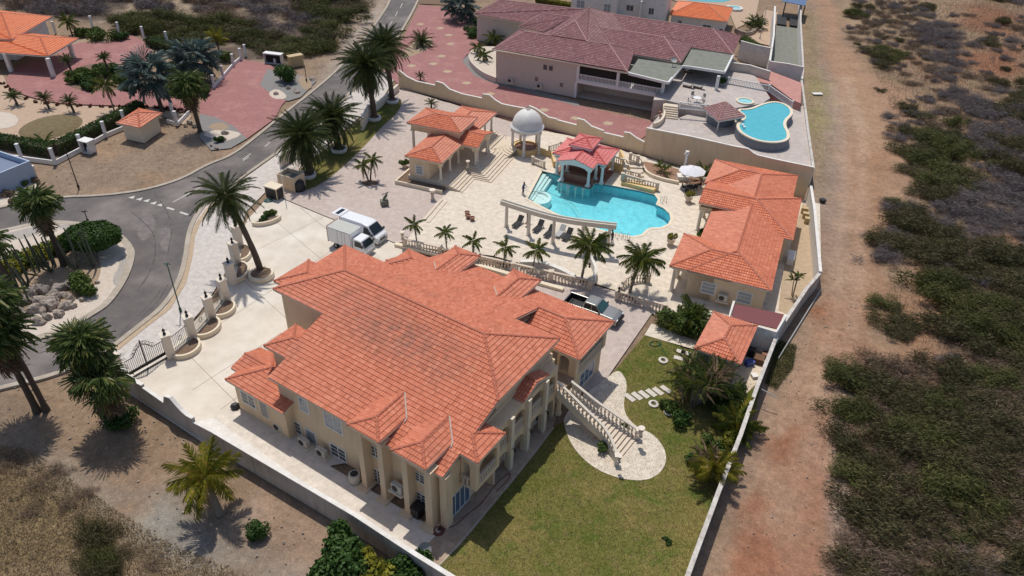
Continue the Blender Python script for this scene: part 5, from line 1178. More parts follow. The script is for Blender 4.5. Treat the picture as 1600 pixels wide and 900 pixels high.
# pillars + iron fence + planters
pillars = [(268,558),(302,529),(331,498),(353,470),(364,444),(370,412),(374,385),(190,592)]
pil = thing('gate_pillar', 'pale stone gate pillar', 'pillar', (0,0,0), math.radians(35))
mb = MB(); mb.box(-.36,-.36,0,.36,.36,2.5); ob('shaft', mb, 'creamw', pil)
mb = MB(); mb.box(-.42,-.42,2.5,.42,.42,2.62); ob('cap', mb, 'creamw', pil)
mb = MB(); mb.lathe([(.12,0),(.15,.1),(.07,.2),(.13,.38),(.12,.5),(.02,.62),(.01,.85)], (0,0,2.62), 8); ob('finial_lamp', mb, 'iron', pil)
plab = ['right pillar of the iron entrance gate, pale stone', 'pale stone pillar, first beyond the gate', 'pale stone pillar, second beyond the gate', 'pale stone pillar, third beyond the gate', 'pale stone pillar, fourth beyond the gate', 'pale stone pillar beside the leaning date palm stem', 'pale stone pillar under the leaning date palm crown', 'left pillar of the iron entrance gate, half behind the fan palm']
for i, (x, y) in enumerate(pillars):
    if i == 0: pil.location = P(x, y); pil['label'] = plab[0]; pil['group'] = 'pillars of the front fence'
    else: copy_tree(pil, P(x, y), math.radians(35+5*min(i,4)), plab[i], group='pillars of the front fence')
def iron_fence(A, B, label, h0=.35, h=1.9):
    r_ = thing('iron_fence', label, 'fence', (A.x, A.y, 0), math.atan2(B.y-A.y, B.x-A.x), 'iron fence panels between the pillars'); L_ = (Vector(B)-Vector(A)).length
    mb = MB(); mb.box(0,-.12,0,L_,.12,h0); ob('plinth', mb, 'creamw', r_)
    mb = MB(); mb.box(0,-.02,h-.1,L_,.02,h-.05); mb.box(0,-.02,h0+.1,L_,.02,h0+.15); ob('rail', mb, 'iron', r_, kind='stuff')
    me_ = _bar(h-h0-.05); k = int(L_/.17)
    for i in range(1, k): data_ob('bar', me_, r_, (L_*i/k, 0, h0))
    ring = MB(); ring.tube([(L_/2+.22*math.cos(t*PI/6), 0, (h+h0)/2+.22*math.sin(t*PI/6)) for t in range(13)], .025, 4); ob('ring_ornament', ring, 'iron', r_)
_bm = {}
def _bar(h):
    if h not in _bm: mb = MB(); mb.box(-.014,-.014,0,.014,.014,h); _bm[h] = mesh_of('bar', mb, 'iron')
    return _bm[h]
for i, (a, b) in enumerate([((274,552),(297,533)),((308,524),(326,504)),((336,493),(349,475))]):
    iron_fence(P(*a), P(*b), ['iron fence panel next to the entrance gate on a low plinth', 'second iron fence panel from the entrance gate', 'third iron fence panel, short, near the leaning date palm'][i])
# entrance gate
ga, gb = P(203, 590), P(262, 556)
gt = thing('entrance_gate', 'black wrought iron entrance gate with an arched scrollwork top', 'gate', (ga.x, ga.y, 0), math.atan2(gb.y-ga.y, gb.x-ga.x)); L_ = (gb-ga).length
def gtop(x): q = x/L_; return 1.75+(.75*math.sin(max(0,min(1,(q-.22)/.5))*PI) if .22 < q < .72 else 0)
k = int(L_/.16)
for i in range(k+1):
    x = L_*i/k; mb = MB(); mb.box(-.016,-.016,.25,.016,.016,gtop(x)); ob('bar', mb, 'iron', gt, loc=(x,0,0))
mb = MB(); mb.box(0,-.03,.25,L_,.03,.55); ob('kick_plate', mb, 'iron', gt)
mb = MB(); mb.tube([(L_*i/24, 0, gtop(L_*i/24)) for i in range(25)], .035, 5); ob('top_rail', mb, 'iron', gt)
mb = MB(); mb.box(L_*.47-.04,-.04,.2,L_*.47+.04,.04,3.05); ob('centre_post', mb, 'iron', gt)
mb = MB()
for i in range(16):
    q = .2+.54*i/15; x = L_*q; z = gtop(x)+.22; r0 = .2-.05*(i%2)
    mb.tube([(x+r0*math.cos(t*PI/5)*(1-t*.05), 0, z+r0*math.sin(t*PI/5)*(1-t*.05)) for t in range(10)], .02, 4, False)
ob('scrollwork', mb, 'iron', gt, kind='stuff')
mb = MB(); mb.box(-.2,-.35,.0,L_,-.1,.06); ob('gate_track', mb, 'iron', gt)
def planter(name, label, px, h, mat_, soil='soil', rx=1.0, t=.22, closed=True, group=None):
    c = P(*px); r_ = thing(name, label, 'planter', c, group=group)
    mb = MB(); mb.lathe([(rx,0),(rx*1.04,h*.6),(rx,h),(rx-t,h),(rx-t,h-.12)], n=20, cap=False); ob('rim', mb, mat_, r_)
    mb = MB(); mb.lathe([(rx-t+.02,h-.1),(.01,h-.04)], n=16, cap=False); ob('soil', mb, soil, r_); return r_
def half_planter(a, b, depth, label):
    A, B = P(*a), P(*b); e = (B-A); L_ = e.length; r_ = thing('curved_planter', label, 'planter', (A.x, A.y, 0), math.atan2(e.y, e.x), 'curved planters inside the front fence')
    pts = [(L_/2-L_/2*math.cos(PI*i/12), -depth*math.sin(PI*i/12)) for i in range(13)]
    ob('rim', path_wall(MB(), pts, .5, .2), 'creaml', r_); mb = MB(); mb.prism(pts, .02, .35); ob('soil', mb, 'soil', r_)
half_planter((273,561),(305,532), 1.3, 'curved cream planter inside the fence, nearest the entrance gate'); half_planter((308,529),(335,500), 1.25, 'curved cream planter inside the fence, second from the gate')
half_planter((337,498),(357,473), 1.2, 'curved cream planter inside the fence, third from the gate'); half_planter((368,442),(375,414), 1.1, 'curved cream planter at the foot of the fourth pillar'); half_planter((376,411),(379,387), 1.0, 'curved cream planter under the leaning date palm crown')
planter('palm_planter', 'round cream planter around the foot of the leaning date palm', (409,433), .55, 'creaml', rx=1.25)
PW = [((481,276),1.05,'white round planter under the big date palm near the utility hut'),((530,236),1.05,'white round planter under the second date palm'),((585,187),1.0,'white round planter under the date palm left of the lawn strip'),((613,160),1.0,'white round planter under the date palm nearest the wave wall')]
for p_, r, lb in PW: planter('palm_planter', lb, p_, .5, 'white', rx=r, group='white planters under the date palms')
sheet('lawn_strip', [(452,282),(480,255),(520,225),(560,190),(600,155),(622,152),(629,162),(618,180),(595,200),(570,228),(535,262),(500,290),(470,300),(452,296)], .06, 'lawn', smooth=1)
half_planter((395,352),(438,340), .9, 'small cream planter with green shrubs below the utility hut')
# front walls/pillars near the date palms
for (a, b, h, lb) in [((440,262),(462,246),1.7,'low cream wall next to the utility hut'),((566,205),(578,182),1.9,'cream fence post wall behind the date palms'),((583,178),(622,142),1.1,'low cream wall with white rail by the road')]:
    A, B = P(*a), P(*b); mb = MB(); path_wall(mb, [A, B], h, .35); ob('low_wall', mb, 'creamw', None, lb, 'wall')
# utility hut (open roof), meter box, black tank
c = P(457, 292); hut = thing('utility_enclosure', 'cream roofless utility enclosure beside the road, below the date palms', 'enclosure', c, math.radians(-25))
mb = MB(); mb.box(-1.3,-1.0,0,1.3,-.85,1.9); mb.box(-1.3,.85,0,1.3,1,1.9); mb.box(-1.3,-.85,0,-1.15,.85,1.9); mb.box(1.15,-.85,0,1.3,.85,1.9); ob('wall', mb, 'cream', hut)
mb = MB(); mb.box(-1.14,-.84,1.3,1.14,.84,1.4); ob('cover', mb, 'feltgrey', hut)
c = P(430, 308); mbx = thing('meter_cabinet', 'small cream cabinet with black doors below the roofless enclosure', 'cabinet', c, math.radians(-25))
mb = MB(); mb.box(-.9,-.6,0,.9,.6,1.5); ob('body', mb, 'cream', mbx); mb = MB(); mb.box(-1,-.7,1.5,1,.7,1.62); ob('roof', mb, 'creaml', mbx); mb = MB(); mb.box(.9,-.5,.1,.93,.5,1.4); mb.box(-.8,-.63,.1,.8,-.6,1.4); ob('door', mb, 'black', mbx, kind='stuff')
mb = MB(); mb.lathe([(.7,0),(.75,.3),(.7,1.1),(.4,1.35),(.15,1.4)], n=14); ob('water_tank', mb, 'black', None, 'black plastic water tank beside the roofless enclosure', 'tank', loc=P(468, 297))
mb = MB(); mb.lathe([(.5,0),(.55,.05),(.2,.25)], n=8); mb.box(-.4,-.3,.02,.5,.2,.18); ob('garden_heap', mb, 'greenm', None, 'small heap of green netting beside the curved planter', 'netting', loc=P(419, 314))

# balustrade between terrace and drive
def rail_thing(name, label, pts, h=1.1, **k):
    pts = [Vector(p) for p in pts]; r_ = thing(name, label, 'balustrade', (pts[0].x, pts[0].y, pts[0].z)); q = [p-r_.location for p in pts]
    balustrade(r_, q, h, **k); return r_
a_ = P(633,387); b_ = P(921,452)
pts = [a_.lerp(b_, i/5) for i in range(6)]
rail_thing('terrace_balustrade', 'long cream balustrade between the terrace and the villa drive', pts, 1.15, spacing=.33, posts=range(6), post=.24, r=.09, rail=.13)
rail_thing('terrace_balustrade', 'short cream balustrade between terrace steps and the dark leafy palm clump', [P(963,468), P(1037,490)], 1.1, spacing=.33, post=.2, r=.09, rail=.13)
rail_thing('terrace_balustrade', 'cream balustrade half hidden between leafy palms and the guest wing', [P(1060,500), P(1110,512)], 1.1, spacing=.33, post=.2, r=.09, rail=.13)
cv = smooth_open([P(967,461), P(976,446), P(995,440), P(1012,442)], 2)
rail_thing('curved_balustrade', 'curved cream balustrade right of the terrace entrance, behind a palm', cv, 1.05, spacing=.3, posts=[0, len(cv)-1], post=.2, r=.08, rail=.12)
cv = smooth_open([P(926,446), P(931,432), P(926,420), P(921,410)], 2); mb = MB(); path_wall(mb, cv, 1.0, .3); ob('curved_wall', mb, 'whites', None, 'curved white parapet left of the terrace entrance', 'wall')
cv = smooth_open([P(812,417), P(840,417), P(868,425), P(897,440)], 2)
mb = MB(); path_wall(mb, cv, .8, .5); ob('curved_bench', mb, 'whites', None, 'long curved white bench against the terrace balustrade', 'bench')
mb = MB(); path_wall(mb, [P(618,384), P(700,404), P(770,424), P(880,455)], .35, .5); ob('planter_kerb', mb, 'creaml', None, 'low cream kerb below the terrace balustrade', 'kerb')
for x, y, lb in ((921,418,'dark metal post lamp at the left of the terrace entrance'),(967,456,'dark metal post lamp at the right of the terrace entrance')):
    c = P(x, y, 1.1); mb = MB(); mb.lathe([(.1,0),(.14,.1),(.05,.2),(.13,.35),(.12,.5),(.02,.62),(.01,.9)], n=8); ob('post_lamp', mb, 'iron', None, lb, 'lamp', loc=c)
# bar side balustrades and steps
rail_thing('bar_balustrade', 'short cream balustrade left of the pool bar', [P(832,256,0), P(850,263,0)], 1.0, spacing=.28, post=.16, r=.07, rail=.1)
rail_thing('bar_balustrade', 'cream balustrade on the yellow wall behind the bar, left side', [P(858,238,.6), P(876,232,.6)], .95, spacing=.3, post=.15, r=.06, rail=.1)
rail_thing('bar_balustrade', 'cream balustrade on the yellow wall right behind the bar roof', [P(958,254,1.1), P(974,259,1.1), P(978,268,1.1)], .95, spacing=.3, post=.15, r=.07, rail=.1)
rail_thing('stair_balustrade', 'upper cream stair balustrade below the boundary wall', [P(984,250,1.2), P(996,254,1.1), P(1003,263,.3)], .95, spacing=.3, post=.15, r=.07, rail=.1)
rail_thing('ramp_balustrade', 'lower sloping cream balustrade with open balusters beside the pool', [P(972,282,.5), P(1026,297,.1)], 1.0, spacing=.33, post=.2, r=.085, rail=.12)
rail_thing('ramp_balustrade', 'upper short cream balustrade behind the lower one beside the pool', [P(975,275,.9), P(998,281,.5)], .95, spacing=.3, post=.15, r=.08, rail=.1)
mb = MB(); q = [P(972,284), P(1026,299), P(1020,303), P(970,290)]; mb.prism(q, 0, .55); ob('planter_wall', mb, 'yellow', None, 'low yellow planter wall under the lower balustrade', 'wall')
stp = thing('terrace_steps', 'four pale steps leading down from the walled platform right of the bar', 'steps', P(990, 262))
for i in range(5):
    a0, a1 = P(977+3*i, 260+5*i), P(1000+1.5*i, 262+4.5*i); a2, a3 = P(1000+1.5*(i+1), 262+4.5*(i+1)), P(977+3*(i+1), 260+5*(i+1)); o_ = stp.location
    mb = MB(); mb.prism([(p.x-o_.x, p.y-o_.y) for p in (a0, a1, a2, a3)], 0, 1.0-.2*i+.04); ob('step', mb, 'travs', stp)
mb = MB(); cv = smooth_open([P(1003,262), P(1012,275), P(1035,283), P(1060,288)], 2); path_wall(mb, cv, .45, .3); ob('bed_kerb', mb, 'creaml', None, 'curved cream kerb of the planting bed under the cream wall', 'kerb')
sheet('planting_bed', [(1004,252),(1050,262),(1095,275),(1100,290),(1060,286),(1035,281),(1013,273)], .06, 'soilr')
# two steps at the forecourt edge
for k_, (a, b) in enumerate([((690,313),(662,345)),((697,315),(669,348))]):
    mb = MB(); A, B = P(*a), P(*b); path_wall(mb, [A, B], .16-.05*k_, .35); ob('forecourt_step', mb, 'travs', None, ['pale step edge at the forecourt, left one', 'pale step edge at the forecourt, right one'][k_], 'step')

# ================================================================== POOL
pool_c = sum((Vector(p) for p in POOL), Vector())/len(POOL)
mb = MB(); n = len(POOL); mb.sheet([POOL], -1.35); ob('pool_floor', mb, 'poolr', kind='structure')
mb = MB()
for i in range(n):
    a, b = POOL[i], POOL[(i+1)%n]; mb.add([(a.x,a.y,-1.36),(b.x,b.y,-1.36),(b.x,b.y,-.28),(a.x,a.y,-.28)], [(0,1,2,3)])
ob('pool_wall', mb, 'poolr', kind='structure')
mb = MB()
for i in range(n):
    a, b = POOL[i], POOL[(i+1)%n]; mb.add([(a.x,a.y,-.28),(b.x,b.y,-.28),(b.x,b.y,.036),(a.x,a.y,.036)], [(0,1,2,3)])
ob('pool_waterline_tiles', mb, 'tileband', kind='structure')
WM = bpy.data.materials.new('pool water'); WM.use_nodes = True; t = WM.node_tree; N = t.nodes; Lk = t.links; N.remove(N['Principled BSDF'])
tr = N.new('ShaderNodeBsdfTransparent'); tr.inputs[0].default_value = (.80, .985, .99, 1); gl = N.new('ShaderNodeBsdfGlossy'); gl.inputs['Roughness'].default_value = .06; gl.inputs['Color'].default_value = (1,1,1,1)
fr_ = N.new('ShaderNodeFresnel'); fr_.inputs[0].default_value = 1.33; ms = N.new('ShaderNodeMixShader'); Lk.new(fr_.outputs[0], ms.inputs[0]); Lk.new(tr.outputs[0], ms.inputs[1]); Lk.new(gl.outputs[0], ms.inputs[2]); Lk.new(ms.outputs[0], N['Material Output'].inputs[0])
tc = N.new('ShaderNodeTexCoord'); nz = N.new('ShaderNodeTexNoise'); nz.inputs['Scale'].default_value = 2.2; nz.inputs['Detail'].default_value = 3; Lk.new(tc.outputs['Object'], nz.inputs['Vector'])
bp = N.new('ShaderNodeBump'); bp.inputs['Strength'].default_value = .25; bp.inputs['Distance'].default_value = .1; Lk.new(nz.outputs[0], bp.inputs['Height']); Lk.new(bp.outputs[0], gl.inputs['Normal']); Lk.new(bp.outputs[0], fr_.inputs['Normal'])
M['water'] = WM
mb = MB(); mb.sheet([POOL], -.14); ob('pool_water', mb, 'water', kind='structure')
mb = MB(); path_wall(mb, [Vector(p) for p in POOL]+[POOL[0]], .075, .38, -.02); ob('pool_coping', mb, 'creaml', kind='structure')
# underwater steps and the round spa shelf
ps = thing('pool_steps', 'pale underwater steps and round shelf at the left end of the pool', 'steps', P(835, 290, -1.3))
o_ = ps.location
for i in range(3):
    q = [P(x, y, -.25-.28*i) for x, y in [(848-0,268),(824,311),(828+5*i,311+2*i),(855+6*i,270+2*i)]]
    mb = MB(); mb.prism([(p.x-o_.x, p.y-o_.y) for p in q], -.05, 1.02-.22*i); ob('step', mb, 'white', ps)
mb = MB(); c = P(838, 309, -.5)-o_; mb.lathe([(1.9,0),(1.9,.95),(1.5,.95),(1.5,.7),(0.01,.7)], (c.x, c.y, -.05), 24, cap=False); ob('round_shelf', mb, 'white', ps)
cv = smooth_open([P(830,300,-.2), P(848,297,-.3), P(870,306,-.6), P(890,315,-.9), P(900,325,-.6), P(906,338,-.1)], 3)
mb = MB(); mb.tube(cv, .035, 5); ob('pool_hose', mb, 'grey', None, 'thin vacuum hose snaking through the turquoise pool', 'hose')
# ladders
for x, y, lb in ((1036,316,'steel pool ladder at the right bay of the pool'),(966,372,'steel pool ladder at the near edge of the pool'),(978,374,'second steel pool ladder at the near edge of the pool')):
    c = P(x, y); mb = MB()
    for d in (-.25, .25): mb.tube([(d, -.4, .0), (d, -.4, .6), (d, -.25, .8), (d, .1, .8), (d, .25, .6), (d, .25, -.9)], .03, 5)
    ob('pool_ladder', mb, 'grey', None, lb, 'ladder', loc=c, kind=None, rot=(0,0,.3))

# pergola
pg_ = thing('curved_pergola', 'curved white colonnade beam on columns between the pool and the loungers', 'pergola', P(870, 380))
o_ = pg_.location; tops = smooth_open([P(784,311,4.0), P(828,325,4.0), P(866,336,4.0), P(908,343,4.0), P(964,349,4.0)], 3)
q = [(p.x-o_.x, p.y-o_.y) for p in tops]; mb = MB(); path_wall(mb, q, 3.92, .64, 3.38); ob('beam', mb, 'creamw', pg_)
mb = MB(); path_wall(mb, q, 3.93, .36, 3.922); ob('roof_trough', mb, 'feltgrey', pg_)
cpm = mesh_of('column', column_mb(3.39, .2), 'creamw')
for x, y in ((791,354),(825.5,367),(863.5,380),(908,388),(948.5,394)):
    p = P(x, y)-o_; data_ob('column', cpm, pg_, (p.x, p.y, 0))

# ================================================================== VEGETATION
def htop(base, ytop):
    g = P(*base); lo, hi = 0., 40.
    for _ in range(40):
        m_ = (lo+hi)/2; q = g+Vector((0,0,m_-CAM_H)); y = 450-FPX*q.dot(CU)/q.dot(CF)
        if y > ytop: lo = m_
        else: hi = m_
    return lo
def np_mesh(name, quads, material, extra=None):
    q = np.asarray(quads, dtype=np.float32).reshape(-1, 4, 3); k = len(q); me = bpy.data.meshes.new(name)
    me.vertices.add(k*4); me.vertices.foreach_set('co', q.ravel()); me.loops.add(k*4); me.loops.foreach_set('vertex_index', np.arange(k*4, dtype=np.int32))
    me.polygons.add(k); me.polygons.foreach_set('loop_start', np.arange(k, dtype=np.int32)*4); me.materials.append(M[material]); me.update(calc_edges=True); me.polygons.foreach_set('use_smooth', [False]*k); return me
def frond_mesh(name, L, n, ll, droop, wd, mat_, seed, fwd=.6, down=.35, curl=1.0, base_gap=.12):
    rs = np.random.RandomState(seed); Q = []
    def rach(s): return np.array([L*(s-.12*s**3*curl), 0, -droop*L*s**2.2])
    pts = [rach(i/8) for i in range(9)]
    for a, b, i in zip(pts[:-1], pts[1:], range(8)):
        w0, w1 = .05*(1-i/8)+.012, .05*(1-(i+1)/8)+.012; w0 *= L/4; w1 *= L/4
        Q.append([a+[0,-w0,0], b+[0,-w1,0], b+[0,w1,0], a+[0,w0,0]]); Q.append([a+[0,0,-w0], b+[0,0,-w1], b+[0,0,w1], a+[0,0,w0]])
    for i in range(n):
        s = base_gap+(1-base_gap)*(i+.5)/n; p = rach(s); l = ll*(math.sin(PI*min(1, s*.92+.06))**.6)*rs.uniform(.85, 1.15)
        for sd in (-1, 1):
            f = fwd+.5*s+rs.normal(0, .12); d = np.array([math.sin(f), sd*math.cos(f), -down-rs.uniform(0, .3)]); d /= np.linalg.norm(d)
            mid = p+d*l*.55; tip = p+d*l+np.array([0, 0, -l*.22]); t = np.array([1, 0, 0])*wd
            Q.append([p-t, p+t, mid+t*.9, mid-t*.9]); Q.append([mid-t*.9, mid+t*.9, tip+t*.15, tip-t*.15])
    return np_mesh(name, Q, mat_)
def fan_mesh(name, L, r, mat_, seed, n=22, droop=.35):
    rs = np.random.RandomState(seed); Q = []; w_ = .03
    Q.append([[0,-w_,0],[L,-w_,-.05*L],[L,w_,-.05*L],[0,w_,0]]); c = np.array([L, 0, -.05*L])
    for i in range(n):
        a = (-1+2*(i+.5)/n)*2.35+rs.normal(0,.03); l = r*(1-.25*abs(a)/2.35)*rs.uniform(.75, 1.12); hw = 2.35/n*.72
        def pt(rr, aa, dz): return c+np.array([rr*math.cos(aa), rr*math.sin(aa), dz])
        zf = .06*r*(1 if i % 2 else -1)
        m_ = l*rs.uniform(.45,.6)
        Q.append([pt(.02, a, 0), pt(m_, a-hw, -.1*r+zf), pt(m_, a, -.1*r), pt(m_, a+hw, -.1*r-zf)])
        Q.append([pt(m_, a-hw, -.1*r+zf), pt(l, a-.02, -droop*r*rs.uniform(.7, 1.4)), pt(l, a+.02, -droop*r), pt(m_, a+hw, -.1*r-zf)])
    return np_mesh(name, Q, mat_)
FR = {}
FR['date'] = [frond_mesh('frond', 4.5, 52, .66, .30+.07*i, .036, 'date', 10+i, .55, .35) for i in range(4)]
FR['datedead'] = [frond_mesh('dead_frond', 3.3, 26, .5, .30, .035, 'deadleaf', 20, .7, .5)]
FR['coco'] = [frond_mesh('frond', 3.0, 30, .85, .30+.07*i, .055, 'coco', 30+i, .45, .8) for i in range(3)]
FR['cocoy'] = [frond_mesh('frond', 3.4, 32, .95, .24+.08*i, .06, 'cocoy', 40+i, .45, .65) for i in range(3)]
FR['adon'] = [frond_mesh('frond', 1.75, 22, .55, .38+.07*i, .05, 'coco', 50+i, .5, .7) for i in range(3)]
FR['cycad'] = [frond_mesh('frond', 1.25, 22, .24, .32+.05*i, .028, 'date', 60+i, .5, .15) for i in range(2)]
FR['areca'] = [frond_mesh('frond', 2.4, 26, .55, .42+.08*i, .04, 'coco', 70+i, .5, .5) for i in range(3)]
FR['arecad'] = [frond_mesh('frond', 2.2, 24, .5, .45, .04, 'date', 75+i, .5, .5) for i in range(2)]
FR['fan'] = [fan_mesh('frond', 1.0, 1.1, 'fan', 80+i, 30, .5) for i in range(3)]
FR['fandead'] = [fan_mesh('dead_frond', .8, .95, 'deadleaf', 85+i, 14, .8) for i in range(2)]
FR['blue'] = [fan_mesh('frond', 1.7, 1.6, 'blue', 90+i, 40, .35) for i in range(3)]
def trunk_mesh(h, r0, r1, lean=(0,0), rough=.06, n=9, seg=14, mat_='trunk', seed=0, curve=.5):
    rs = random.Random(seed); mb = MB(); pts = []; rr = []
    for i in range(seg+1):
        s = i/seg; k = s**(1+curve); pts.append((lean[0]*k, lean[1]*k, h*s-.05)); rr.append((r0+(r1-r0)*s)*(1+rs.uniform(-rough, rough))*(1.35 if i == 0 else 1))
    mb.tube(pts, rr, n); return mesh_of('trunk', mb, mat_)
def palm(name, label, base, h, kind, nf, tr=(.3,.25), lean=(0,0), tilt=(-55, 75), dead=0, deadkind=None, scale=1.0, wind=None, tmat='trunk', group=None, seed=0, cat='palm tree', boot=0):
    """tilt: range of frond elevation angles, lowest to highest, in degrees"""
    rs = random.Random(seed+100); loc = base if isinstance(base, Vector) else P(*base)
    r_ = thing(name, label, cat, loc, 0, group)
    o = data_ob('trunk', trunk_mesh(h, tr[0], tr[1], lean, seed=seed, mat_=tmat), r_)
    top = Vector((lean[0], lean[1], h))
    if boot:
        mb = MB(); mb.lathe([(tr[1]*1.05, 0), (tr[1]*boot, boot*.35), (tr[1]*boot*1.1, boot*.7), (tr[1]*.8, boot)], (top.x, top.y, h-boot*.75), 10); ob('crown_base', mb, tmat, r_)
    for i in range(nf):
        s = (i+.5)/nf; az = i*2.39996+rs.uniform(-.25, .25); el = math.radians(tilt[0]+(tilt[1]-tilt[0])*(s**.9)+rs.uniform(-7, 7)); sc_ = scale*rs.uniform(.85, 1.08)*(1-.25*max(0, s-.8)/.2)
        if wind:
            dx, dy = math.cos(az), math.sin(az); dx += wind[0]*.9; dy += wind[1]*.9; az = math.atan2(dy, dx); el -= .15
        data_ob('frond', rs.choice(FR[kind]), r_, top, (rs.uniform(-.5, .5), -el, az), sc_)
    for i in range(dead):
        az = i*2.39996+rs.uniform(-.3, .3); el = math.radians(rs.uniform(-84, -50)); dz = rs.uniform(0, (2.0 if deadkind == 'fandead' else .3))
        data_ob('dead_frond', rs.choice(FR[deadkind]), r_, top+Vector((0,0,-dz)), (rs.uniform(-.5, .5), -el, az), scale*rs.uniform(.7, 1))
    return r_
gd = 'big date palms in white planters along the road'
palm('date_palm', 'thick-trunked date palm in a white planter nearest the roofless enclosure', (486,274), htop((486,274),212), 'date', 125, (.5,.42), (-.5,0), (-72,80), 14, 'datedead', 1.0, seed=1, boot=1.4, group=gd)
palm('date_palm', 'date palm behind and right of the first, over the lawn strip', (529,234), htop((529,234),185), 'date', 115, (.5,.42), (-.4,0), (-68,80), 10, 'datedead', .98, seed=2, boot=1.4, group=gd)
palm('date_palm', 'tall date palm left of the pair beside the street, crown over the road', (585,184), htop((585,184),102), 'date', 120, (.45,.38), (-.6,0), (-72,80), 14, 'datedead', 1.05, seed=3, boot=1.4, group=gd)
palm('date_palm', 'tallest date palm by the wave wall, farthest from the villa', (613,157), htop((613,157),72), 'date', 110, (.42,.36), (-.8,0), (-70,80), 8, 'datedead', 1.0, seed=4, boot=1.3, group=gd)
palm('leaning_date_palm', 'tall leaning date palm with windblown fronds in a round cream planter', (408,426), htop((408,426),312), 'date', 64, (.34,.24), (-2.2,.6), (-66,72), 16, 'datedead', .80, wind=None, seed=5, boot=1.1)
palm('fan_palm', 'fan palm leaning over the cacti on the roundabout island', (101,416), htop((101,416),322), 'fan', 38, (.32,.22), (-.5,.3), (-30,80), 40, 'fandead', 1.15, seed=6)
palm('fan_palm', 'bushy fan palm with brown skirt in front of the entrance gate', (172,655), htop((172,655),545), 'fan', 52, (.32,.24), (-.1,.2), (-28,80), 80, 'fandead', 1.15, seed=7)
palm('fan_palm', 'second fan palm with heavy dead skirt close to the first at the wall corner', (180,668), htop((180,668),590), 'fan', 22, (.32,.24), (.5,-.2), (-30,60), 70, 'fandead', 1.2, seed=17)
palm('fan_palm', 'fan palm with dead skirt cut by the left edge of the photo', (58,642), htop((58,642),525), 'fan', 36, (.28,.2), (-.6,.2), (-28,75), 60, 'fandead', 1.3, seed=8)
palm('fan_palm', 'second leaning fan palm beside the one at the left edge', (72,640), htop((72,640),480), 'fan', 26, (.24,.17), (-1.0,.4), (-55,70), 12, 'fandead', 1.2, seed=9)
palm('fan_palm', 'slender leaning fan palm at the left end of the island', (28,462), htop((28,462),385), 'fan', 26, (.28,.2), (-1.2,.4), (-50,70), 10, 'fandead', 1.1, seed=16)
palm('fan_palm', 'shaggy fan palm at the end of the low white fence', (313,206), htop((313,206),135), 'fan', 36, (.32,.25), (-.5,.2), (-28,75), 64, 'fandead', 1.3, seed=10)
palm('blue_palm', 'silver blue fan palm left of the shaggy one in the red-drive garden', (254,174), htop((254,174),118), 'blue', 34, (.32,.28), (-.8,.2), (-50,75), 0, None, 1.35, seed=11)
palm('blue_palm', 'silver blue fan palm behind the fence near the yellow palm', (318,128), htop((318,128),92), 'blue', 34, (.34,.3), (-.7,0), (-45,75), 0, None, 1.35, seed=12)
palm('blue_palm', 'silver blue palm at the top beside the maroon roofed house', (722,32), htop((722,32),8), 'blue', 32, (.34,.3), (-.4,0), (-45,75), 0, None, 1.3, seed=13)
palm('coconut_palm', 'yellowish coconut palm standing alone on the dirt lot', (344,802), htop((344,802),752), 'cocoy', 26, (.24,.14), (-.5,.4), (-35,75), 5, 'datedead', .82, seed=14, tmat='trunkg')
palm('coconut_palm', 'coconut palm by the curved parapet, its crown against the loungers', (908,441), htop((908,441),385), 'coco', 26, (.15,.11), (.5,.3), (-45,70), 2, 'datedead', .82, seed=15, tmat='trunkg')
palm('coconut_palm', 'coconut palm right of the terrace entrance', (984,458), htop((984,458),406), 'coco', 28, (.16,.12), (.8,.3), (-45,70), 2, 'datedead', .84, seed=18, tmat='trunkg')
ga_ = 'small palms along the terrace balustrade'
for i, (b, y, lb) in enumerate([((652,385),352,'small palm at the left end of the terrace balustrade'),((698,392),364,'small palm, second from the left along the terrace balustrade'),((739,402),378,'small palm, third from the left along the terrace balustrade'),((787,412),388,'small palm, fourth from the left, before the white bench'),((832,425),392,'small palm growing beside the curved white bench')]):
    palm('small_palm', lb, b, htop(b, y), 'adon', 13, (.09,.06), (.15*(i-2),.2), (-40,70), 0, None, (.72,.66,.7,.78,.84)[i]*1.1, tmat='trunkg', seed=30+i, group=ga_)
palm('small_palm', 'left stem of the twin palms in the round forecourt bed', (576,285), 2.4, 'adon', 12, (.11,.09), (-.7,.2), (-50,65), 3, 'datedead', .8, seed=41, group='twin palms in the forecourt')
palm('small_palm', 'right stem of the twin palms in the round forecourt bed', (579,284), 3.1, 'adon', 12, (.11,.09), (.45,.3), (-50,65), 3, 'datedead', .8, seed=42, group='twin palms in the forecourt')
mb = MB(); mb.lathe([(1.0,.0),(1.05,.06),(.8,.1),(.02,.12)], n=18, sy=.7); ob('palm_bed', mb, 'soil', None, 'round soil bed at the foot of the twin forecourt palms', 'planting bed', loc=P(578,286,.02))
for i, (b, y, lb) in enumerate([((28,165),148,'small cycad at the far left of the sand garden'),((77,170),150,'middle cycad of the sand garden'),((116,176),156,'right-hand cycad of the sand garden'),((172,118),88,'tall cycad in the planted bed inside the red drive'),((112,112),92,'dark small palm at the left of the planted bed')]):
    palm('cycad', lb, b, max(.5, htop(b, y)-.3), 'cycad', 26, (.16,.17), (-.3,.1), (-15,75), 0, None, 1.25, seed=50+i, cat='cycad')
palm('coconut_palm', 'young coconut palm in the sand beside the red drive', (179,174), htop((179,174),132), 'coco', 16, (.12,.1), (-.2,0), (-40,75), 4, 'datedead', .75, seed=61, tmat='trunkg')
palm('yellow_palm', 'short yellow palm behind the low white fence', (343,82), htop((343,82),58), 'cocoy', 16, (.14,.12), (-.2,0), (-30,75), 0, None, .75, seed=62)
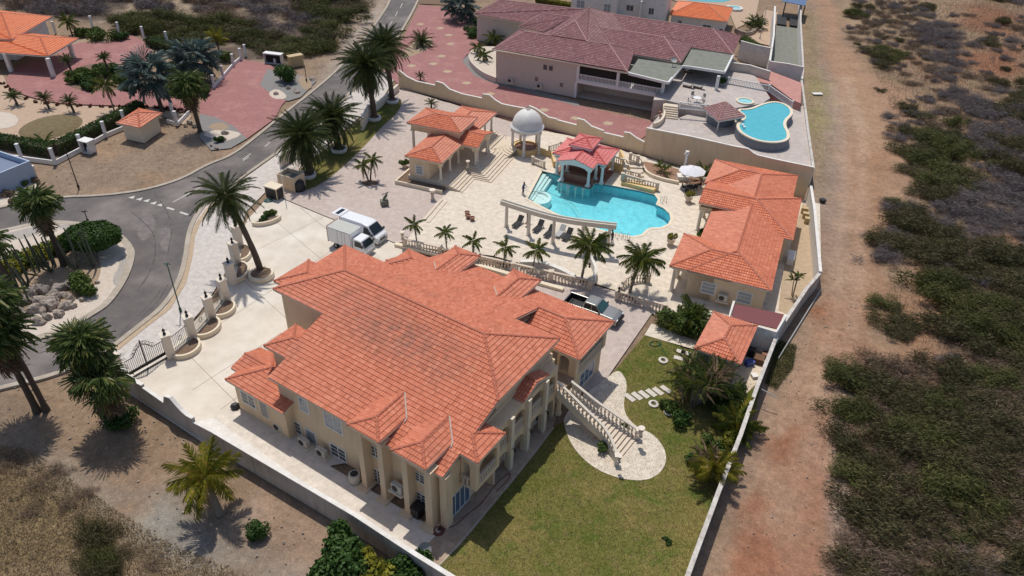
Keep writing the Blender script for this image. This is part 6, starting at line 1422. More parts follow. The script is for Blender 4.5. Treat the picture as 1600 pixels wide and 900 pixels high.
palm('small_palm', 'palm standing in the shrubs left of the orange roofed carport', (113,55), htop((113,55),32), 'coco', 18, (.14,.12), (-.1,0), (-40,75), 0, None, .8, seed=63)
palm('small_palm', 'small palm at the front edge of the dry mound', (72,228), .5, 'areca', 14, (.1,.1), (0,0), (-5,75), 0, None, .8, seed=64)
palm('date_palm', 'short date palm in the crescent bed of the neighbour drive', (659,72), .9, 'date', 38, (.4,.38), (0,0), (-20,78), 4, 'datedead', .68, seed=65)
palm('small_palm', 'little palm at the wave wall behind the gatehouse', (674,170), .9, 'cycad', 20, (.14,.14), (0,0), (-20,75), 0, None, 1.05, seed=66, cat='palm tree')
palm('small_palm', 'little palm in the sliver bed along the neighbour side of the wave wall', (657,126), .8, 'cycad', 18, (.12,.12), (0,0), (-20,75), 0, None, .9, seed=67, cat='palm tree')
for i, (b, lb) in enumerate([((746,82),'slim palm at the left of the raised white planter'),((755,94),'yellow-green palm in the raised white planter'),((771,72),'taller palm beside the corner of the maroon roofed house')]):
    palm('small_palm', lb, P(b[0], b[1], 1.0 if i < 2 else 0), 1.0+.6*(i == 2), 'adon', 13, (.1,.08), (0,0), (-40,70), 0, None, 1.0+.4*(i == 2), seed=70+i)
# clumping palms on the lawn
def clump(name, label, px, kinds, n, sp, hmax, seed, sc_=1.0, cat='palm clump'):
    rs = random.Random(seed); r_ = thing(name, label, cat, P(*px))
    for j in range(n):
        a = rs.uniform(0, 2*PI); d = sp*math.sqrt(rs.random()); h = hmax*rs.uniform(.3, 1); x, y = d*math.cos(a), d*math.sin(a)
        mb = MB(); mb.tube([(x*.4, y*.4, 0), (x*.75, y*.75, h*.55), (x, y, h)], [.06, .05, .04], 5); ob('stem', mb, 'trunkg', r_)
        k = rs.choice(kinds)
        for i in range(7): data_ob('frond', rs.choice(FR[k]), r_, (x, y, h), (rs.uniform(-.5,.5), -math.radians(rs.uniform(5, 75)), rs.uniform(0, 2*PI)), sc_*rs.uniform(.7, 1.05))
    return r_
clump('palm_clump', 'dense rounded green palm clump by the drive corner near the guest wing', (1070,515), ['areca','coco'], 12, 1.2, 2.2, 1, .66)
clump('palm_clump', 'ragged dry palm clump on the lawn in front of the small outbuilding', (1080,628), ['arecad','areca','datedead'], 22, 1.8, 3.6, 2, .78)
clump('palm_clump', 'second dark palm clump on the lawn beside the ragged one', (1112,622), ['arecad','areca','areca'], 18, 1.6, 2.6, 12, .75)
clump('palm_clump', 'bright green arching palm clump leaning over the lawn wall', (1150,676), ['cocoy','coco'], 8, .5, 1.0, 3, .72)
clump('palm_clump', 'brownish palm clump with white flowers by the lawn wall', (1103,742), ['areca','datedead','cocoy'], 12, 1.0, 1.9, 4, .62)
clump('banana_plant', 'banana-like plant between cream wall and guest wing', (1100,282), ['areca'], 4, .7, 1.6, 5, .75, 'plant')
clump('palm_clump', 'small feathery palm in the red bed under the cream wall', (1035,270), ['areca'], 4, .5, .8, 6, .6)
clump('papaya_plant', 'thin papaya plant in the sandy strip beside the guest wing', (1240,462), ['adon'], 3, .6, 3.2, 7, .5, 'plant')

# ---- leaf clouds
def cloud(n, rx, ry, rz, ls, lw, seed, z0=0., lobes=7, wind=None, flat=.0, shell=.55):
    rs = np.random.RandomState(seed); Q = []
    lc = rs.normal(0, .42, (lobes, 3))*[rx, ry, rz*.4]; lc[:,2] = np.abs(lc[:,2])+rz*.35; lr = rs.uniform(.38, .62, lobes)
    k = rs.randint(0, lobes, n); d = rs.normal(0, 1, (n, 3)); d /= np.linalg.norm(d, axis=1)[:,None]; rad = (shell+(1-shell)*rs.rand(n))*lr[k]
    p = lc[k]+d*rad[:,None]*[rx, ry, rz]; p[:,2] = np.abs(p[:,2])
    t = rs.normal(0, 1, (n, 3))
    if wind is not None: t = t*.55+np.array(wind)
    t[:,2] *= (1-flat); t /= np.linalg.norm(t, axis=1)[:,None]; s_ = np.cross(t, d+rs.normal(0, .4, (n, 3))); s_ /= np.linalg.norm(s_, axis=1)[:,None]+1e-9
    L_ = ls*rs.uniform(.6, 1.4, n)[:,None]; W_ = lw*rs.uniform(.6, 1.4, n)[:,None]; p[:,2] += z0
    return np.stack([p-s_*W_, p+t*L_*.5+s_*0, p+s_*W_, p-t*L_*.5], 1)
def bush(name, label, px, rx, ry, rz, mat_, n=2500, ls=.22, lw=.09, seed=0, z0=.1, cat='bush', group=None, lobes=7, rot=0, stem=True, **k):
    r_ = thing(name, label, cat, px if isinstance(px, Vector) else P(*px), rot, group)
    data_ob('foliage', np_mesh('foliage', cloud(n, rx, ry, rz, ls, lw, seed, z0, lobes, **k), mat_), r_)
    if stem:
        mb = MB(); rs = random.Random(seed)
        for i in range(5):
            a = i*1.3; mb.tube([(0,0,-.05), (rx*.2*math.cos(a), ry*.2*math.sin(a), (rz+z0)*.4), (rx*.5*math.cos(a), ry*.5*math.sin(a), (rz+z0)*.8)], [.09, .06, .03], 5)
        ob('trunk', mb, 'trunk', r_)
    return r_
rt = thing('round_tree', 'broad clipped round tree on the roundabout island', 'tree', P(152,394,.12)); rs_ = np.random.RandomState(4)
d_ = rs_.normal(0, 1, (11000, 3)); d_ /= np.linalg.norm(d_, axis=1)[:,None]; p_ = d_*(rs_.uniform(.72, 1.03, 11000)**.6)[:,None]*[3.0, 2.5, 1.15]*(1+.07*np.sin(d_[:,:1]*9)*np.cos(d_[:,1:2]*8)); p_[:,2] += 2.0
t_ = rs_.normal(0, 1, (11000, 3)); t_ /= np.linalg.norm(t_, axis=1)[:,None]; s2_ = np.cross(t_, d_+.3*rs_.normal(0, 1, (11000, 3))); s2_ /= np.linalg.norm(s2_, axis=1)[:,None]
data_ob('crown', np_mesh('crown', np.stack([p_-s2_*.08, p_+t_*.13, p_+s2_*.08, p_-t_*.13], 1), 'bushd'), rt)
for k in range(5):
    a = k*1.3; ob('trunk', MB().tube([(0,0,0), (.4*math.cos(a), .4*math.sin(a), 1.0), (1.3*math.cos(a), 1.2*math.sin(a), 2.2)], [.13,.1,.04], 6), 'trunk', rt)
bush('leafy_bush', 'full rounded leafy bush among the palm fronds by the drive corner', (1070,515), 1.9, 1.7, 2.0, 'bushm', 5200, .38, .05, 301, .2, lobes=12, shell=.6, stem=False)
bush('leafy_bush', 'light green leafy bush behind the ragged palm clump', (1100,600), 1.9, 1.6, 2.2, 'bushm', 3200, .3, .06, 302, .2, lobes=10, stem=False)
bush('leafy_bush', 'leafy bush right of the ragged palm clump against the outbuilding', (1132,632), 1.5, 1.3, 1.3, 'bushm', 2800, .28, .07, 303, .2, lobes=9, stem=False)
bush('leafy_bush', 'olive leafy bush at the lawn wall under the arching palm', (1140,690), 1.1, 1.0, 1.0, 'bushy', 1800, .26, .06, 304, .1, lobes=8, stem=False)
bush('shrub', 'bright green shrub on the island among the boulders', (134,452), 1.7, 1.6, 1.5, 'bushm', 3500, .2, .09, 2, lobes=9)
for i, (x, y, r) in enumerate([(20,425,1.6),(38,415,1.7),(58,405,1.8),(80,397,1.5),(98,390,1.1)]):
    bush('shrub', ['leftmost yellow-green shrub of the island row','second yellow-green shrub of the island row','middle yellow-green shrub of the island row','fourth yellow-green shrub of the island row, behind the cacti','last small yellow-green shrub of the island row'][i], (x, y), r, r*.8, 1.3, 'bushm' if i % 2 else 'bushy', 1800, .24, .1, 20+i, lobes=7)
bush('ball_shrub', 'round clipped ball shrub on the dirt lot', (404,836), .8, .8, .85, 'bushd', 2500, .14, .06, 5, .15, lobes=12, shell=.8)
bush('garden_tree', 'dark green leafy tree outside the long wall, left one', (533,890), 2.0, 1.7, 2.0, 'bushd', 6000, .28, .13, 6, .7, 'tree', lobes=12)
bush('garden_tree', 'yellow-green leafy tree outside the long wall, middle one', (580,905), 1.9, 1.6, 1.6, 'bushy', 3600, .28, .13, 7, .4, 'tree', lobes=11)
bush('garden_tree', 'dark green low tree outside the long wall, right one', (625,912), 1.7, 1.4, 1.2, 'bushd', 4200, .28, .13, 8, .3, 'tree', lobes=10)
bush('garden_tree', 'mid green tree at the bottom edge outside the wall', (560,925), 2.0, 1.6, 1.6, 'bushm', 4000, .28, .13, 9, .3, 'tree', lobes=10)
bush('shrub', 'dark shrub under the bushy fan palm at the wall corner', (180,660), 1.8, 1.3, 1.2, 'bushd', 3000, .2, .09, 10)
for i, (x, y, rx, rz, mt) in enumerate([(160,62,2.6,1.8,'bushm'),(140,55,2.2,1.5,'bushm'),(185,62,1.8,1.4,'bushd'),(125,118,2.6,1.1,'bushm'),(150,130,2.3,1.1,'bushd'),(170,112,2,1.0,'bushm'),(300,118,3.2,1.4,'bushm'),(345,95,2.4,1.6,'bushm'),(270,110,2.2,1.2,'bushm'),(205,140,1.6,.8,'bushd')]):
    bush('shrub', ['shrub with pale bed beside the white gate post','leafy shrub left of the pale bed','dark shrub at the corner of the red drive','shrub at the left of the planted oval in the red drive','dark shrub at the front of the planted oval','shrub behind the tall cycad','broad shrub between the two silver blue palms','green shrub under the short yellow palm','small shrub left of the rear silver blue palm','low dark shrub at the right tip of the planted oval'][i], (x, y), rx, rx*.7, rz, mt, 1800, .26, .11, 80+i)
for i, (x, y, rx, rz) in enumerate([(120,130,1.6,1.2),(135,140,1.4,1.0),(160,120,1.8,1.3),(150,112,1.5,1.1),(185,128,1.7,1.1),(180,115,1.4,1.0),(140,122,1.7,1.3),(200,130,1.3,.9)]):
    bush('shrub', ['low shrub at the left tip of the oval bed','low shrub at the front left of the oval bed','leafy shrub in the centre of the oval bed','shrub at the rear of the oval bed','shrub at the right of the oval bed','small shrub at the rear right of the oval bed','dense shrub left of the centre of the oval bed','shrub under the left silver blue palm'][i], (x, y), rx, rx*.75, rz, 'bushd' if i % 2 else 'bushm', 1400, .24, .1, 260+i, lobes=6)
for i, (x, y, rx) in enumerate([(275,135,1.8),(290,150,1.7),(300,135,1.6),(318,150,1.4),(262,150,1.4)]):
    bush('shrub', ['garden shrub between silver blue and shaggy palms, left','garden shrub under the shaggy palm crown','garden shrub behind the shaggy palm','garden shrub inside the white low fence','garden shrub right of the left silver blue palm'][i], (x, y), rx, rx*.75, 1.2, 'bushd' if i % 2 else 'bushm', 1400, .24, .1, 280+i, lobes=6)
bush('garden_tree', 'dark tree beside the yellow and white utility boxes', (452,128), 2.2, 1.9, 2.4, 'bushd', 3500, .25, .11, 100, .3, 'tree')
for i, (x, y, rx) in enumerate([(740,55,2.2),(765,48,2.4),(785,60,2.2),(752,40,2)]):
    bush('shrub', ['dark shrub nearest the silver blue palm by the maroon roof','dark shrub in the middle of the corner bed','dark shrub against the wall of the maroon roofed house','dark shrub behind the corner bed'][i], (x, y), rx, rx*.8, 1.6, 'bushd', 1800, .26, .12, 110+i)
for i, (x, y, r, lb) in enumerate([(342,222,.8,'round shrub on the white gravel patch by the low fence'),(425,338,.9,'green shrubs filling the small planter below the enclosure'),(413,345,.7,'low green shrub at the left of the small planter'),(945,700,.7,'red-leaved and green plants in the bed under the stair'),(975,671,.5,'small green plants beside the stair foot'),(1048,640,1.0,'low green shrub on the lawn by the stepping stones'),(1062,655,1.2,'dark green low shrub under the ragged palm clump'),(1130,640,1.6,'dark shrub between the palm clumps and the lawn wall'),(1148,618,1.3,'dark shrub behind the outbuilding corner'),(1122,700,1.1,'yellow-green shrub by the lawn wall'),(1085,722,.9,'small dark shrub beside the brownish palm clump'),(1160,408,.0,'')]):
    if r: bush('shrub', lb, P(x, y, .05), r, r*.8, r*.75, 'bushm' if i % 2 else 'bushd', int(1500*r), .17, .08, 130+i, lobes=6, stem=False)
bush('green_patch', 'tiny dark green weed tuft on the big lawn', (1044,847), .45, .3, .12, 'bushd', 500, .12, .04, 150, 0, 'weed', stem=False)
# hedges
def hedge(label, pts, wdt, h, mat_='bushd', seed=0, dens=260, group=None):
    pts = [P(*p) for p in pts]; r_ = thing('hedge', label, 'hedge', pts[0], group=group); rs = np.random.RandomState(seed); Q = []; o_ = np.array(pts[0])
    for a, b in zip(pts[:-1], pts[1:]):
        L_ = (b-a).length; e = np.array((b-a).normalized()); nn = np.array([-e[1], e[0], 0]); k = int(L_*dens)
        s = rs.uniform(0, L_, k); face = rs.rand(k); u = rs.uniform(-1, 1, k); z = rs.uniform(.05, 1, k)
        u = np.where(face < .45, u, np.sign(u)); z = np.where(face < .45, 1, z); u = u*(wdt/2)*rs.uniform(.88, 1.05, k); z = z*h*rs.uniform(.9, 1.04, k)
        p = np.array(a)-o_+np.outer(s, e)+np.outer(u, nn)+np.outer(z, [0,0,1]); t = rs.normal(0, 1, (k, 3)); t /= np.linalg.norm(t, axis=1)[:,None]; s2 = np.cross(t, rs.normal(0, 1, (k, 3))); s2 /= np.linalg.norm(s2, axis=1)[:,None]
        Q.append(np.stack([p-s2*.07, p+t*.14, p+s2*.07, p-t*.14], 1))
    data_ob('foliage', np_mesh('foliage', np.concatenate(Q), mat_), r_)
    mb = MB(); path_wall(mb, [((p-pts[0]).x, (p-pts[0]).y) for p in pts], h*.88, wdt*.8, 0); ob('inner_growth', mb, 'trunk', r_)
hedge('long clipped hedge behind the white posts, from the corner to the orange roofed hut', [(88,240),(128,222),(170,200),(222,172)], 1.7, 1.5, seed=1)
hedge('clipped hedge running left from the corner behind the white fence', [(-30,222),(30,232),(84,243)], 1.7, 1.5, seed=2)
hedge('flat topped hedge block between white post and red drive', [(235,70),(262,78),(285,84)], 2.2, 1.5, seed=3)
hedge('green hedge at the foot of the white wall above the salmon paved yard', [(1204,112),(1225,118),(1250,124)], 1.5, 1.5, seed=4)
hedge('low green shrubs row behind the white wall at the top right', [(1160,66),(1180,80),(1200,90)], 1.8, 1.3, 'bushm', seed=5)
for i in range(22):
    t_ = i/21; x = 2+t_*290; y = 130+ (t_*40 if t_ < .5 else 20+ (t_-.5)*4)
    pts_ = [(4,130),(20,142),(50,158),(90,163),(130,165),(170,166),(200,167),(235,166),(270,170),(292,172)]; k = t_*(len(pts_)-1); j = min(int(k), len(pts_)-2); x = pts_[j][0]+(pts_[j+1][0]-pts_[j][0])*(k-j); y = pts_[j][1]+(pts_[j+1][1]-pts_[j][1])*(k-j)+1.5
    if i == 0:
        M['redleaf'] = leaf_mat('red brown leaves', (.08,.03,.02), (.2,.07,.04)); rb = thing('red_bromeliad', 'small dark red plant in the row edging the red drive', 'plant', P(x, y), group='red plants edging the drive'); data_ob('foliage', np_mesh('foliage', cloud(160, .35, .35, .3, .3, .06, 3, .05, 3), 'redleaf'), rb)
    else: copy_tree(rb, P(x, y), i*1.1)

# ---- cacti
def cactus(label, px, stems, seed):
    rs = random.Random(seed); r_ = thing('column_cactus', label, 'cactus', P(*px, .12), group='column cacti on the island')
    for i in range(stems):
        a = 2*PI*i/stems+rs.uniform(-.3, .3); d = rs.uniform(.3, .9) if stems > 1 else 0; h = rs.uniform(2.2, 4.6) if i else 5.0; mb = MB()
        mb.tube([(0,0,0), (d*math.cos(a)*.9, d*math.sin(a)*.9, .6), (d*math.cos(a)*1.1-.1, d*math.sin(a)*1.1, h*.6), (d*math.cos(a)*1.2-.25, d*math.sin(a)*1.2, h)], [.09, .11, .10, .06], 7)
        ob('stem', mb, 'cactus', r_)
for i, (x, y, s, lb) in enumerate([(146,418,3,'tall column cactus in front of the round island tree'),(120,420,4,'column cactus cluster left of the round tree'),(80,424,6,'many-armed cactus in the middle of the island'),(56,430,3,'slender cactus cluster beside the yellow-green shrubs'),(44,448,4,'cactus behind the boulders'),(22,458,5,'dark cactus cluster at the left end of the island'),(10,450,3,'cactus at the left photo edge'),(38,478,3,'thin cactus rising among the boulders')]): cactus(lb, (x, y), s, 200+i)
# ---- boulders
def boulder_mesh(seed, mat_):
    rs = np.random.RandomState(seed); bm = bmesh.new(); bmesh.ops.create_icosphere(bm, subdivisions=3, radius=1)
    off = rs.uniform(0, 50, 3); dirs = rs.normal(0, 1, (9, 3)); dirs /= np.linalg.norm(dirs, axis=1)[:,None]; cutd = rs.uniform(.5, .85, 9)
    from mathutils import noise as mn
    for v in bm.verts:
        c = v.co.copy()
        for d, q in zip(dirs, cutd):
            k = c.dot(Vector(d))
            if k > q: c -= Vector(d)*(k-q)*.8
        v.co = c*(1+.22*mn.noise(c*2.3+Vector(off))+.1*mn.noise(c*6+Vector(off)))
    me = bpy.data.meshes.new('boulder'); bm.to_mesh(me); bm.free(); me.materials.append(M[mat_]); return me
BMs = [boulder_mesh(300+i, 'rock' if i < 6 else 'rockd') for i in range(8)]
bl = [(95,452,1.5),(110,446,1.2),(62,470,1.6),(78,478,1.5),(90,490,1.1),(102,478,1.2),(60,502,1.2),(47,460,1.2),(70,455,1.3),(86,464,1.2),(52,484,1.3),(40,470,1.1),(30,490,1.3),(18,498,1.2),(38,500,.9),(110,466,.9),(120,458,.8),(115,478,.7),(20,480,1.2),(8,486,1.2),(75,496,.9),(5,505,1.0),(128,468,.6),(142,462,.5),(149,452,.5),(152,442,.45),(147,458,.4),(68,486,.8),(84,472,.9),(58,452,.9),(100,462,.8),(26,470,.9)]
pos_words = 'pale limestone boulder in the rockery on the roundabout island'
for i, (x, y, r) in enumerate(bl):
    data_ob('boulder', BMs[6+i%2] if i in (0,1,7,8,11,18,19,31) else BMs[i % 6], None, P(x, y, .12+r*.12), (rnd.uniform(0,6), rnd.uniform(0,6), rnd.uniform(0,6)), (r*.62, r*.62, r*.5), pos_words if i not in (0,1,7,8,11,18,19,31) else 'dark grey boulder in the shaded part of the island rockery', 'boulder', 'boulders on the island')
for i, (x, y, r, lb) in enumerate([(297,192,.8,'pale rock at the end of the low white fence'),(303,197,.6,'smaller pale rock beside it at the fence end'),(290,196,.5,'small rock left of the two fence rocks'),(352,208,.9,'upright pale rock on the white gravel patch'),(350,218,.7,'rock beside the round shrub on gravel'),(338,232,.5,'rock at the tip of the gravel corner'),(330,228,.45,'small rock on the gravel corner edge'),(450,138,.7,'rock on the grey gravel by the road'),(464,144,.9,'larger rock on the grey gravel by the road'),(488,124,.8,'dark rock at the road edge of the gravel corner'),(432,147,.8,'rock in the white gravel oval'),(448,110,.6,'rock near the dark tree')]):
    data_ob('rock', BMs[i % 6], None, P(x, y, .1), (i, i*2, i*3), (r*.7, r*.6, r*.6), lb, 'rock')
# ---- scattered small stones (uncountable)
def scatter(name, label, polys, n, r0, r1, mat_, seed, kind='stuff'):
    rs = np.random.RandomState(seed); V_, F_ = [], []
    base_v = np.array([(1,0,0),(-1,0,0),(0,1,0),(0,-1,0),(0,0,1),(0,0,-1)], float); base_f = [(0,2,4),(2,1,4),(1,3,4),(3,0,4)]
    for poly, k in polys:
        pw = [P(*p) for p in poly]; A = np.array([(p.x, p.y) for p in pw]); lo, hi = A.min(0), A.max(0); c = int(n*k); x = rs.uniform(lo[0], hi[0], c*3); y = rs.uniform(lo[1], hi[1], c*3); m_ = pdist(x, y, pw) > 0
        for a, b in list(zip(x[m_], y[m_]))[:c]:
            r = r0+(r1-r0)*rs.rand()**3; th = rs.uniform(0, 6.3); R3 = np.array([[math.cos(th), -math.sin(th), 0], [math.sin(th), math.cos(th), 0], [0, 0, .7]]); q = (base_v*(1+rs.uniform(-.3, .3, (6, 1))))@R3.T*r+[a, b, -.03]; n0 = len(V_)
            V_ += [tuple(v) for v in q]; F_ += [tuple(i+n0 for i in f) for f in base_f]
    mb = MB(); mb.v = V_; mb.f = F_; ob(name, mb, mat_, None, label, 'stones', kind=kind, loc=(0,0,0))
scatter('stones', 'small pale stones strewn over the dirt lots and the track', [([(0,560),(90,590),(190,600),(330,720),(560,900),(300,1000),(-50,900)],.45),([(60,235),(130,215),(300,200),(320,255),(95,300)],.25),([(1290,430),(1370,440),(1330,560),(1325,900),(1090,900),(1190,620)],.2),([(1340,60),(1600,0),(1600,260),(1400,240)],.2)], 1700, .02, .12, 'rock', 1)
# ---- scrub
def scrub_proto(kind, i):
    mt, n, ls, lw, rz = dict(acacia=('acacia',3400,.42,.024,.85), acacia2=('acacia2',3800,.40,.027,.9), twig=('twig',2600,.6,.014,.6), brown=('brown',2200,.5,.016,.55))[kind]
    q = cloud(n, 2.5, 2.1, rz*1.5, ls, lw, 500+i, .05, 16, wind=(.8,-.4,.15), flat=.2, shell=.3)
    return np_mesh('foliage', q, mt)
SCR = {k: [scrub_proto(k, i+10*j) for i in range(3)] for j, k in enumerate(('acacia','acacia2','twig','brown'))}
mb = MB()
for i in range(9):
    a = i*.7; mb.tube([(0,0,-.1), (.5*math.cos(a), .5*math.sin(a), .5), (1.5*math.cos(a), 1.3*math.sin(a), 1.0)], [.06,.04,.015], 4, False)
stem_me = mesh_of('stem', mb, 'trunk')
names = dict(acacia='thorn_bush', acacia2='thorn_bush', twig='bare_thicket', brown='dry_bush')
labs = {('R','acacia'):'dull green thorn bush in the scrub right of the dirt track',('R','acacia2'):'fresher green thorn bush in the scrub right of the dirt track',('R','twig'):'grey leafless thicket in the scrub right of the dirt track',('R','brown'):'brown dried-up bush in the scrub right of the dirt track',
        ('L','acacia'):'dull green thorn bush in the scrub above the red paved gardens',('L','acacia2'):'fresher green thorn bush in the scrub above the red paved gardens',('L','twig'):'grey leafless thicket in the scrub above the red paved gardens',('L','brown'):'brown dried-up bush in the scrub above the red paved gardens',
        ('B','acacia'):'olive bush in the dry grass at the bottom left',('B','brown'):'dry bush in the dry grass at the bottom left',('B','acacia2'):'green bush in the dry grass at the bottom left',('B','twig'):'grey twiggy bush in the dry grass at the bottom left'}
def zone(p, side):
    q = Vector((p.x, p.y, -CAM_H)); w_ = q.dot(CF); x = 800+FPX*q.dot(CX)/w_; y = 450-FPX*q.dot(CU)/w_
    if side == 'R':
        v = 'at the very top' if y < 60 else 'level with the grey court' if y < 130 else 'level with the neighbour pool' if y < 230 else 'level with the white parasol' if y < 320 else 'level with the guest wing' if y < 440 else 'level with the service yard' if y < 580 else 'level with the garden stair' if y < 740 else 'near the bottom edge'
        h = 'beside the dirt track' if x < 1400 else 'in the middle of the scrub' if x < 1500 else 'by the right photo edge'
        return v+', '+h
    if side == 'L': return ('at the top' if y < 25 else 'just above the red paving' if y < 60 else 'low by the roadside')+', '+('over the orange roofs' if x < 150 else 'behind the white posts' if x < 300 else 'behind the open cabinet' if x < 450 else 'next to the road')
    return 'at the photo bottom, '+('left part' if x < 130 else 'right part')
KW = dict(acacia='dull green thorn bush', acacia2='fresh green thorn bush', twig='grey leafless thicket', brown='brown dried-up bush')
def one_scrub(side, kind, p, s_, seed):
    rs = random.Random(seed); o = thing(names[kind], ('large ' if s_ > .98 else 'small ' if s_ < .7 else '')+KW[kind]+' '+zone(p, side), 'bush', (p.x, p.y, -.1), rs.uniform(-.5, .5), dict(R='scrub bushes right of the track', L='scrub bushes at the upper left', B='bushes in the dry grass')[side])
    data_ob('foliage', rs.choice(SCR[kind]), o, (0,0,0), (0,0,0), (s_, s_, s_*rs.uniform(.7, 1.5))); data_ob('stem', stem_me, o, (0,0,0), (0,0,0), s_)
cnt = 0
def in_view(a, b, m_=34):
    q = Vector((a, b, -CAM_H)); w_ = q.dot(CF); x = 800+FPX*q.dot(CX)/w_; y = 450-FPX*q.dot(CU)/w_
    return -m_ < x < 1600+m_*2.4 and -m_ < y < 900+m_*1.5
def fill(side, poly, step, mix, s0, s1, seed, jitter=.45, pz=0):
    global cnt
    pw = [P(*p) for p in poly]; rs = random.Random(seed); xs = [p.x for p in pw]; ys = [p.y for p in pw]; y = min(ys)
    while y < max(ys):
        x = min(xs)
        while x < max(xs):
            a, b = x+rs.uniform(-jitter, jitter)*step, y+rs.uniform(-jitter, jitter)*step
            if pdist(np.array([a]), np.array([b]), pw)[0] > 0 and in_view(a, b):
                n_v = vnoise(np.array([a]), np.array([b]), 9, seed)[0]; r = rs.random()*.55+n_v*.45; acc = 0; kk = None
                for k, w_ in mix:
                    acc += w_
                    if r < acc: kk = k; break
                if kk: one_scrub(side, kk, Vector((a, b, 0)), rs.uniform(s0, s1), rs.randint(0, 10**6)); cnt += 1
            x += step
        y += step
fill('R', [(1335,565),(1400,560),(1445,590),(1520,560),(1640,560),(1700,1000),(1345,1000),(1335,860),(1330,760)], 2.1, [('acacia2',.20),('acacia',.26),('brown',.24),('twig',.30)], .72, 1.15, 1)
fill('R', [(1455,440),(1530,430),(1640,440),(1640,590),(1520,560),(1470,520)], 2.6, [('acacia2',.4),('acacia',.4),('twig',.2)], .8, 1.1, 2)
fill('R', [(1362,355),(1430,345),(1530,385),(1620,395),(1620,440),(1460,430),(1375,425)], 2.8, [('acacia2',.35),('acacia',.35),('twig',.15)], .8, 1.1, 3)
fill('R', [(1372,450),(1420,455),(1430,500),(1450,540),(1420,550),(1378,520)], 2.6, [('acacia2',.4),('acacia',.4)], .65, .9, 4)
fill('R', [(1400,235),(1440,225),(1500,220),(1530,260),(1480,320),(1430,300)], 3.2, [('acacia2',.5),('acacia',.4)], .85, 1.15, 5)
fill('R', [(1510,150),(1640,190),(1640,390),(1540,370),(1480,330),(1530,260)], 2.9, [('acacia',.22),('twig',.65)], .8, 1.15, 6)
fill('R', [(1450,20),(1490,50),(1500,130),(1560,190),(1500,180),(1460,120),(1440,50)], 3.4, [('twig',.85)], .8, 1.1, 7)
fill('R', [(1560,140),(1640,120),(1640,190),(1540,180)], 4, [('acacia',.45),('twig',.4)], .8, 1.1, 8)
fill('R', [(1540,-60),(1640,-60),(1640,20),(1520,-10)], 4.5, [('acacia',.3),('twig',.5)], .9, 1.2, 9)
fill('R', [(1470,520),(1520,555),(1440,590),(1420,565)], 3.6, [('brown',.6),('twig',.3)], .5, .8, 10)
fill('R', [(1345,0),(1460,0),(1440,50),(1460,120),(1500,180),(1440,220),(1400,230),(1385,180),(1440,150),(1400,120),(1355,110),(1325,50)], 3.2, [('brown',.45),('acacia',.10),('twig',.22)], .35, .8, 14)
fill('R', [(1385,300),(1440,300),(1520,330),(1620,390),(1620,445),(1450,440),(1370,350)], 3.6, [('brown',.35),('twig',.35)], .5, .9, 16)
fill('R', [(1480,20),(1620,20),(1620,150),(1510,140)], 4.2, [('brown',.35),('acacia',.12),('twig',.25)], .4, .9, 15)
for x, y, k, s_ in [(1330,20,'acacia2',1.1),(1340,14,'acacia2',.8),(1362,78,'acacia',1.1),(1376,72,'acacia2',.9),(1392,88,'acacia2',1.2),(1408,82,'acacia2',1.0),(1378,98,'acacia',.9),(1375,135,'acacia',.5),(1420,165,'acacia',.9),(1432,175,'acacia2',.7),(1445,205,'acacia2',1.1),(1475,210,'acacia',1.2),(1490,190,'acacia2',.9),(1435,240,'acacia2',1.1),(1385,28,'acacia',.6),(1415,50,'brown',.8),(1470,60,'brown',.9),(1400,30,'brown',.8),(1440,10,'twig',.9),(1420,330,'acacia',1.0),(1408,318,'acacia2',.8),(1402,335,'acacia',.6),(1565,255,'acacia2',.9),(1325,575,'acacia2',.9),(1335,600,'acacia2',1),(1330,640,'acacia2',1.0),(1328,690,'acacia',1.0),(1330,740,'acacia2',1.0),(1335,790,'acacia',.9),(1335,850,'brown',.7),(1345,890,'acacia',1),(1460,385,'acacia2',1),(1450,300,'brown',.7),(1340,5,'acacia',.7),(1600,150,'acacia',1)]:
    one_scrub('R', k, P(x, y+6), s_*.85, x*7+y); cnt += 1
fill('L', [(195,28),(300,34),(385,40),(440,55),(470,80),(440,92),(380,72),(280,62),(200,50)], 3.3, [('acacia2',.6),('acacia',.35)], 1.0, 1.4, 11)
fill('L', [(-20,-70),(190,-60),(330,-50),(470,-60),(560,-60),(545,0),(500,75),(470,85),(430,50),(340,28),(190,20),(100,30),(60,20),(-20,15)], 5.0, [('acacia',.20),('brown',.22),('twig',.42)], 1.1, 1.6, 12)
fill('L', [(470,-60),(575,-60),(575,0),(520,75),(490,95),(460,85),(480,40)], 3.9, [('acacia2',.45),('acacia',.35),('brown',.1)], 1.05, 1.5, 13)
for x, y, k, s_ in [(150,832,'acacia',.6),(160,842,'acacia',.5),(165,880,'acacia2',.6),(150,892,'acacia',.6),(180,888,'acacia',.45),(20,725,'brown',.45),(60,760,'brown',.45),(45,800,'brown',.4),(110,790,'brown',.4),(200,860,'brown',.4),(240,880,'brown',.4),(135,770,'brown',.35),(90,735,'brown',.4)]:
    one_scrub('B', k, P(x, y), s_, x*3+y)
print('scrub bushes', cnt)
M['straw2'] = leaf_mat('pale straw', (.15,.105,.06), (.36,.265,.15), .9, .1)
def tufts(poly, n, seed, label, h=.22, mat_='straw2'):
    o = blades([P(*p) for p in poly], n, h, .03, mat_, 'dry_grass', seed, lean=.7); props(o, label, 'dry grass', kind='stuff')
tufts([(-50,690),(40,700),(130,760),(250,840),(400,905),(480,1000),(100,1000),(-200,800)], 26000, 1, 'dry golden grass at the bottom left corner')
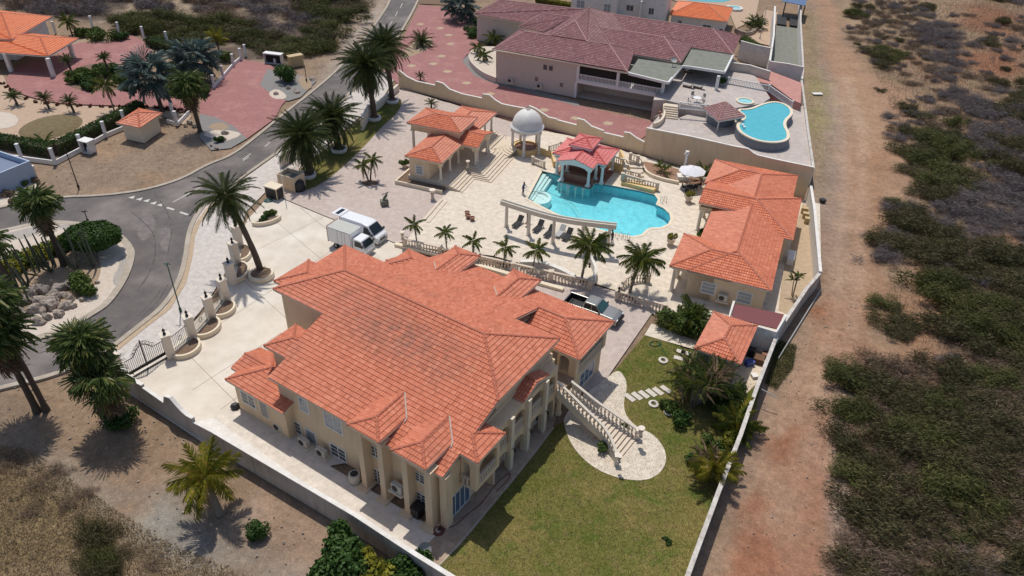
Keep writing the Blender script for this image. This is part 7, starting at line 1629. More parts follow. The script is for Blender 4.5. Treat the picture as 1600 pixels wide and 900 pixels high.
tufts([(1330,-60),(1360,100),(1430,250),(1385,400),(1390,520),(1430,560),(1640,560),(1640,-60)], 70000, 2, 'sparse dry grass between the scrub bushes right of the track', .42, 'brown')
tufts([(1256,20),(1272,20),(1290,260),(1270,262)], 6000, 3, 'thin dry weeds along the foot of the white wall', .15)
tufts([(1213,530),(1245,540),(1240,575),(1213,610),(1195,600)], 3500, 4, 'green weeds outside the lawn wall by the track', .2, 'acacia2')

# ================================================================== VEHICLES
def sect_body(mb, prof, hw, hwt, z_belt, inset=0.0):
    """closed side profile [(x,z)] -> solid; half width hw below the belt, narrowing to hwt at the top"""
    zt = max(z for x, z in prof)
    def w_(z): return hw if z <= z_belt else hw+(hwt-hw)*(z-z_belt)/(zt-z_belt+1e-6)
    n = len(prof); vs = [(x, -w_(z), z) for x, z in prof]+[(x, w_(z), z) for x, z in prof]
    mb.add(vs, [tuple(range(n)), tuple(range(n, 2*n))[::-1]]+[((i+1)%n, i, i+n, (i+1)%n+n) for i in range(n)]); return mb
def bevel(o, w_=.05, s=2):
    m_ = o.modifiers.new('bevel', 'BEVEL'); m_.width = w_; m_.segments = s; m_.limit_method = 'ANGLE'; m_.angle_limit = .5
    for p in o.data.polygons: p.use_smooth = False
    return o
def wheel(par, x, y, r=.36, w_=.22):
    t_ = MB(); t_.lathe([(r*.6,-w_/2),(r*.95,-w_/2),(r,-w_/3),(r,w_/3),(r*.95,w_/2),(r*.6,w_/2)], n=18, cap=False)
    t_.v = [(a, c, b) for a, b, c in t_.v]; o = ob('wheel', t_, 'tyre', par, loc=(x, y, r))
    q = MB(); q.lathe([(r*.62,-w_/2+.03),(r*.3,-w_/2-.01),(.02,-w_/2)], n=12, cap=False); q.lathe([(r*.62,w_/2-.03),(r*.3,w_/2+.01),(.02,w_/2)], n=12, cap=False)
    q.v = [(a, c, b) for a, b, c in q.v]; ob('rim', q, 'rim', o)
def panel(mb, pts): return mb.add(pts, [tuple(range(len(pts)))])
# panel van with raised tailgate
yv = math.radians(-28); vd = Vector((math.cos(yv), math.sin(yv), 0))
van = thing('panel_van', 'white high roof delivery van with its tailgate raised, beside the box truck', 'van', P(537,333,2.25)*Vector((1,1,0)) if False else (lambda p: Vector((p.x, p.y, 0)))(P(537,333,2.25)+vd*2.62), yv)
prof = [(-2.6,.35),(-2.62,1.0),(-2.55,2.2),(-2.3,2.28),(.7,2.3),(1.35,2.2),(2.25,1.22),(2.6,1.05),(2.68,.7),(2.66,.35)]
b = ob('body', sect_body(MB(), prof, .94, .80, 1.05), 'carw', van); bevel(b, .09, 3)
g = MB(); panel(g, [(1.44,-.74,2.12),(2.2,-.84,1.30),(2.2,.84,1.30),(1.44,.74,2.12)][::1]); g.v = [(x+.03, y, z+.03) for x, y, z in g.v]; ob('windscreen', g, 'carglass', van)
for sd in (-1, 1):
    g = MB(); q = [(.75, .915*sd, 1.2),(1.95,.93*sd,1.2),(1.38,.845*sd,1.95),(.85,.84*sd,1.98)]; panel(g, q if sd < 0 else q[::-1]); g.v = [(x, y+.02*sd, z) for x, y, z in g.v]; ob('side_window', g, 'carglass', van)
    g = MB(); g.box(2.0, .95*sd-.02, 1.25, 2.15, .95*sd+.2*sd, 1.5); ob('mirror', g, 'black', van)
    g = MB(); g.box(2.55, .62*sd-.16, .78, 2.69, .62*sd+.16, .96); ob('headlight', g, 'lampw', van)
    g = MB(); g.box(.1,.943*sd,.6,.12,.948*sd,2.0); g.box(-1.3,.943*sd,.6,-1.28,.948*sd,2.0); ob('door_seam', g, 'grey', van, kind='stuff')
    for x in (1.75, -1.55): wheel(van, x, .8*sd)
g = MB(); g.box(2.5,-.8,.32,2.74,.8,.6); ob('bumper', g, 'grey', van); g = MB(); g.box(2.62,-.45,.64,2.7,.45,.8); ob('grille', g, 'black', van)
g = MB(); g.add([(-2.5,-.82,2.24),(-2.5,.82,2.24),(-3.75,.84,2.22),(-3.75,-.84,2.22),(-2.5,-.82,2.32),(-2.5,.82,2.32),(-3.75,.84,2.32),(-3.75,-.84,2.32)], [(0,1,2,3),(7,6,5,4),(0,4,5,1),(1,5,6,2),(2,6,7,3),(3,7,4,0)]); tg = ob('tailgate', g, 'carw', van); bevel(tg, .03)
g = MB(); g.box(-3.35,-.62,2.325,-2.85,.62,2.335); ob('rear_window', g, 'carglass', tg)
g = MB(); g.box(-2.66,-.75,.5,-2.63,.75,2.1); ob('load_opening', g, 'dark', van)
# box truck
yb = math.radians(-27); c0 = P(519,347.7,2.6); c0 = Vector((c0.x, c0.y, 0))
tk = thing('box_truck', 'small white box truck with a grey roofed cargo body, nose to the villa roof', 'truck', c0+Vector((math.cos(yb), math.sin(yb), 0))*1.6, yb)
b = ob('cargo_box', MB().box(-1.6,-.93,.75,1.55,.93,2.6), 'carw', tk); bevel(b, .03)
g = MB(); g.box(-1.53,-.86,2.6,1.48,.86,2.615); ob('box_roof', g, 'carg', tk)
g = MB()
for x in (-1.6, -.25, .35, .75, 1.5): g.box(x-.02,-.945,.8,x+.02,-.93,2.55)
g.box(-1.6,-.95,2.5,1.55,-.93,2.6); ob('box_trim', g, 'grey', tk, kind='stuff')
g = MB(); g.box(-1.66,-.95,.7,-1.6,.95,2.65); ob('rear_frame', g, 'rust', tk)
prof = [(1.65,.4),(1.65,1.9),(1.8,1.98),(2.75,1.95),(3.25,1.15),(3.35,.95),(3.36,.4)]
b = ob('cab', sect_body(MB(), prof, .85, .74, 1.1), 'carw', tk); bevel(b, .07, 3)
g = MB(); panel(g, [(2.86,-.68,1.86),(3.26,-.77,1.22),(3.26,.77,1.22),(2.86,.68,1.86)]); g.v = [(x+.03, y, z+.02) for x, y, z in g.v]; ob('windscreen', g, 'carglass', tk)
for sd in (-1, 1):
    g = MB(); q = [(1.95,.835*sd,1.18),(3.05,.845*sd,1.18),(2.75,.765*sd,1.78),(1.95,.77*sd,1.78)]; panel(g, q if sd < 0 else q[::-1]); g.v = [(x, y+.025*sd, z) for x, y, z in g.v]; ob('side_window', g, 'carglass', tk)
    g = MB(); g.box(3.3,.6*sd-.14,.65,3.38,.6*sd+.14,.82); ob('headlight', g, 'lampw', tk)
    g = MB(); g.box(3.05,.86*sd,1.3,3.15,.86*sd+.2*sd,1.6); ob('mirror', g, 'black', tk)
    for x in (2.5, -.75): wheel(tk, x, .72*sd, .32)
g = MB(); g.box(3.3,-.8,.35,3.42,.8,.55); ob('bumper', g, 'grey', tk); g = MB(); g.box(-1.5,-.35,.45,1.7,.35,.75); ob('chassis', g, 'black', tk)
# pickup
yp = math.radians(-28.5); cp_ = (P(889,461,1.3)+P(966,494,1.05))/2; pk = thing('pickup_truck', 'silver crew cab pickup with an open black bed, parked beside the villa', 'pickup truck', Vector((cp_.x, cp_.y, 0)), yp)
prof = [(-2.85,.5),(-2.87,1.12),(-.75,1.15),(-.62,1.2),(-.5,1.2),(1.15,1.2),(2.4,1.12),(2.8,.98),(2.88,.5)]
mb = MB(); sect_body(mb, [(-.8,.45),(-.8,1.2),(1.2,1.2),(2.45,1.12),(2.82,.98),(2.88,.45)], .97, .93, .8)
for a_, b_ in ((-.97,-.86),(.86,.97)): mb.box(-2.85,a_,.45,-.78,b_,1.18)
mb.box(-2.87,-.96,.45,-2.76,.96,1.16); b = ob('body', mb, 'carp', pk); bevel(b, .05)
mb = MB(); mb.box(-2.76,-.86,.55,-.8,.86,.62); mb.box(-2.75,-.865,.6,-2.72,.865,1.12); mb.box(-.84,-.86,.6,-.8,.86,1.15); mb.box(-2.76,-.87,.6,-.8,-.84,1.12); mb.box(-2.76,.84,.6,-.8,.87,1.12); mb.box(-2.5,-.55,.62,-2.35,.5,.75); ob('bed_liner', mb, 'black', pk)
prof = [(-.82,1.18),(-.68,1.78),(-.5,1.84),(.45,1.84),(.6,1.8),(1.3,1.18)]
b = ob('cabin', sect_body(MB(), prof, .9, .72, 1.2), 'carp', pk); bevel(b, .06, 3)
g = MB(); panel(g, [(.66,-.70,1.77),(1.26,-.85,1.22),(1.26,.85,1.22),(.66,.70,1.77)]); g.v = [(x+.04, y, z+.03) for x, y, z in g.v]; ob('windscreen', g, 'carglassg', pk)
for sd in (-1, 1):
    for q in ([(.2,.885*sd,1.25),(1.05,.89*sd,1.25),(.58,.755*sd,1.72),(.2,.76*sd,1.73)], [(-.62,.885*sd,1.25),(.1,.885*sd,1.25),(.1,.76*sd,1.73),(-.55,.765*sd,1.71)]):
        g = MB(); panel(g, q if sd < 0 else q[::-1]); g.v = [(x, y+.03*sd, z) for x, y, z in g.v]; ob('side_window', g, 'carglass', pk)
    g = MB(); g.box(-2.85,.962*sd,.46,2.75,.982*sd,.74); ob('lower_trim', g, 'cartan', pk)
    g = MB(); g.box(2.72,.7*sd-.16,.78,2.9,.7*sd+.16,.97); ob('headlight', g, 'lampw', pk); g = MB(); g.box(-2.9,.86*sd-.06,.75,-2.86,.86*sd+.06,1.08); ob('tail_light', g, 'lampr', pk)
    g = MB(); g.box(1.0,.94*sd,1.2,1.15,.94*sd+.22*sd,1.38); ob('mirror', g, 'black', pk)
    for x in (1.95, -1.75): wheel(pk, x, .86*sd, .40, .26)
g = MB(); g.box(2.82,-.9,.42,3.0,.9,.68); ob('bumper', g, 'black', pk); g = MB(); g.box(2.84,-.5,.72,2.91,.5,.95); ob('grille', g, 'black', pk)

# ================================================================== YARD THINGS
def ac(label, loc, rot, w_=.95, h=.72, d=.38):
    r_ = thing('air_conditioner', label, 'air conditioner', loc, rot, 'outdoor air conditioner units')
    ob('base', MB().box(-w_/2-.15,-d/2-.15,0,w_/2+.15,d/2+.15,.1), 'creaml', r_); b = ob('casing', MB().box(-w_/2,-d/2,.12,w_/2,d/2,.12+h), 'ac', r_); bevel(b, .03)
    g = MB(); g.lathe([(.27,0),(.27,.015),(.1,.02),(.02,.02)], n=14, cap=False); g.v = [(a-.12, -d/2-c-.005, b_+.12+h/2) for a, b_, c in g.v]; ob('fan_grille', g, 'black', r_)
for x, y, lb in ((437,673,'air conditioner on the side walkway, leftmost by the low annex'),(476,697,'air conditioner on the side walkway, second from the left'),(504,713,'air conditioner on the side walkway, third from the left')): ac(lb, P(x, y), HF.yaw)
ac('air conditioner hung between the two tall bays of the villa', Vector((0,0,0)) if False else HF.W(11.2,.2,1.3), HF.yaw)
ac('air conditioner on the end wall of the guest wing', AF.W(5.75,.2,.6), AF.yaw)
q = P(866,145,.7); ac('air conditioner low on the wall of the maroon roofed house, right one', NF.W(8.4,.35,.5), NF.yaw); ac('air conditioner low on the wall of the maroon roofed house, left one', NF.W(3.2,.35,.5), NF.yaw)
r_ = thing('round_condenser', 'round drum shaped condenser unit at the foot of the first villa pilaster', 'air conditioner', P(555,752)); ob('drum', MB().lathe([(.42,.05),(.44,.1),(.44,.8),(.38,.86)], n=18), 'ac', r_); ob('fan', MB().lathe([(.3,.865),(.3,.875),(.05,.88)], n=16), 'black', r_)
r_ = thing('trash_bin', 'black wheeled trash bin between the villa pilasters', 'trash bin', P(653,806), HF.yaw); mb = MB(); mb.add([(-.26,-.3,0),(.26,-.3,0),(.26,.3,0),(-.26,.3,0),(-.33,-.38,1.0),(.33,-.38,1.0),(.33,.38,1.0),(-.33,.38,1.0)], [(3,2,1,0),(4,5,6,7),(0,1,5,4),(1,2,6,5),(2,3,7,6),(3,0,4,7)]); ob('body', mb, 'black', r_); ob('lid', MB().box(-.37,-.42,1.0,.37,.42,1.09), 'black', r_)
r_ = thing('hose_reel', 'coiled brown garden hose at the villa corner', 'hose', P(685,830)); mb = MB()
for k in range(4): mb.tube([((.42-.05*k)*math.cos(t*PI/8), (.42-.05*k)*math.sin(t*PI/8), .05+.03*k) for t in range(17)], .035, 5, False)
ob('coil', mb, 'hose', r_, kind='stuff')
cv = smooth_open([P(690,827,.07), P(712,822,.07), P(728,805,.07), P(752,788,.07), P(770,762,.07), P(790,742,.07), P(797,738,.07), P(797,748,.07), P(775,768,.07)], 3); mb = MB(); mb.tube(cv, .03, 5); ob('garden_hose', mb, 'hose', None, 'brown hose trailing along the terrace below the balcony', 'hose')
r_ = thing('satellite_dish', 'round satellite dish standing at the end of the side walkway', 'satellite dish', P(663,872)); mb = MB(); mb.tube([(0,0,0),(0,0,.9)], .04, 6); ob('mast', mb, 'iron', r_)
mb = MB(); mb.lathe([(.02,0),(.25,.03),(.45,.11),(.5,.15)], n=18, cap=False); d_ = ob('dish', mb, 'grey', r_, loc=(0,0,1.0), rot=(.9,.2,.4))
r_ = thing('satellite_dish', 'small dish on the flat felt roof of the neighbour', 'satellite dish', P(1051,103,5.75)); mb = MB(); mb.tube([(0,0,0),(0,0,.8)], .04, 6); ob('mast', mb, 'iron', r_); mb = MB(); mb.lathe([(.02,0),(.3,.04),(.5,.15)], n=16, cap=False); ob('dish', mb, 'grey', r_, loc=(0,0,.9), rot=(.7,0,.2))
ob('debris_pile', MB().lathe([(.35,0),(.4,.25),(.2,.45)], n=7), 'black', None, 'dark bundle at the corner of the low annex', 'bundle', loc=P(368,637))
# stepping stones
for i, (x, y) in enumerate([(984,622),(995,619.5),(1006,617),(1017.5,614.5),(1028,612),(1040,609)]):
    c = P(x, y); mb = MB(); mb.obox((0,0), math.radians(-50), .52, .24, 0, .06); o = ob('stepping_stone', mb, 'step', None, loc=(c.x, c.y, .02)); props(o, ['stepping stone nearest the curved patio','second stepping stone from the patio','third stepping stone from the patio','fourth stepping stone from the patio','fifth stepping stone from the patio','last stepping stone, under the ragged palms'][i], 'stepping stone', 'pale stepping stones across the lawn')
for i, (x, y) in enumerate([(1064,550),(1071,552),(1060,560)]):
    c = P(x, y); mb = MB(); mb.obox((0,0), math.radians(-20), .42, .25, 0, .06); o = ob('stepping_stone', mb, 'step', None, loc=(c.x, c.y, .02)); props(o, ['upper left stepping stone by the outbuilding','upper right stepping stone by the outbuilding','lower stepping stone by the outbuilding'][i], 'stepping stone')
for x, y, lb in ((1036,564,'round stone ring on the lawn above the stepping stones'),(1021,632,'small white stone ring below the stepping stones'),(1045,645,'stone ring in the shade of the ragged palms')):
    mb = MB(); mb.lathe([(.42,0),(.45,.12),(.25,.18),(.2,.06)], n=12, cap=False); ob('stone_ring', mb, 'step', None, lb, 'stone ring', loc=P(x, y, .03))
# urns and pots
def urn(label, loc, s=1.0, plant=None, mt='stone', group=None):
    r_ = thing('stone_urn', label, 'urn', loc, 0, group, s); mb = MB(); mb.box(-.35,-.35,0,.35,.35,.12); mb.lathe([(.28,.12),(.2,.2),(.34,.36),(.46,.55),(.42,.8),(.5,.9),(.44,.92)], n=14); ob('bowl', mb, mt, r_)
    if plant: data_ob('plant', np_mesh('plant', cloud(420, .5, .5, .6, .2, .06, int(s*77), .85, 4), plant), r_)
urn('stone urn with orange plant near the parasol', P(1075,316), 1.05, 'bushy'); urn('stone urn with orange plant right of the pool', P(1047,383), 1.05, 'bushy')
def ped(label, px, s=1.0, z=0):
    r_ = thing('pedestal_vase', label, 'vase', P(px[0], px[1], z), 0, None, s); ob('pedestal', MB().lathe([(.3,0),(.3,.15),(.2,.25),(.2,.8),(.28,.9)], n=12), 'stone', r_); ob('vase', MB().lathe([(.1,.9),(.28,1.1),(.36,1.3),(.4,1.4),(.3,1.38)], n=12), 'creamw', r_)
ped('white vase on a pedestal at the corner of the gatehouse planter', (676,312)); ped('vase on the left end of the terrace balustrade', (629,374), .7, 1.1); ped('round finial on the right newel of the garden stair', (1000,682), .7, 1.1); ped('round finial on the left newel of the garden stair', (967,722), .5, 1.1); ped('white vase inside the gatehouse porch', (731,262), .7, .95)
for i, (x, y) in enumerate([(730,336),(731.5,341),(738,344.5)]): mb = MB(); mb.lathe([(.2,0),(.3,.42),(.33,.45),(.27,.44),(.25,.35)], n=12); ob('flower_pot', mb, 'terra', None, ['rearmost terracotta pot on the terrace','large terracotta pot in the middle of the three','small terracotta pot at the right of the three'][i], 'pot', loc=P(x, y, .03))
r_ = thing('potted_plant', 'leafy plant in a tall pot left of the gatehouse', 'potted plant', P(632,262)); ob('pot', MB().lathe([(.25,0),(.35,.5),(.4,.55)], n=12), 'stone', r_); data_ob('foliage', np_mesh('foliage', cloud(500, .6,.6,.7,.22,.08,3,.5,5), 'bushm'), r_)
bush('shrub', 'shrub in the recess of the guest wing beside the column', (1093,370), .8, .7, .8, 'bushm', 1200, .2, .06, 190)
# sculpture
r_ = thing('bronze_sculpture', 'small weathered grey green sculpture on a block in the forecourt', 'sculpture', P(601,321), .4); ob('plinth', MB().box(-.45,-.35,0,.45,.35,.75), 'bronze', r_); mb = MB(); mb.tube([(-.1,0,.75),(.1,0,1.1),(.35,.05,1.35),(.3,0,1.6),(.6,.0,1.75)], [.12,.18,.14,.12,.06], 7); mb.tube([(.3,0,1.5),(0,.1,1.55),(-.2,.1,1.4)], .06, 5); ob('figure', mb, 'bronze', r_)
# loungers
def lounger(label, px, rot, fab='fabricb'):
    r_ = thing('sun_lounger', label, 'sun lounger', P(*px), rot, 'sun loungers behind the pergola')
    mb = MB()
    for x, y in ((-.8,-.28),(-.8,.28),(.8,-.28),(.8,.28)): mb.box(x-.03,y-.03,0,x+.03,y+.03,.32)
    ob('leg', mb, 'grey', r_, kind='stuff'); ob('seat', MB().box(-.95,-.33,.3,.35,.33,.38), fab, r_)
    ob('backrest', MB().add([(.35,-.33,.3),(.35,.33,.3),(.95,.33,.85),(.95,-.33,.85),(.35,-.33,.38),(.35,.33,.38),(.92,.33,.93),(.92,-.33,.93)], [(3,2,1,0),(4,5,6,7),(0,1,5,4),(1,2,6,5),(2,3,7,6),(3,0,4,7)]), fab, r_)
for x, y, lb in ((809,352,'leftmost black lounger, between the first two columns'),(841,359,'black lounger right of the second column'),(858,367,'black lounger just left of the third column'),(875,367,'small light lounger right of the third column'),(886,372,'lounger half behind the coconut palm crown'),(934,382,'lounger with green towel left of the last column'),(940,388,'lounger in front beside the last column')): lounger(lb, (x, y), math.radians(62), 'fabricb' if x != 875 else 'grey')
r_ = thing('side_table', 'small wooden side table behind the second column', 'table', P(824,354)); ob('top', MB().lathe([(.3,.42),(.3,.46)], n=12), 'wood', r_); ob('leg', MB().lathe([(.05,0),(.05,.42)], n=6), 'wood', r_)
# parasol, table, chairs
r_ = thing('parasol', 'large white octagonal parasol over black chairs near the guest wing', 'parasol', P(1077,292)); mb = MB(); mb.lathe([(1.75,2.3),(1.2,2.5),(.6,2.68),(.03,2.82)], n=8, cap=False); mb.lathe([(1.75,2.3),(1.75,2.22)], n=8, cap=False); ob('canopy', mb, 'fabricw', r_); ob('pole', MB().lathe([(.04,0),(.04,2.9)], n=6), 'grey', r_); ob('foot', MB().lathe([(.4,0),(.4,.1)], n=12), 'stone', r_)
r_ = thing('patio_table', 'dark round table under the white parasol', 'table', P(1078,300)); ob('top', MB().lathe([(.6,.7),(.6,.75)], n=14), 'fabricb', r_); ob('leg', MB().lathe([(.3,0),(.06,.1),(.06,.7)], n=8), 'fabricb', r_)
def chair(name, label, loc, rot, mt, group=None):
    r_ = thing(name, label, 'chair', loc, rot, group)
    mb = MB()
    for x, y in ((-.2,-.2),(-.2,.2),(.2,-.2),(.2,.2)): mb.box(x-.02,y-.02,0,x+.02,y+.02,.42)
    ob('leg', mb, mt, r_, kind='stuff'); ob('seat', MB().box(-.25,-.25,.42,.25,.25,.47), mt, r_); ob('backrest', MB().box(-.27,-.25,.47,-.22,.25,.95), mt, r_)
for i, (x, y) in enumerate([(1068,297),(1086,297),(1092,293),(1072,306)]): chair('patio_chair', ['black chair at the left of the parasol table','black chair at the right of the parasol table','black chair farthest right by the parasol','black chair in front of the parasol table'][i], P(x, y), i*1.5, 'fabricb', 'chairs around the parasol table')
r_ = thing('lamp_column', 'white fluted lamp column on a square white block at the cream wall', 'lamp post', P(1066,281)); ob('block', MB().box(-.75,-.6,0,.75,.6,.7), 'whites', r_); ob('shaft', MB().lathe([(.3,.7),(.18,.9),(.14,3.6),(.28,3.8)], n=10), 'whites', r_)
mb = MB(); mb.tube([(-.45,0,3.6),(-.2,0,3.75),(.2,0,3.75),(.45,0,3.6)], .04, 5); mb.lathe([(.14,0),(.22,.25),(.26,.3),(.05,.35)], (0,0,3.8), 10); ob('lamp_head', mb, 'whites', r_)
# street lamps
def post(label, px, h, mt='greenm', lean=(0,0), head=True):
    r_ = thing('street_lamp', label, 'lamp post', P(*px)); ob('pole', MB().tube([(0,0,0),(lean[0],lean[1],h)], [.07,.05], 7), mt, r_); ob('foot', MB().lathe([(.14,0),(.14,.4),(.08,.5)], n=8), mt, r_)
    if head:
        mb = MB(); mb.tube([(-.35,0,h-.05),(0,0,h),(.35,0,h-.05)], .045, 5); mb.tube([(0,-.3,h-.05),(0,0,h),(0,.3,h-.05)], .045, 5); ob('lamp_head', mb, mt, r_)
post('green lamp post on the pavement by the curved kerb, with four-way head', (282.5,487), htop((282.5,487),412)); post('thin dark pole on the dirt lot above the street', (123,294), htop((123,294),232), 'iron', head=False)
post('thin black pole at the rear edge of the roundabout island', (138,348), htop((138,348),330), 'iron'); post('dark green lamp post beside the street behind the date palms', (548,148), htop((548,148),104), 'greenm'); post('short dark pole on the gravel corner by the road', (479,127), htop((479,127),101), 'iron', head=False)
post('grey lamp pole on the white drive at the top right', (1187,61), 6.5, 'grey', head=False)
r_ = thing('flag_pole', 'slim white flagpole in front of the roofless enclosure', 'flagpole', P(446,312)); ob('pole', MB().tube([(0,0,0),(0,0,htop((446,312),238))], [.05,.03], 6), 'white', r_)
# handrail by gatehouse steps
mb = MB(); mb.tube([P(761,237,.2), P(789,211,2.0)], .04, 5); ob('handrail_rope', mb, 'grey', None, 'thin sloping handrail between gatehouse and domed gazebo', 'handrail')

# service yard clutter
def crate(label, px, s, mt, rot=0, name='crate', cat='crate', z=0):
    mb = MB(); mb.box(-s[0]/2,-s[1]/2,0,s[0]/2,s[1]/2,s[2]); mb.box(-s[0]/2-.03,-s[1]/2-.03,s[2],s[0]/2+.03,s[1]/2+.03,s[2]+.05); ob(name, mb, mt, None, label, cat, loc=P(px[0], px[1], z), rot=(0,0,rot))
sheet('yard_slab', [(1143,560),(1165,515),(1217,520),(1180,602),(1140,640),(1130,600)], .05, 'travs')
crate('brown box with a grey lid in the service yard, lower one', (1184,566), (.9,.8,.6), 'wood', -.4); crate('grey lid board in the service yard, middle', (1190,551), (.9,.8,.5), 'cush', -.5); crate('dark box near the wall in the service yard', (1196,541), (.8,.6,.6), 'wood', -.5)
crate('bright green plastic tub cover at the top of the service yard', (1208,531), (.75,.8,.45), 'green2', -.4, 'plastic_tub', 'tub'); crate('red brown box against the yard wall', (1195,559), (.6,.6,.5), 'rust', -.4); crate('blue plastic bundle at the corner of the outbuilding', (1170,571), (.8,.5,.5), 'bluep', .3, 'plastic_bundle', 'bundle'); crate('white tub in the service yard', (1178,590), (.5,.5,.3), 'white', .2, 'tub', 'tub'); crate('black bin beside the outbuilding', (1172,556), (.6,.6,.8), 'black', -.4, 'bin', 'bin'); crate('small pale box near the green tub', (1198,534), (.5,.5,.35), 'white', .3)
for i, (x, y) in enumerate([(1257,333),(1259,341),(1262,349)]): crate(['upper pale wooden panel leaning by the guest wing','middle pale wooden panel by the guest wing','lower pale wooden panel by the guest wing'][i], (x, y), (.9,.5,.7), 'woody', -.3, 'wooden_panel', 'panel')
crate('white appliance behind the guest wing', (1234,408), (.7,2.0,.8), 'white', -.37, 'appliance', 'appliance')
crate('white slab lying on the dirt track side', (1277,147), (1.6,.8,.08), 'white', .1, 'slab', 'slab'); crate('small dark block at the wall corner on the track', (1285,315), (.6,.6,.3), 'black', .3, 'block', 'block')
mb = MB(); mb.tube([P(1283,452,.12), P(1216,560,.12)], .07, 6); ob('pipe', mb, 'grey', None, 'long grey pipe lying along the foot of the wall on the track side', 'pipe')
mb = MB(); mb.tube([P(1190,608,1.6), P(1215,622,1.3)], .05, 5); ob('pole_stub', mb, 'grey', None, 'short grey pole sticking out over the lawn wall', 'pole')
cv = [P(1022+9*math.cos(t*.7)+t*.15, 537+4*math.sin(t*.7), .08) for t in range(26)]+[P(1036,547,.08), P(1042,556,.08)]; mb = MB(); mb.tube(cv, .025, 4); ob('green_hose', mb, 'hoseg', None, 'thin green hose coiled on the lawn', 'hose')

# ---- people
def person(label, px, shirt, pose, rot, trousers='clothb', rod=None):
    r_ = thing('person', label, 'person', P(*px), rot)
    J = dict(pel=(0,0,.93), ch=(.04,0,1.22), nk=(.08,0,1.45), hd=(.11,0,1.6), ht=(.12,0,1.72), ls=(.08,.19,1.4), rs=(.08,-.19,1.4), le=pose[0], lh=pose[1], re=pose[2], rh=pose[3], lk=(.06,.11,.5), lf=(.0,.12,.07), lt=(.2,.13,.04), rk=(.0,-.11,.5), rf=(-.12,-.12,.07), rt=(.08,-.13,.04))
    names_ = list(J); E_ = [('pel','ch'),('ch','nk'),('nk','hd'),('hd','ht'),('ch','ls'),('ch','rs'),('ls','le'),('le','lh'),('rs','re'),('re','rh'),('pel','lk'),('lk','lf'),('lf','lt'),('pel','rk'),('rk','rf'),('rf','rt')]
    R = dict(pel=.15,ch=.16,nk=.06,hd=.10,ht=.08,ls=.075,rs=.075,le=.045,lh=.035,re=.045,rh=.035,lk=.07,lf=.05,lt=.04,rk=.07,rf=.05,rt=.04)
    me = bpy.data.meshes.new('body'); me.from_pydata([J[k] for k in names_], [(names_.index(a), names_.index(b)) for a, b in E_], []); o = bpy.data.objects.new('body', me); COL.objects.link(o); o.parent = r_
    sk = o.modifiers.new('skin', 'SKIN'); sv = me.skin_vertices[0].data
    for i, k in enumerate(names_): sv[i].radius = (R[k], R[k]*(1.15 if k in ('pel','ch') else 1)); sv[i].use_root = (k == 'pel')
    o.modifiers.new('sub', 'SUBSURF').render_levels = 1
    Mx = bpy.data.materials.new('person surface'); Mx.use_nodes = True; N = Mx.node_tree.nodes; Lk = Mx.node_tree.links; tc = N.new('ShaderNodeTexCoord'); sx_ = N.new('ShaderNodeSeparateXYZ'); Lk.new(tc.outputs['Object'], sx_.inputs[0]); cr = N.new('ShaderNodeValToRGB'); cr.color_ramp.interpolation = 'CONSTANT'
    dv = N.new('ShaderNodeMath'); dv.operation = 'DIVIDE'; dv.inputs[1].default_value = 1.85; Lk.new(sx_.outputs['Z'], dv.inputs[0]); Lk.new(dv.outputs[0], cr.inputs[0]); e = cr.color_ramp.elements; e[0].color = (.02,.02,.02,1); e[1].position = .08/1.85; e[1].color = (.02,.025,.06,1)
    for z, c in ((.95,shirt),(1.49,(.28,.15,.10))): q = e.new(z/1.85); q.color = (*c, 1)
    Lk.new(cr.outputs[0], N['Principled BSDF'].inputs['Base Color']); me.materials.append(Mx)
    hb = MB(); hb.lathe([(.02,.12),(.09,.1),(.125,.03),(.12,-.03),(.1,-.05)], (.11,0,1.64), 10, cap=False); ob('hair', hb, 'dark', r_)
    return r_
ppl = person('person in dark blue clothes at the left pool edge holding a long pole', (817,304), (.02,.035,.16), [(.25,.25,1.2),(.5,.12,1.15),(.25,-.25,1.15),(.48,-.05,1.05)], math.radians(-20))
mb = MB(); mb.tube([P(818,296,1.0), P(824,298,.9), P(850,312,.1)], .02, 4); ob('pool_pole', mb, 'grey', None, 'long pole held over the pool by the person in blue', 'pole')
person('person in dark clothes behind the pergola beam by the second column', (824.5,348), (.02,.02,.03), [(.1,.28,1.15),(.2,.24,.95),(.1,-.28,1.15),(.2,-.24,.95)], math.radians(60))
person('person in dark clothes beside the last pergola column', (956,380), (.05,.04,.05), [(.1,.28,1.15),(.25,.2,1.0),(.1,-.28,1.15),(.25,-.2,1.0)], math.radians(150))

# ================================================================== NEIGHBOUR POOL DECK
g3 = lambda x, y, z: P(1020+x/6.154, 100+y/6.154, z)
zp = 3.25
pool2 = smooth_closed([g3(800,440,zp), g3(940,440,zp), g3(1060,385,zp), g3(1190,362,zp), g3(1310,410,zp), g3(1345,480,zp), g3(1270,545,zp), g3(1265,600,zp), g3(1300,660,zp), g3(1300,735,zp), g3(1165,762,zp), g3(990,738,zp), g3(850,668,zp), g3(810,600,zp), g3(840,560,zp), g3(900,510,zp)], 2)
mb = MB(); mb.sheet([pool2], 3.28); ob('raised_pool_floor', mb, mat('turquoise pool', (.07,.42,.50), .12, (.11,.50,.58), 1.5), kind='structure')
r_ = thing('raised_pool_wall', 'blue grey stone wall and pale rim around the kidney shaped neighbour pool', 'pool wall', (pool2[0].x, pool2[0].y, 2.0)); q = [(p-r_.location) for p in pool2]; q.append(q[0])
ob('rim', path_wall(MB(), q, 1.36, .42, 1.2), 'creaml', r_); ob('cladding', path_wall(MB(), q, 1.2, .5, 0), 'slate', r_)
mb = MB(); mb.prism(pool2, 2.0, 3.27); ob('pool_core', mb, 'slate', kind='structure')
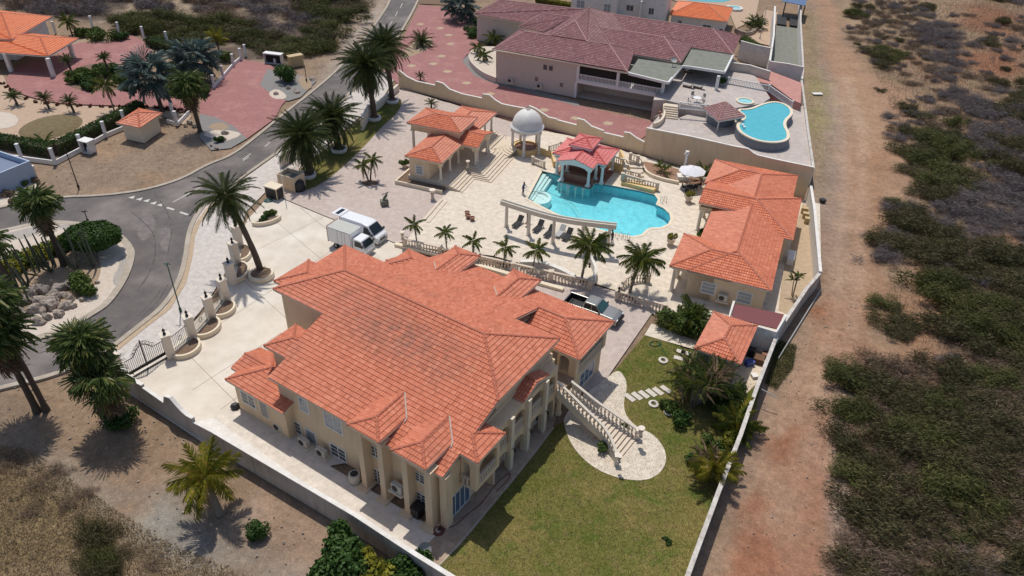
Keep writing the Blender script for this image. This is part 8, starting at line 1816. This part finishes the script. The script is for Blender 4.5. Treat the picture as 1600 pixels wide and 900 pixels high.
r_ = thing('hot_tub', 'round spa tub with pale rim next to the kidney shaped pool', 'hot tub', g3(885,365,3.3)); ob('rim', MB().lathe([(1.35,0),(1.35,.22),(1.05,.22),(1.05,.05)], n=24, cap=False), 'creaml', r_); ob('water', MB().lathe([(1.06,.14),(.02,.14)], n=24, cap=False), mat('spa water', (.25,.6,.64), .1, (.35,.68,.7), 3), r_)
sb = thing('deck_bar', 'round bar with a maroon pyramid roof at the neighbour pool', 'bar', g3(650,560,2.0)); o_ = sb.location
ob('counter', MB().lathe([(1.95,0),(1.95,1.05),(2.2,1.07),(2.2,1.17),(1.5,1.17),(1.5,0)], n=24, cap=False), 'slate', sb); ob('counter_top', MB().lathe([(2.25,1.172),(2.25,1.21),(1.5,1.21)], n=24, cap=False), 'creaml', sb)
zz = 4.0; S4 = [Vector(g3(a, b, zz))-o_ for a, b in ((630,550),(885,505),(700,420),(480,425))]; ap = Vector(g3(700,365,zz+1.0))-o_
fc = [[tuple(S4[i]), tuple(S4[(i+1)%4]), tuple(ap)] for i in range(4)]
roof(sb, [([ccw(f) for f in fc], [(tuple(s_), tuple(ap)) for s_ in S4])], 'tile_m', 'cap_m', trim='white', seg=3, tu=.33, tv=.42)
for s_ in S4: ob('post', MB().box(s_.x*.72-.07, s_.y*.72-.07, 0, s_.x*.72+.07, s_.y*.72+.07, s_.z+.1), 'white', sb)
rail_thing('deck_railing', 'white railing beside the stairs on the neighbour deck', [g3(255,430,3.3), g3(520,455,3.3)], 1.0, spacing=.22, post=.1, r=.04, rail=.06, material='white', square=True)
rail_thing('deck_railing', 'white railing between the neighbour deck and the salmon paved yard', [g3(720,190,3.3), g3(1110,265,3.3), g3(1330,420,2.4)], 1.0, spacing=.24, post=.1, r=.04, rail=.06, material='white', square=True)
r_ = thing('deck_stairs', 'stairs down from the upper neighbour deck', 'stairs', g3(165,430,2.0)); o_ = r_.location
for i in range(6):
    z = 1.25-.21*i; a = [g3(x, y+22*i, z+2.0)-o_ for x, y in ((115,375),(245,392),(240,415),(110,400))]; mb = MB(); mb.prism([(p.x, p.y) for p in a], 0, z); ob('step', mb, 'travs', r_)
mb = MB(); A, B = g3(-10,500,0), g3(95,310,0); path_wall(mb, [A, B], [2.6, 5.0], .25); ob('ramp_wall', mb, 'white', None, 'sloping white wall beside the neighbour deck stairs', 'wall')
pts_ = smooth_open([g3(0,620,2), g3(60,600,2), g3(110,540,2), g3(100,430,2)], 2); mb = MB(); path_wall(mb, pts_, 2.8, .25, 2.0); ob('curved_planter_wall', mb, 'creaml', None, 'curved cream planter wall with red pots on the neighbour deck', 'planter')
for i, (x, y) in enumerate([(68,480),(72,512)]): ob('clay_pot', MB().lathe([(.15,0),(.25,.3),(.18,.4)], n=10), 'terra', None, ['upper clay pot in the curved planter','lower clay pot in the curved planter'][i], 'pot', loc=g3(x, y, 2.6))
r_ = thing('patio_table', 'white round table on the upper neighbour deck', 'table', g3(420,370,3.3)); ob('top', MB().lathe([(.65,.72),(.65,.76)], n=14), 'white', r_); ob('leg', MB().lathe([(.3,0),(.05,.1),(.05,.72)], n=8), 'white', r_)
for i, (x, y, a) in enumerate([(385,325,-1.2),(480,345,-2.5),(350,380,0),(470,400,2.5)]): chair('patio_chair', ['grey patio chair behind the white round table','grey patio chair right of the white round table','grey patio chair left of the white round table','grey patio chair in front of the white round table'][i], g3(x, y, 3.3), a, 'cush')
for i, (x, y) in enumerate([(340,225),(440,235),(350,85)]):
    r_ = thing('deck_lounger', ['cushioned lounger at the edge of the covered neighbour patio, left','cushioned lounger at the edge of the covered neighbour patio, right','cushioned daybed deep under the covered neighbour patio'][i], 'sun lounger', g3(x, y, 3.3), math.radians(-30)); ob('cushion', MB().box(-.85,-.32,.25,.4,.32,.4).add([(.4,-.32,.28),(.4,.32,.28),(.9,.32,.75),(.9,-.32,.75),(.4,-.32,.4),(.4,.32,.4),(.86,.32,.85),(.86,-.32,.85)], [(3,2,1,0),(4,5,6,7),(0,1,5,4),(1,2,6,5),(2,3,7,6),(3,0,4,7)]), 'cush', r_); ob('frame', MB().box(-.85,-.34,.1,.5,.34,.24), 'wood', r_)
r_ = thing('potted_plant', 'dark potted shrub beside the white patio post of the neighbour', 'potted plant', g3(665,215,3.3)); ob('pot', MB().lathe([(.4,0),(.5,.6),(.55,.65)], n=12), 'slate', r_); data_ob('foliage', np_mesh('foliage', cloud(700,.8,.8,.7,.22,.08,5,.6,5), 'bushd'), r_)
for i, (x, y) in enumerate([(860,600),(875,620)]): ob('pool_stool', MB().lathe([(.06,0),(.06,.25),(.2,.27),(.2,.33)], n=10), 'white', None, ['white stool in the neighbour pool, rear','white stool in the neighbour pool, front'][i], 'stool', loc=g3(x, y, 3.28))
px_wall('garden_wall', 'pinkish wall behind the salmon paved yard', [(1143,98),(1172,102),(1204,112)], 4.6, .25, 'neigh', group=None); px_wall('garden_wall', 'white wall above the hedge, closing the grey court', [(1203,96),(1232,100),(1256,105)], 4.4, .25)
px_wall('garden_wall', 'white wall left of the grey court at the top right', [(1211,10),(1209,55),(1203,95)], 3.4, .25); px_wall('garden_wall', 'white wall behind the green shrubs at the top', [(1158,64),(1180,70),(1207,76)], 3.4, .25)
sheet('grey_court', [(1213,40),(1249,45),(1256,108),(1204,98)], .05, 'feltgrey'); sheet('white_drive', [(1196,15),(1216,20),(1205,72),(1160,62),(1165,50),(1185,40)], .045, 'sandp')
sheet('planting_bed', [(1158,70),(1206,80),(1203,100),(1148,88)], .05, 'soil')
r_ = thing('solar_canopy', 'dark carport with blue solar panels at the top right', 'carport', P(1232,25)); o_ = r_.location
q = [P(x, y, 3.4)-o_ for x, y in ((1225,-8),(1262,-4),(1258,9),(1222,2))]; ob('solar_panel', MB().slab(q, .08), 'solar', r_)
for x, y in ((1222,28),(1252,33)): p = P(x, y)-o_; ob('post', MB().box(p.x-.1,p.y-.1,0,p.x+.1,p.y+.1,3.3), 'iron', r_)
for i, (x0, y0) in enumerate([(1214,22),(1234,24)]): q = [P(x0+a, y0+b, .4)-o_ for a, b in ((0,0),(15,2),(15,17),(0,15))]; ob('screen', MB().slab(q, .3), 'iron', r_)
# retaining bed far right
clump('garden_plants', 'lush dark plants on a stone edged bed at the top right', (1175,45), ['areca','arecad'], 12, 2.2, 1.6, 31, .9, 'plants')
mb = MB(); path_wall(mb, smooth_open([P(1148,50), P(1165,58), P(1180,52), P(1190,35)], 2), .8, .35); ob('stone_edge', mb, 'rock', None, 'curved stone edging of the lush bed at the top right', 'edging')

# far house with bright orange roof, its pool, white villa
fo = P(1045,23,3.2); OF = Frame((fo.x, fo.y), -18.4); r_ = thing('orange_roofed_house', 'small white house with a bright orange roof at the top edge', 'house', OF.W(0,0), OF.yaw)
roof(r_, [hip(0,0,11.7,11.5,3.2,.27,'x',True,True,4.2,5.2)], 'tile_o2', 'cap_o', seg=3, tu=.35, tv=.5)
ob('wall', MB().box(.5,.5,0,11.2,11,3.1), 'whites', r_); window(r_, wbasis('x', .5, -1), 2.4, 1.9, .7, .7, bars=(2,1)); window(r_, wbasis('x', .5, -1), 7.9, 1.6, 1.6, .8, bars=(2,1)); window(r_, wbasis('x', .5, -1), 10.8, .8, .7, 1.6, bars=(1,1), glass='dark')
sheet('far_pool', [(1060,-14),(1140,-8),(1142,4),(1090,3),(1058,-2)], .06, mat('far pool', (.08,.36,.42), .15, (.12,.45,.5), 1), smooth=1)
sheet('far_terrace', [(1020,-30),(1190,-20),(1180,30),(1150,45),(1140,20),(1050,0)], .04, 'sandp')
r_ = thing('round_spa', 'small oval spa pool right of the bright orange roof', 'spa', P(1147,15)); ob('rim', MB().lathe([(1.9,0),(1.9,.5),(1.4,.5),(1.4,.3)], n=20, cap=False), 'whites', r_); ob('water', MB().lathe([(1.42,.4),(.02,.4)], n=20, cap=False), 'lampw', r_); r_.children[1].data.materials[0] = bpy.data.materials['spa water']
vo = P(890,38); VF = Frame((vo.x, vo.y), -19); r_ = thing('white_villa', 'tall white villa cut off by the top edge behind the maroon roof', 'house', VF.W(0,0), VF.yaw)
ob('wall', MB().box(0,0,0,9.5,9,7.5).box(9.5,2.2,.0,19,9,7.5).box(14,1.0,0,14.3,3.2,6).box(9.5,.2,0,10.6,2.2,2.9), 'whites', r_)
for u, z, w_, h_ in ((2.0,4.3,1.6,1.4),(7.6,4.2,1.3,1.5)): window(r_, wbasis('x', 0, -1), u, z, w_, h_, bars=(2,2), glass='glassl')
for u, z, w_, h_ in ((11.8,4.2,1.4,1.1),(16.2,4.1,1.0,1.2)): window(r_, wbasis('x', 2.2, -1), u, z, w_, h_, bars=(2,1))
px_wall('garden_wall', 'white garden wall behind the maroon roof with a green door', [(1000,34),(1040,42)], 2.2, .25)
hedge('row of orange and green garden plants in front of the white villa', [(838,2),(868,8),(902,14)], 1.4, 1.0, 'bushy', seed=9)
for i, (x, y, lb) in enumerate([(1002,30,'palm in front of the white villa, left'),(1022,30,'palm in front of the white villa, right')]): palm('small_palm', lb, (x, y), 5.0, 'areca', 14, (.14,.1), (.2,0), (-50,70), 0, None, .9, tmat='trunkg', seed=90+i)

# ================================================================== LEFT NEIGHBOUR
zl = 3.1
ch = P(18,112); r_ = thing('orange_roofed_carport', 'white columned carport with an orange hip roof over the red drive', 'carport', P(50,105)); o_ = r_.location
cpx = dict(W=(-60,78),S=(75.5,88),E=(123,60),a1=(38,53),a2=(62,57.5))
Z_ = dict(W=zl,S=zl,E=zl,a1=zl+1.0,a2=zl+1.0); K_ = {k: tuple(P(*v, Z_[k])-o_) for k, v in cpx.items()}
K_['W2'] = tuple(Vector(K_['W'])+Vector((0,0,0))); K_['aw'] = tuple(P(-20,75,zl+1.0)-o_) if False else tuple(P(-40,47,zl+1.0)-o_); K_['NW'] = tuple(P(-10,47,zl)-o_)
fcs = [[K_['W'],K_['S'],K_['a2'],K_['aw']], [K_['S'],K_['E'],K_['a2']], [K_['E'],K_['NW'],K_['aw'],K_['a2']]]
roof(r_, [([g for f in fcs for g in planar(f)], [(K_['aw'],K_['a2']),(K_['S'],K_['a2']),(K_['E'],K_['a2'])])], 'tile_o2', 'cap_o', trim='whites', seg=3, tu=.33, tv=.45)
for x, y in ((18,112),(84,120),(115,90)): p = P(x, y)-o_; ob('column', MB().box(p.x-.28,p.y-.28,0,p.x+.28,p.y+.28,3.0), 'whites', r_)
r_ = thing('left_house', 'white house with an orange hip roof at the upper left edge', 'house', P(20,70)); o_ = r_.location; zl2 = 4.0
A1, A2, A3_, R1_, R0_ = [tuple(P(x, y, z)-o_) for x, y, z in ((-80,58,zl2),(18,62,zl2),(82,26,zl2),(2,20,zl2+1.5),(-80,15,zl2+1.5))]; A4_ = tuple(P(-60,10,zl2)-o_)
fcs = [[A1,A2,R1_,R0_],[A2,A3_,R1_],[A3_,A4_,R0_,R1_]]
roof(r_, [([g for f in fcs for g in planar(f)], [(R0_,R1_),(A2,R1_),(A3_,R1_)])], 'tile_o2', 'cap_o', trim='whites', seg=3, tu=.33, tv=.45)
w_ = [P(x, y, 3.9)-o_ for x, y in ((-80,54),(15,58),(70,30),(-20,15))]; mb = MB(); mb.prism([(p.x, p.y) for p in w_], 0, 3.85); ob('wall', mb, 'whites', r_)
# white fence with posts
def post_fence(label, pxs, h=2.2, wh=.55, wall=True, wallpts=None):
    c = P(*pxs[0]); r_ = thing('post_fence', label, 'fence', c)
    for x, y in pxs: p = P(x, y)-c; ob('post', MB().box(p.x-.17,p.y-.17,0,p.x+.17,p.y+.17,h).box(p.x-.21,p.y-.21,h,p.x+.21,p.y+.21,h+.08), 'white', r_)
    if wall: ob('low_wall', path_wall(MB(), [((P(*q)-c).x, (P(*q)-c).y) for q in (wallpts or pxs)], wh, .2), 'white', r_)
post_fence('white post fence on a low wall from the left edge to the small hut', [(-12,248),(35,250),(87,257),(129,235),(166,214),(196,196)], wallpts=[(-40,238),(-12,244),(35,250),(87,257),(129,235),(166,214),(200,200)])
post_fence('white fence of posts on a low wall beside the red drive entrance', [(335,137),(349,122),(365,103),(377,94),(384,88)], 2.0, wallpts=[(333,139),(349,122),(365,103),(378,92)]); post_fence('short white fence with the shaggy palm', [(277,195),(271,182)], 2.0, wallpts=[(262,192),(278,197),(296,178)])
post_fence('row of white posts along the green scrub behind the garden', [(87,52),(145,43),(187,53),(225,60),(262,68)], 2.1, wall=False)
# utility hut with red roof
h0 = P(181,192.6,2.6); UF = Frame((h0.x, h0.y), -52+90-90); 
r_ = thing('utility_hut', 'small cream hut with an orange red pyramid roof on the dirt lot', 'hut', P(215,205)); o_ = r_.location; zh = 2.5
W_, S2_, E2_, N2_, A_p = [tuple(P(x, y, z)-o_) for x, y, z in ((181,192.5,zh),(218.5,200.5,zh),(253.5,177,zh),(217,172,zh),(215,171.5,zh+.75))]
N2_ = tuple(Vector(W_)+Vector(E2_)-Vector(S2_)); cc_ = (Vector(W_)+Vector(E2_))/2; A_p = (cc_.x, cc_.y, zh+.8)
roof(r_, [([ccw(f) for f in ([W_,S2_,A_p],[S2_,E2_,A_p],[E2_,N2_,A_p],[N2_,W_,A_p])], [(W_,A_p),(S2_,A_p),(E2_,A_p),(N2_,A_p)])], 'tile_r', 'cap_o', seg=3, tu=.3, tv=.4)
mb = MB(); q = [cc_+(Vector(p)-cc_)*.78 for p in (W_,S2_,E2_,N2_)]; mb.prism([(p.x, p.y) for p in q], 0, 2.4); ob('wall', mb, 'creaml', r_)
# meter cabinets
def cab(label, px, rot, s=(1.5,1.1,1.7), mt='whites'):
    r_ = thing('meter_cabinet', label, 'cabinet', P(*px), rot); a, b, h = s
    ob('body', MB().box(-a/2,-b/2,0,-a/2+.12,b/2,h).box(a/2-.12,-b/2,0,a/2,b/2,h).box(-a/2,b/2-.1,0,a/2,b/2,h).box(-a/2,-b/2,0,a/2,b/2,.1), mt, r_); ob('roof', MB().box(-a/2-.1,-b/2-.1,h,a/2+.1,b/2+.1,h+.12), 'white', r_); ob('meter', MB().box(-a/2+.2,-.1,.2,a/2-.3,b/2-.15,h-.5), 'dark', r_)
    ob('tank', MB().lathe([(.22,0),(.24,.1),(.24,.7),(.1,.85)], (.2,-.15,.1), 10), 'white', r_)
cab('grey white meter cabinet at the low fence, holding a gas bottle', (140,238), math.radians(-20)); cab('small white meter cabinet next to the blue walled building at the left edge', (47,278), math.radians(-15), (1.4,.9,1.5))
cab('white open cabinet at the green scrub by the red drive', (429,99), math.radians(-12), (3.2,1.0,1.7)); r_ = thing('yellow_cabinet', 'yellow utility cabinet right of the white open one', 'cabinet', P(463,103), math.radians(38)); ob('body', MB().box(-1.2,-.55,0,1.2,.55,1.8), 'yellow', r_); ob('roof', MB().box(-1.3,-.65,1.8,1.3,.65,1.9), 'woody', r_); ob('door', MB().box(-1.1,-.58,.1,1.1,-.55,1.6), 'woody', r_)
c = P(10,292); r_ = thing('blue_walled_building', 'pale blue grey flat building cut off by the left edge', 'building', c, math.radians(-25)); ob('wall', MB().box(-7,-2.5,0,1.5,-2.3,2.6).box(1.3,-2.3,0,1.5,3,2.6).box(-7,2.8,0,1.3,3,2.6), mat('pale blue wall', (.42,.50,.62), .8, (.36,.43,.54), 2), r_); ob('roof_deck', MB().box(-7,-2.3,1.8,1.3,2.8,1.9), mat('blue roof deck', (.16,.2,.3), .6), r_)
for i, (x, y) in enumerate([(12,308),(38,303),(20,318),(38,290),(55,286)]): bush('ball_shrub', ['round grey green shrub in the white gravel, leftmost','round shrub in the white gravel by the cabinet','front round shrub in the white gravel','tiny shrub in the white gravel','brownish shrub beside the cabinet'][i], (x, y-2), .75-.1*(i > 1), .7, .6, 'bushm' if i % 2 else 'brown', 900, .14, .06, 240+i, 0, lobes=8, stem=False)
# raised white planter wall of the neighbour drive
cv = smooth_open([P(775,130), P(755,122), P(738,108), P(732,96), P(738,86), P(748,80)], 2); mb = MB(); path_wall(mb, cv, 1.0, .28); ob('planter_wall', mb, 'neigh', None, 'curved raised planter wall beside the maroon roofed house', 'planter')
mb = MB(); mb.prism(cv+[P(775,80)], 0, .9); ob('planter_gravel', mb, 'sandw', None, 'white gravel filling the curved raised planter', 'gravel')
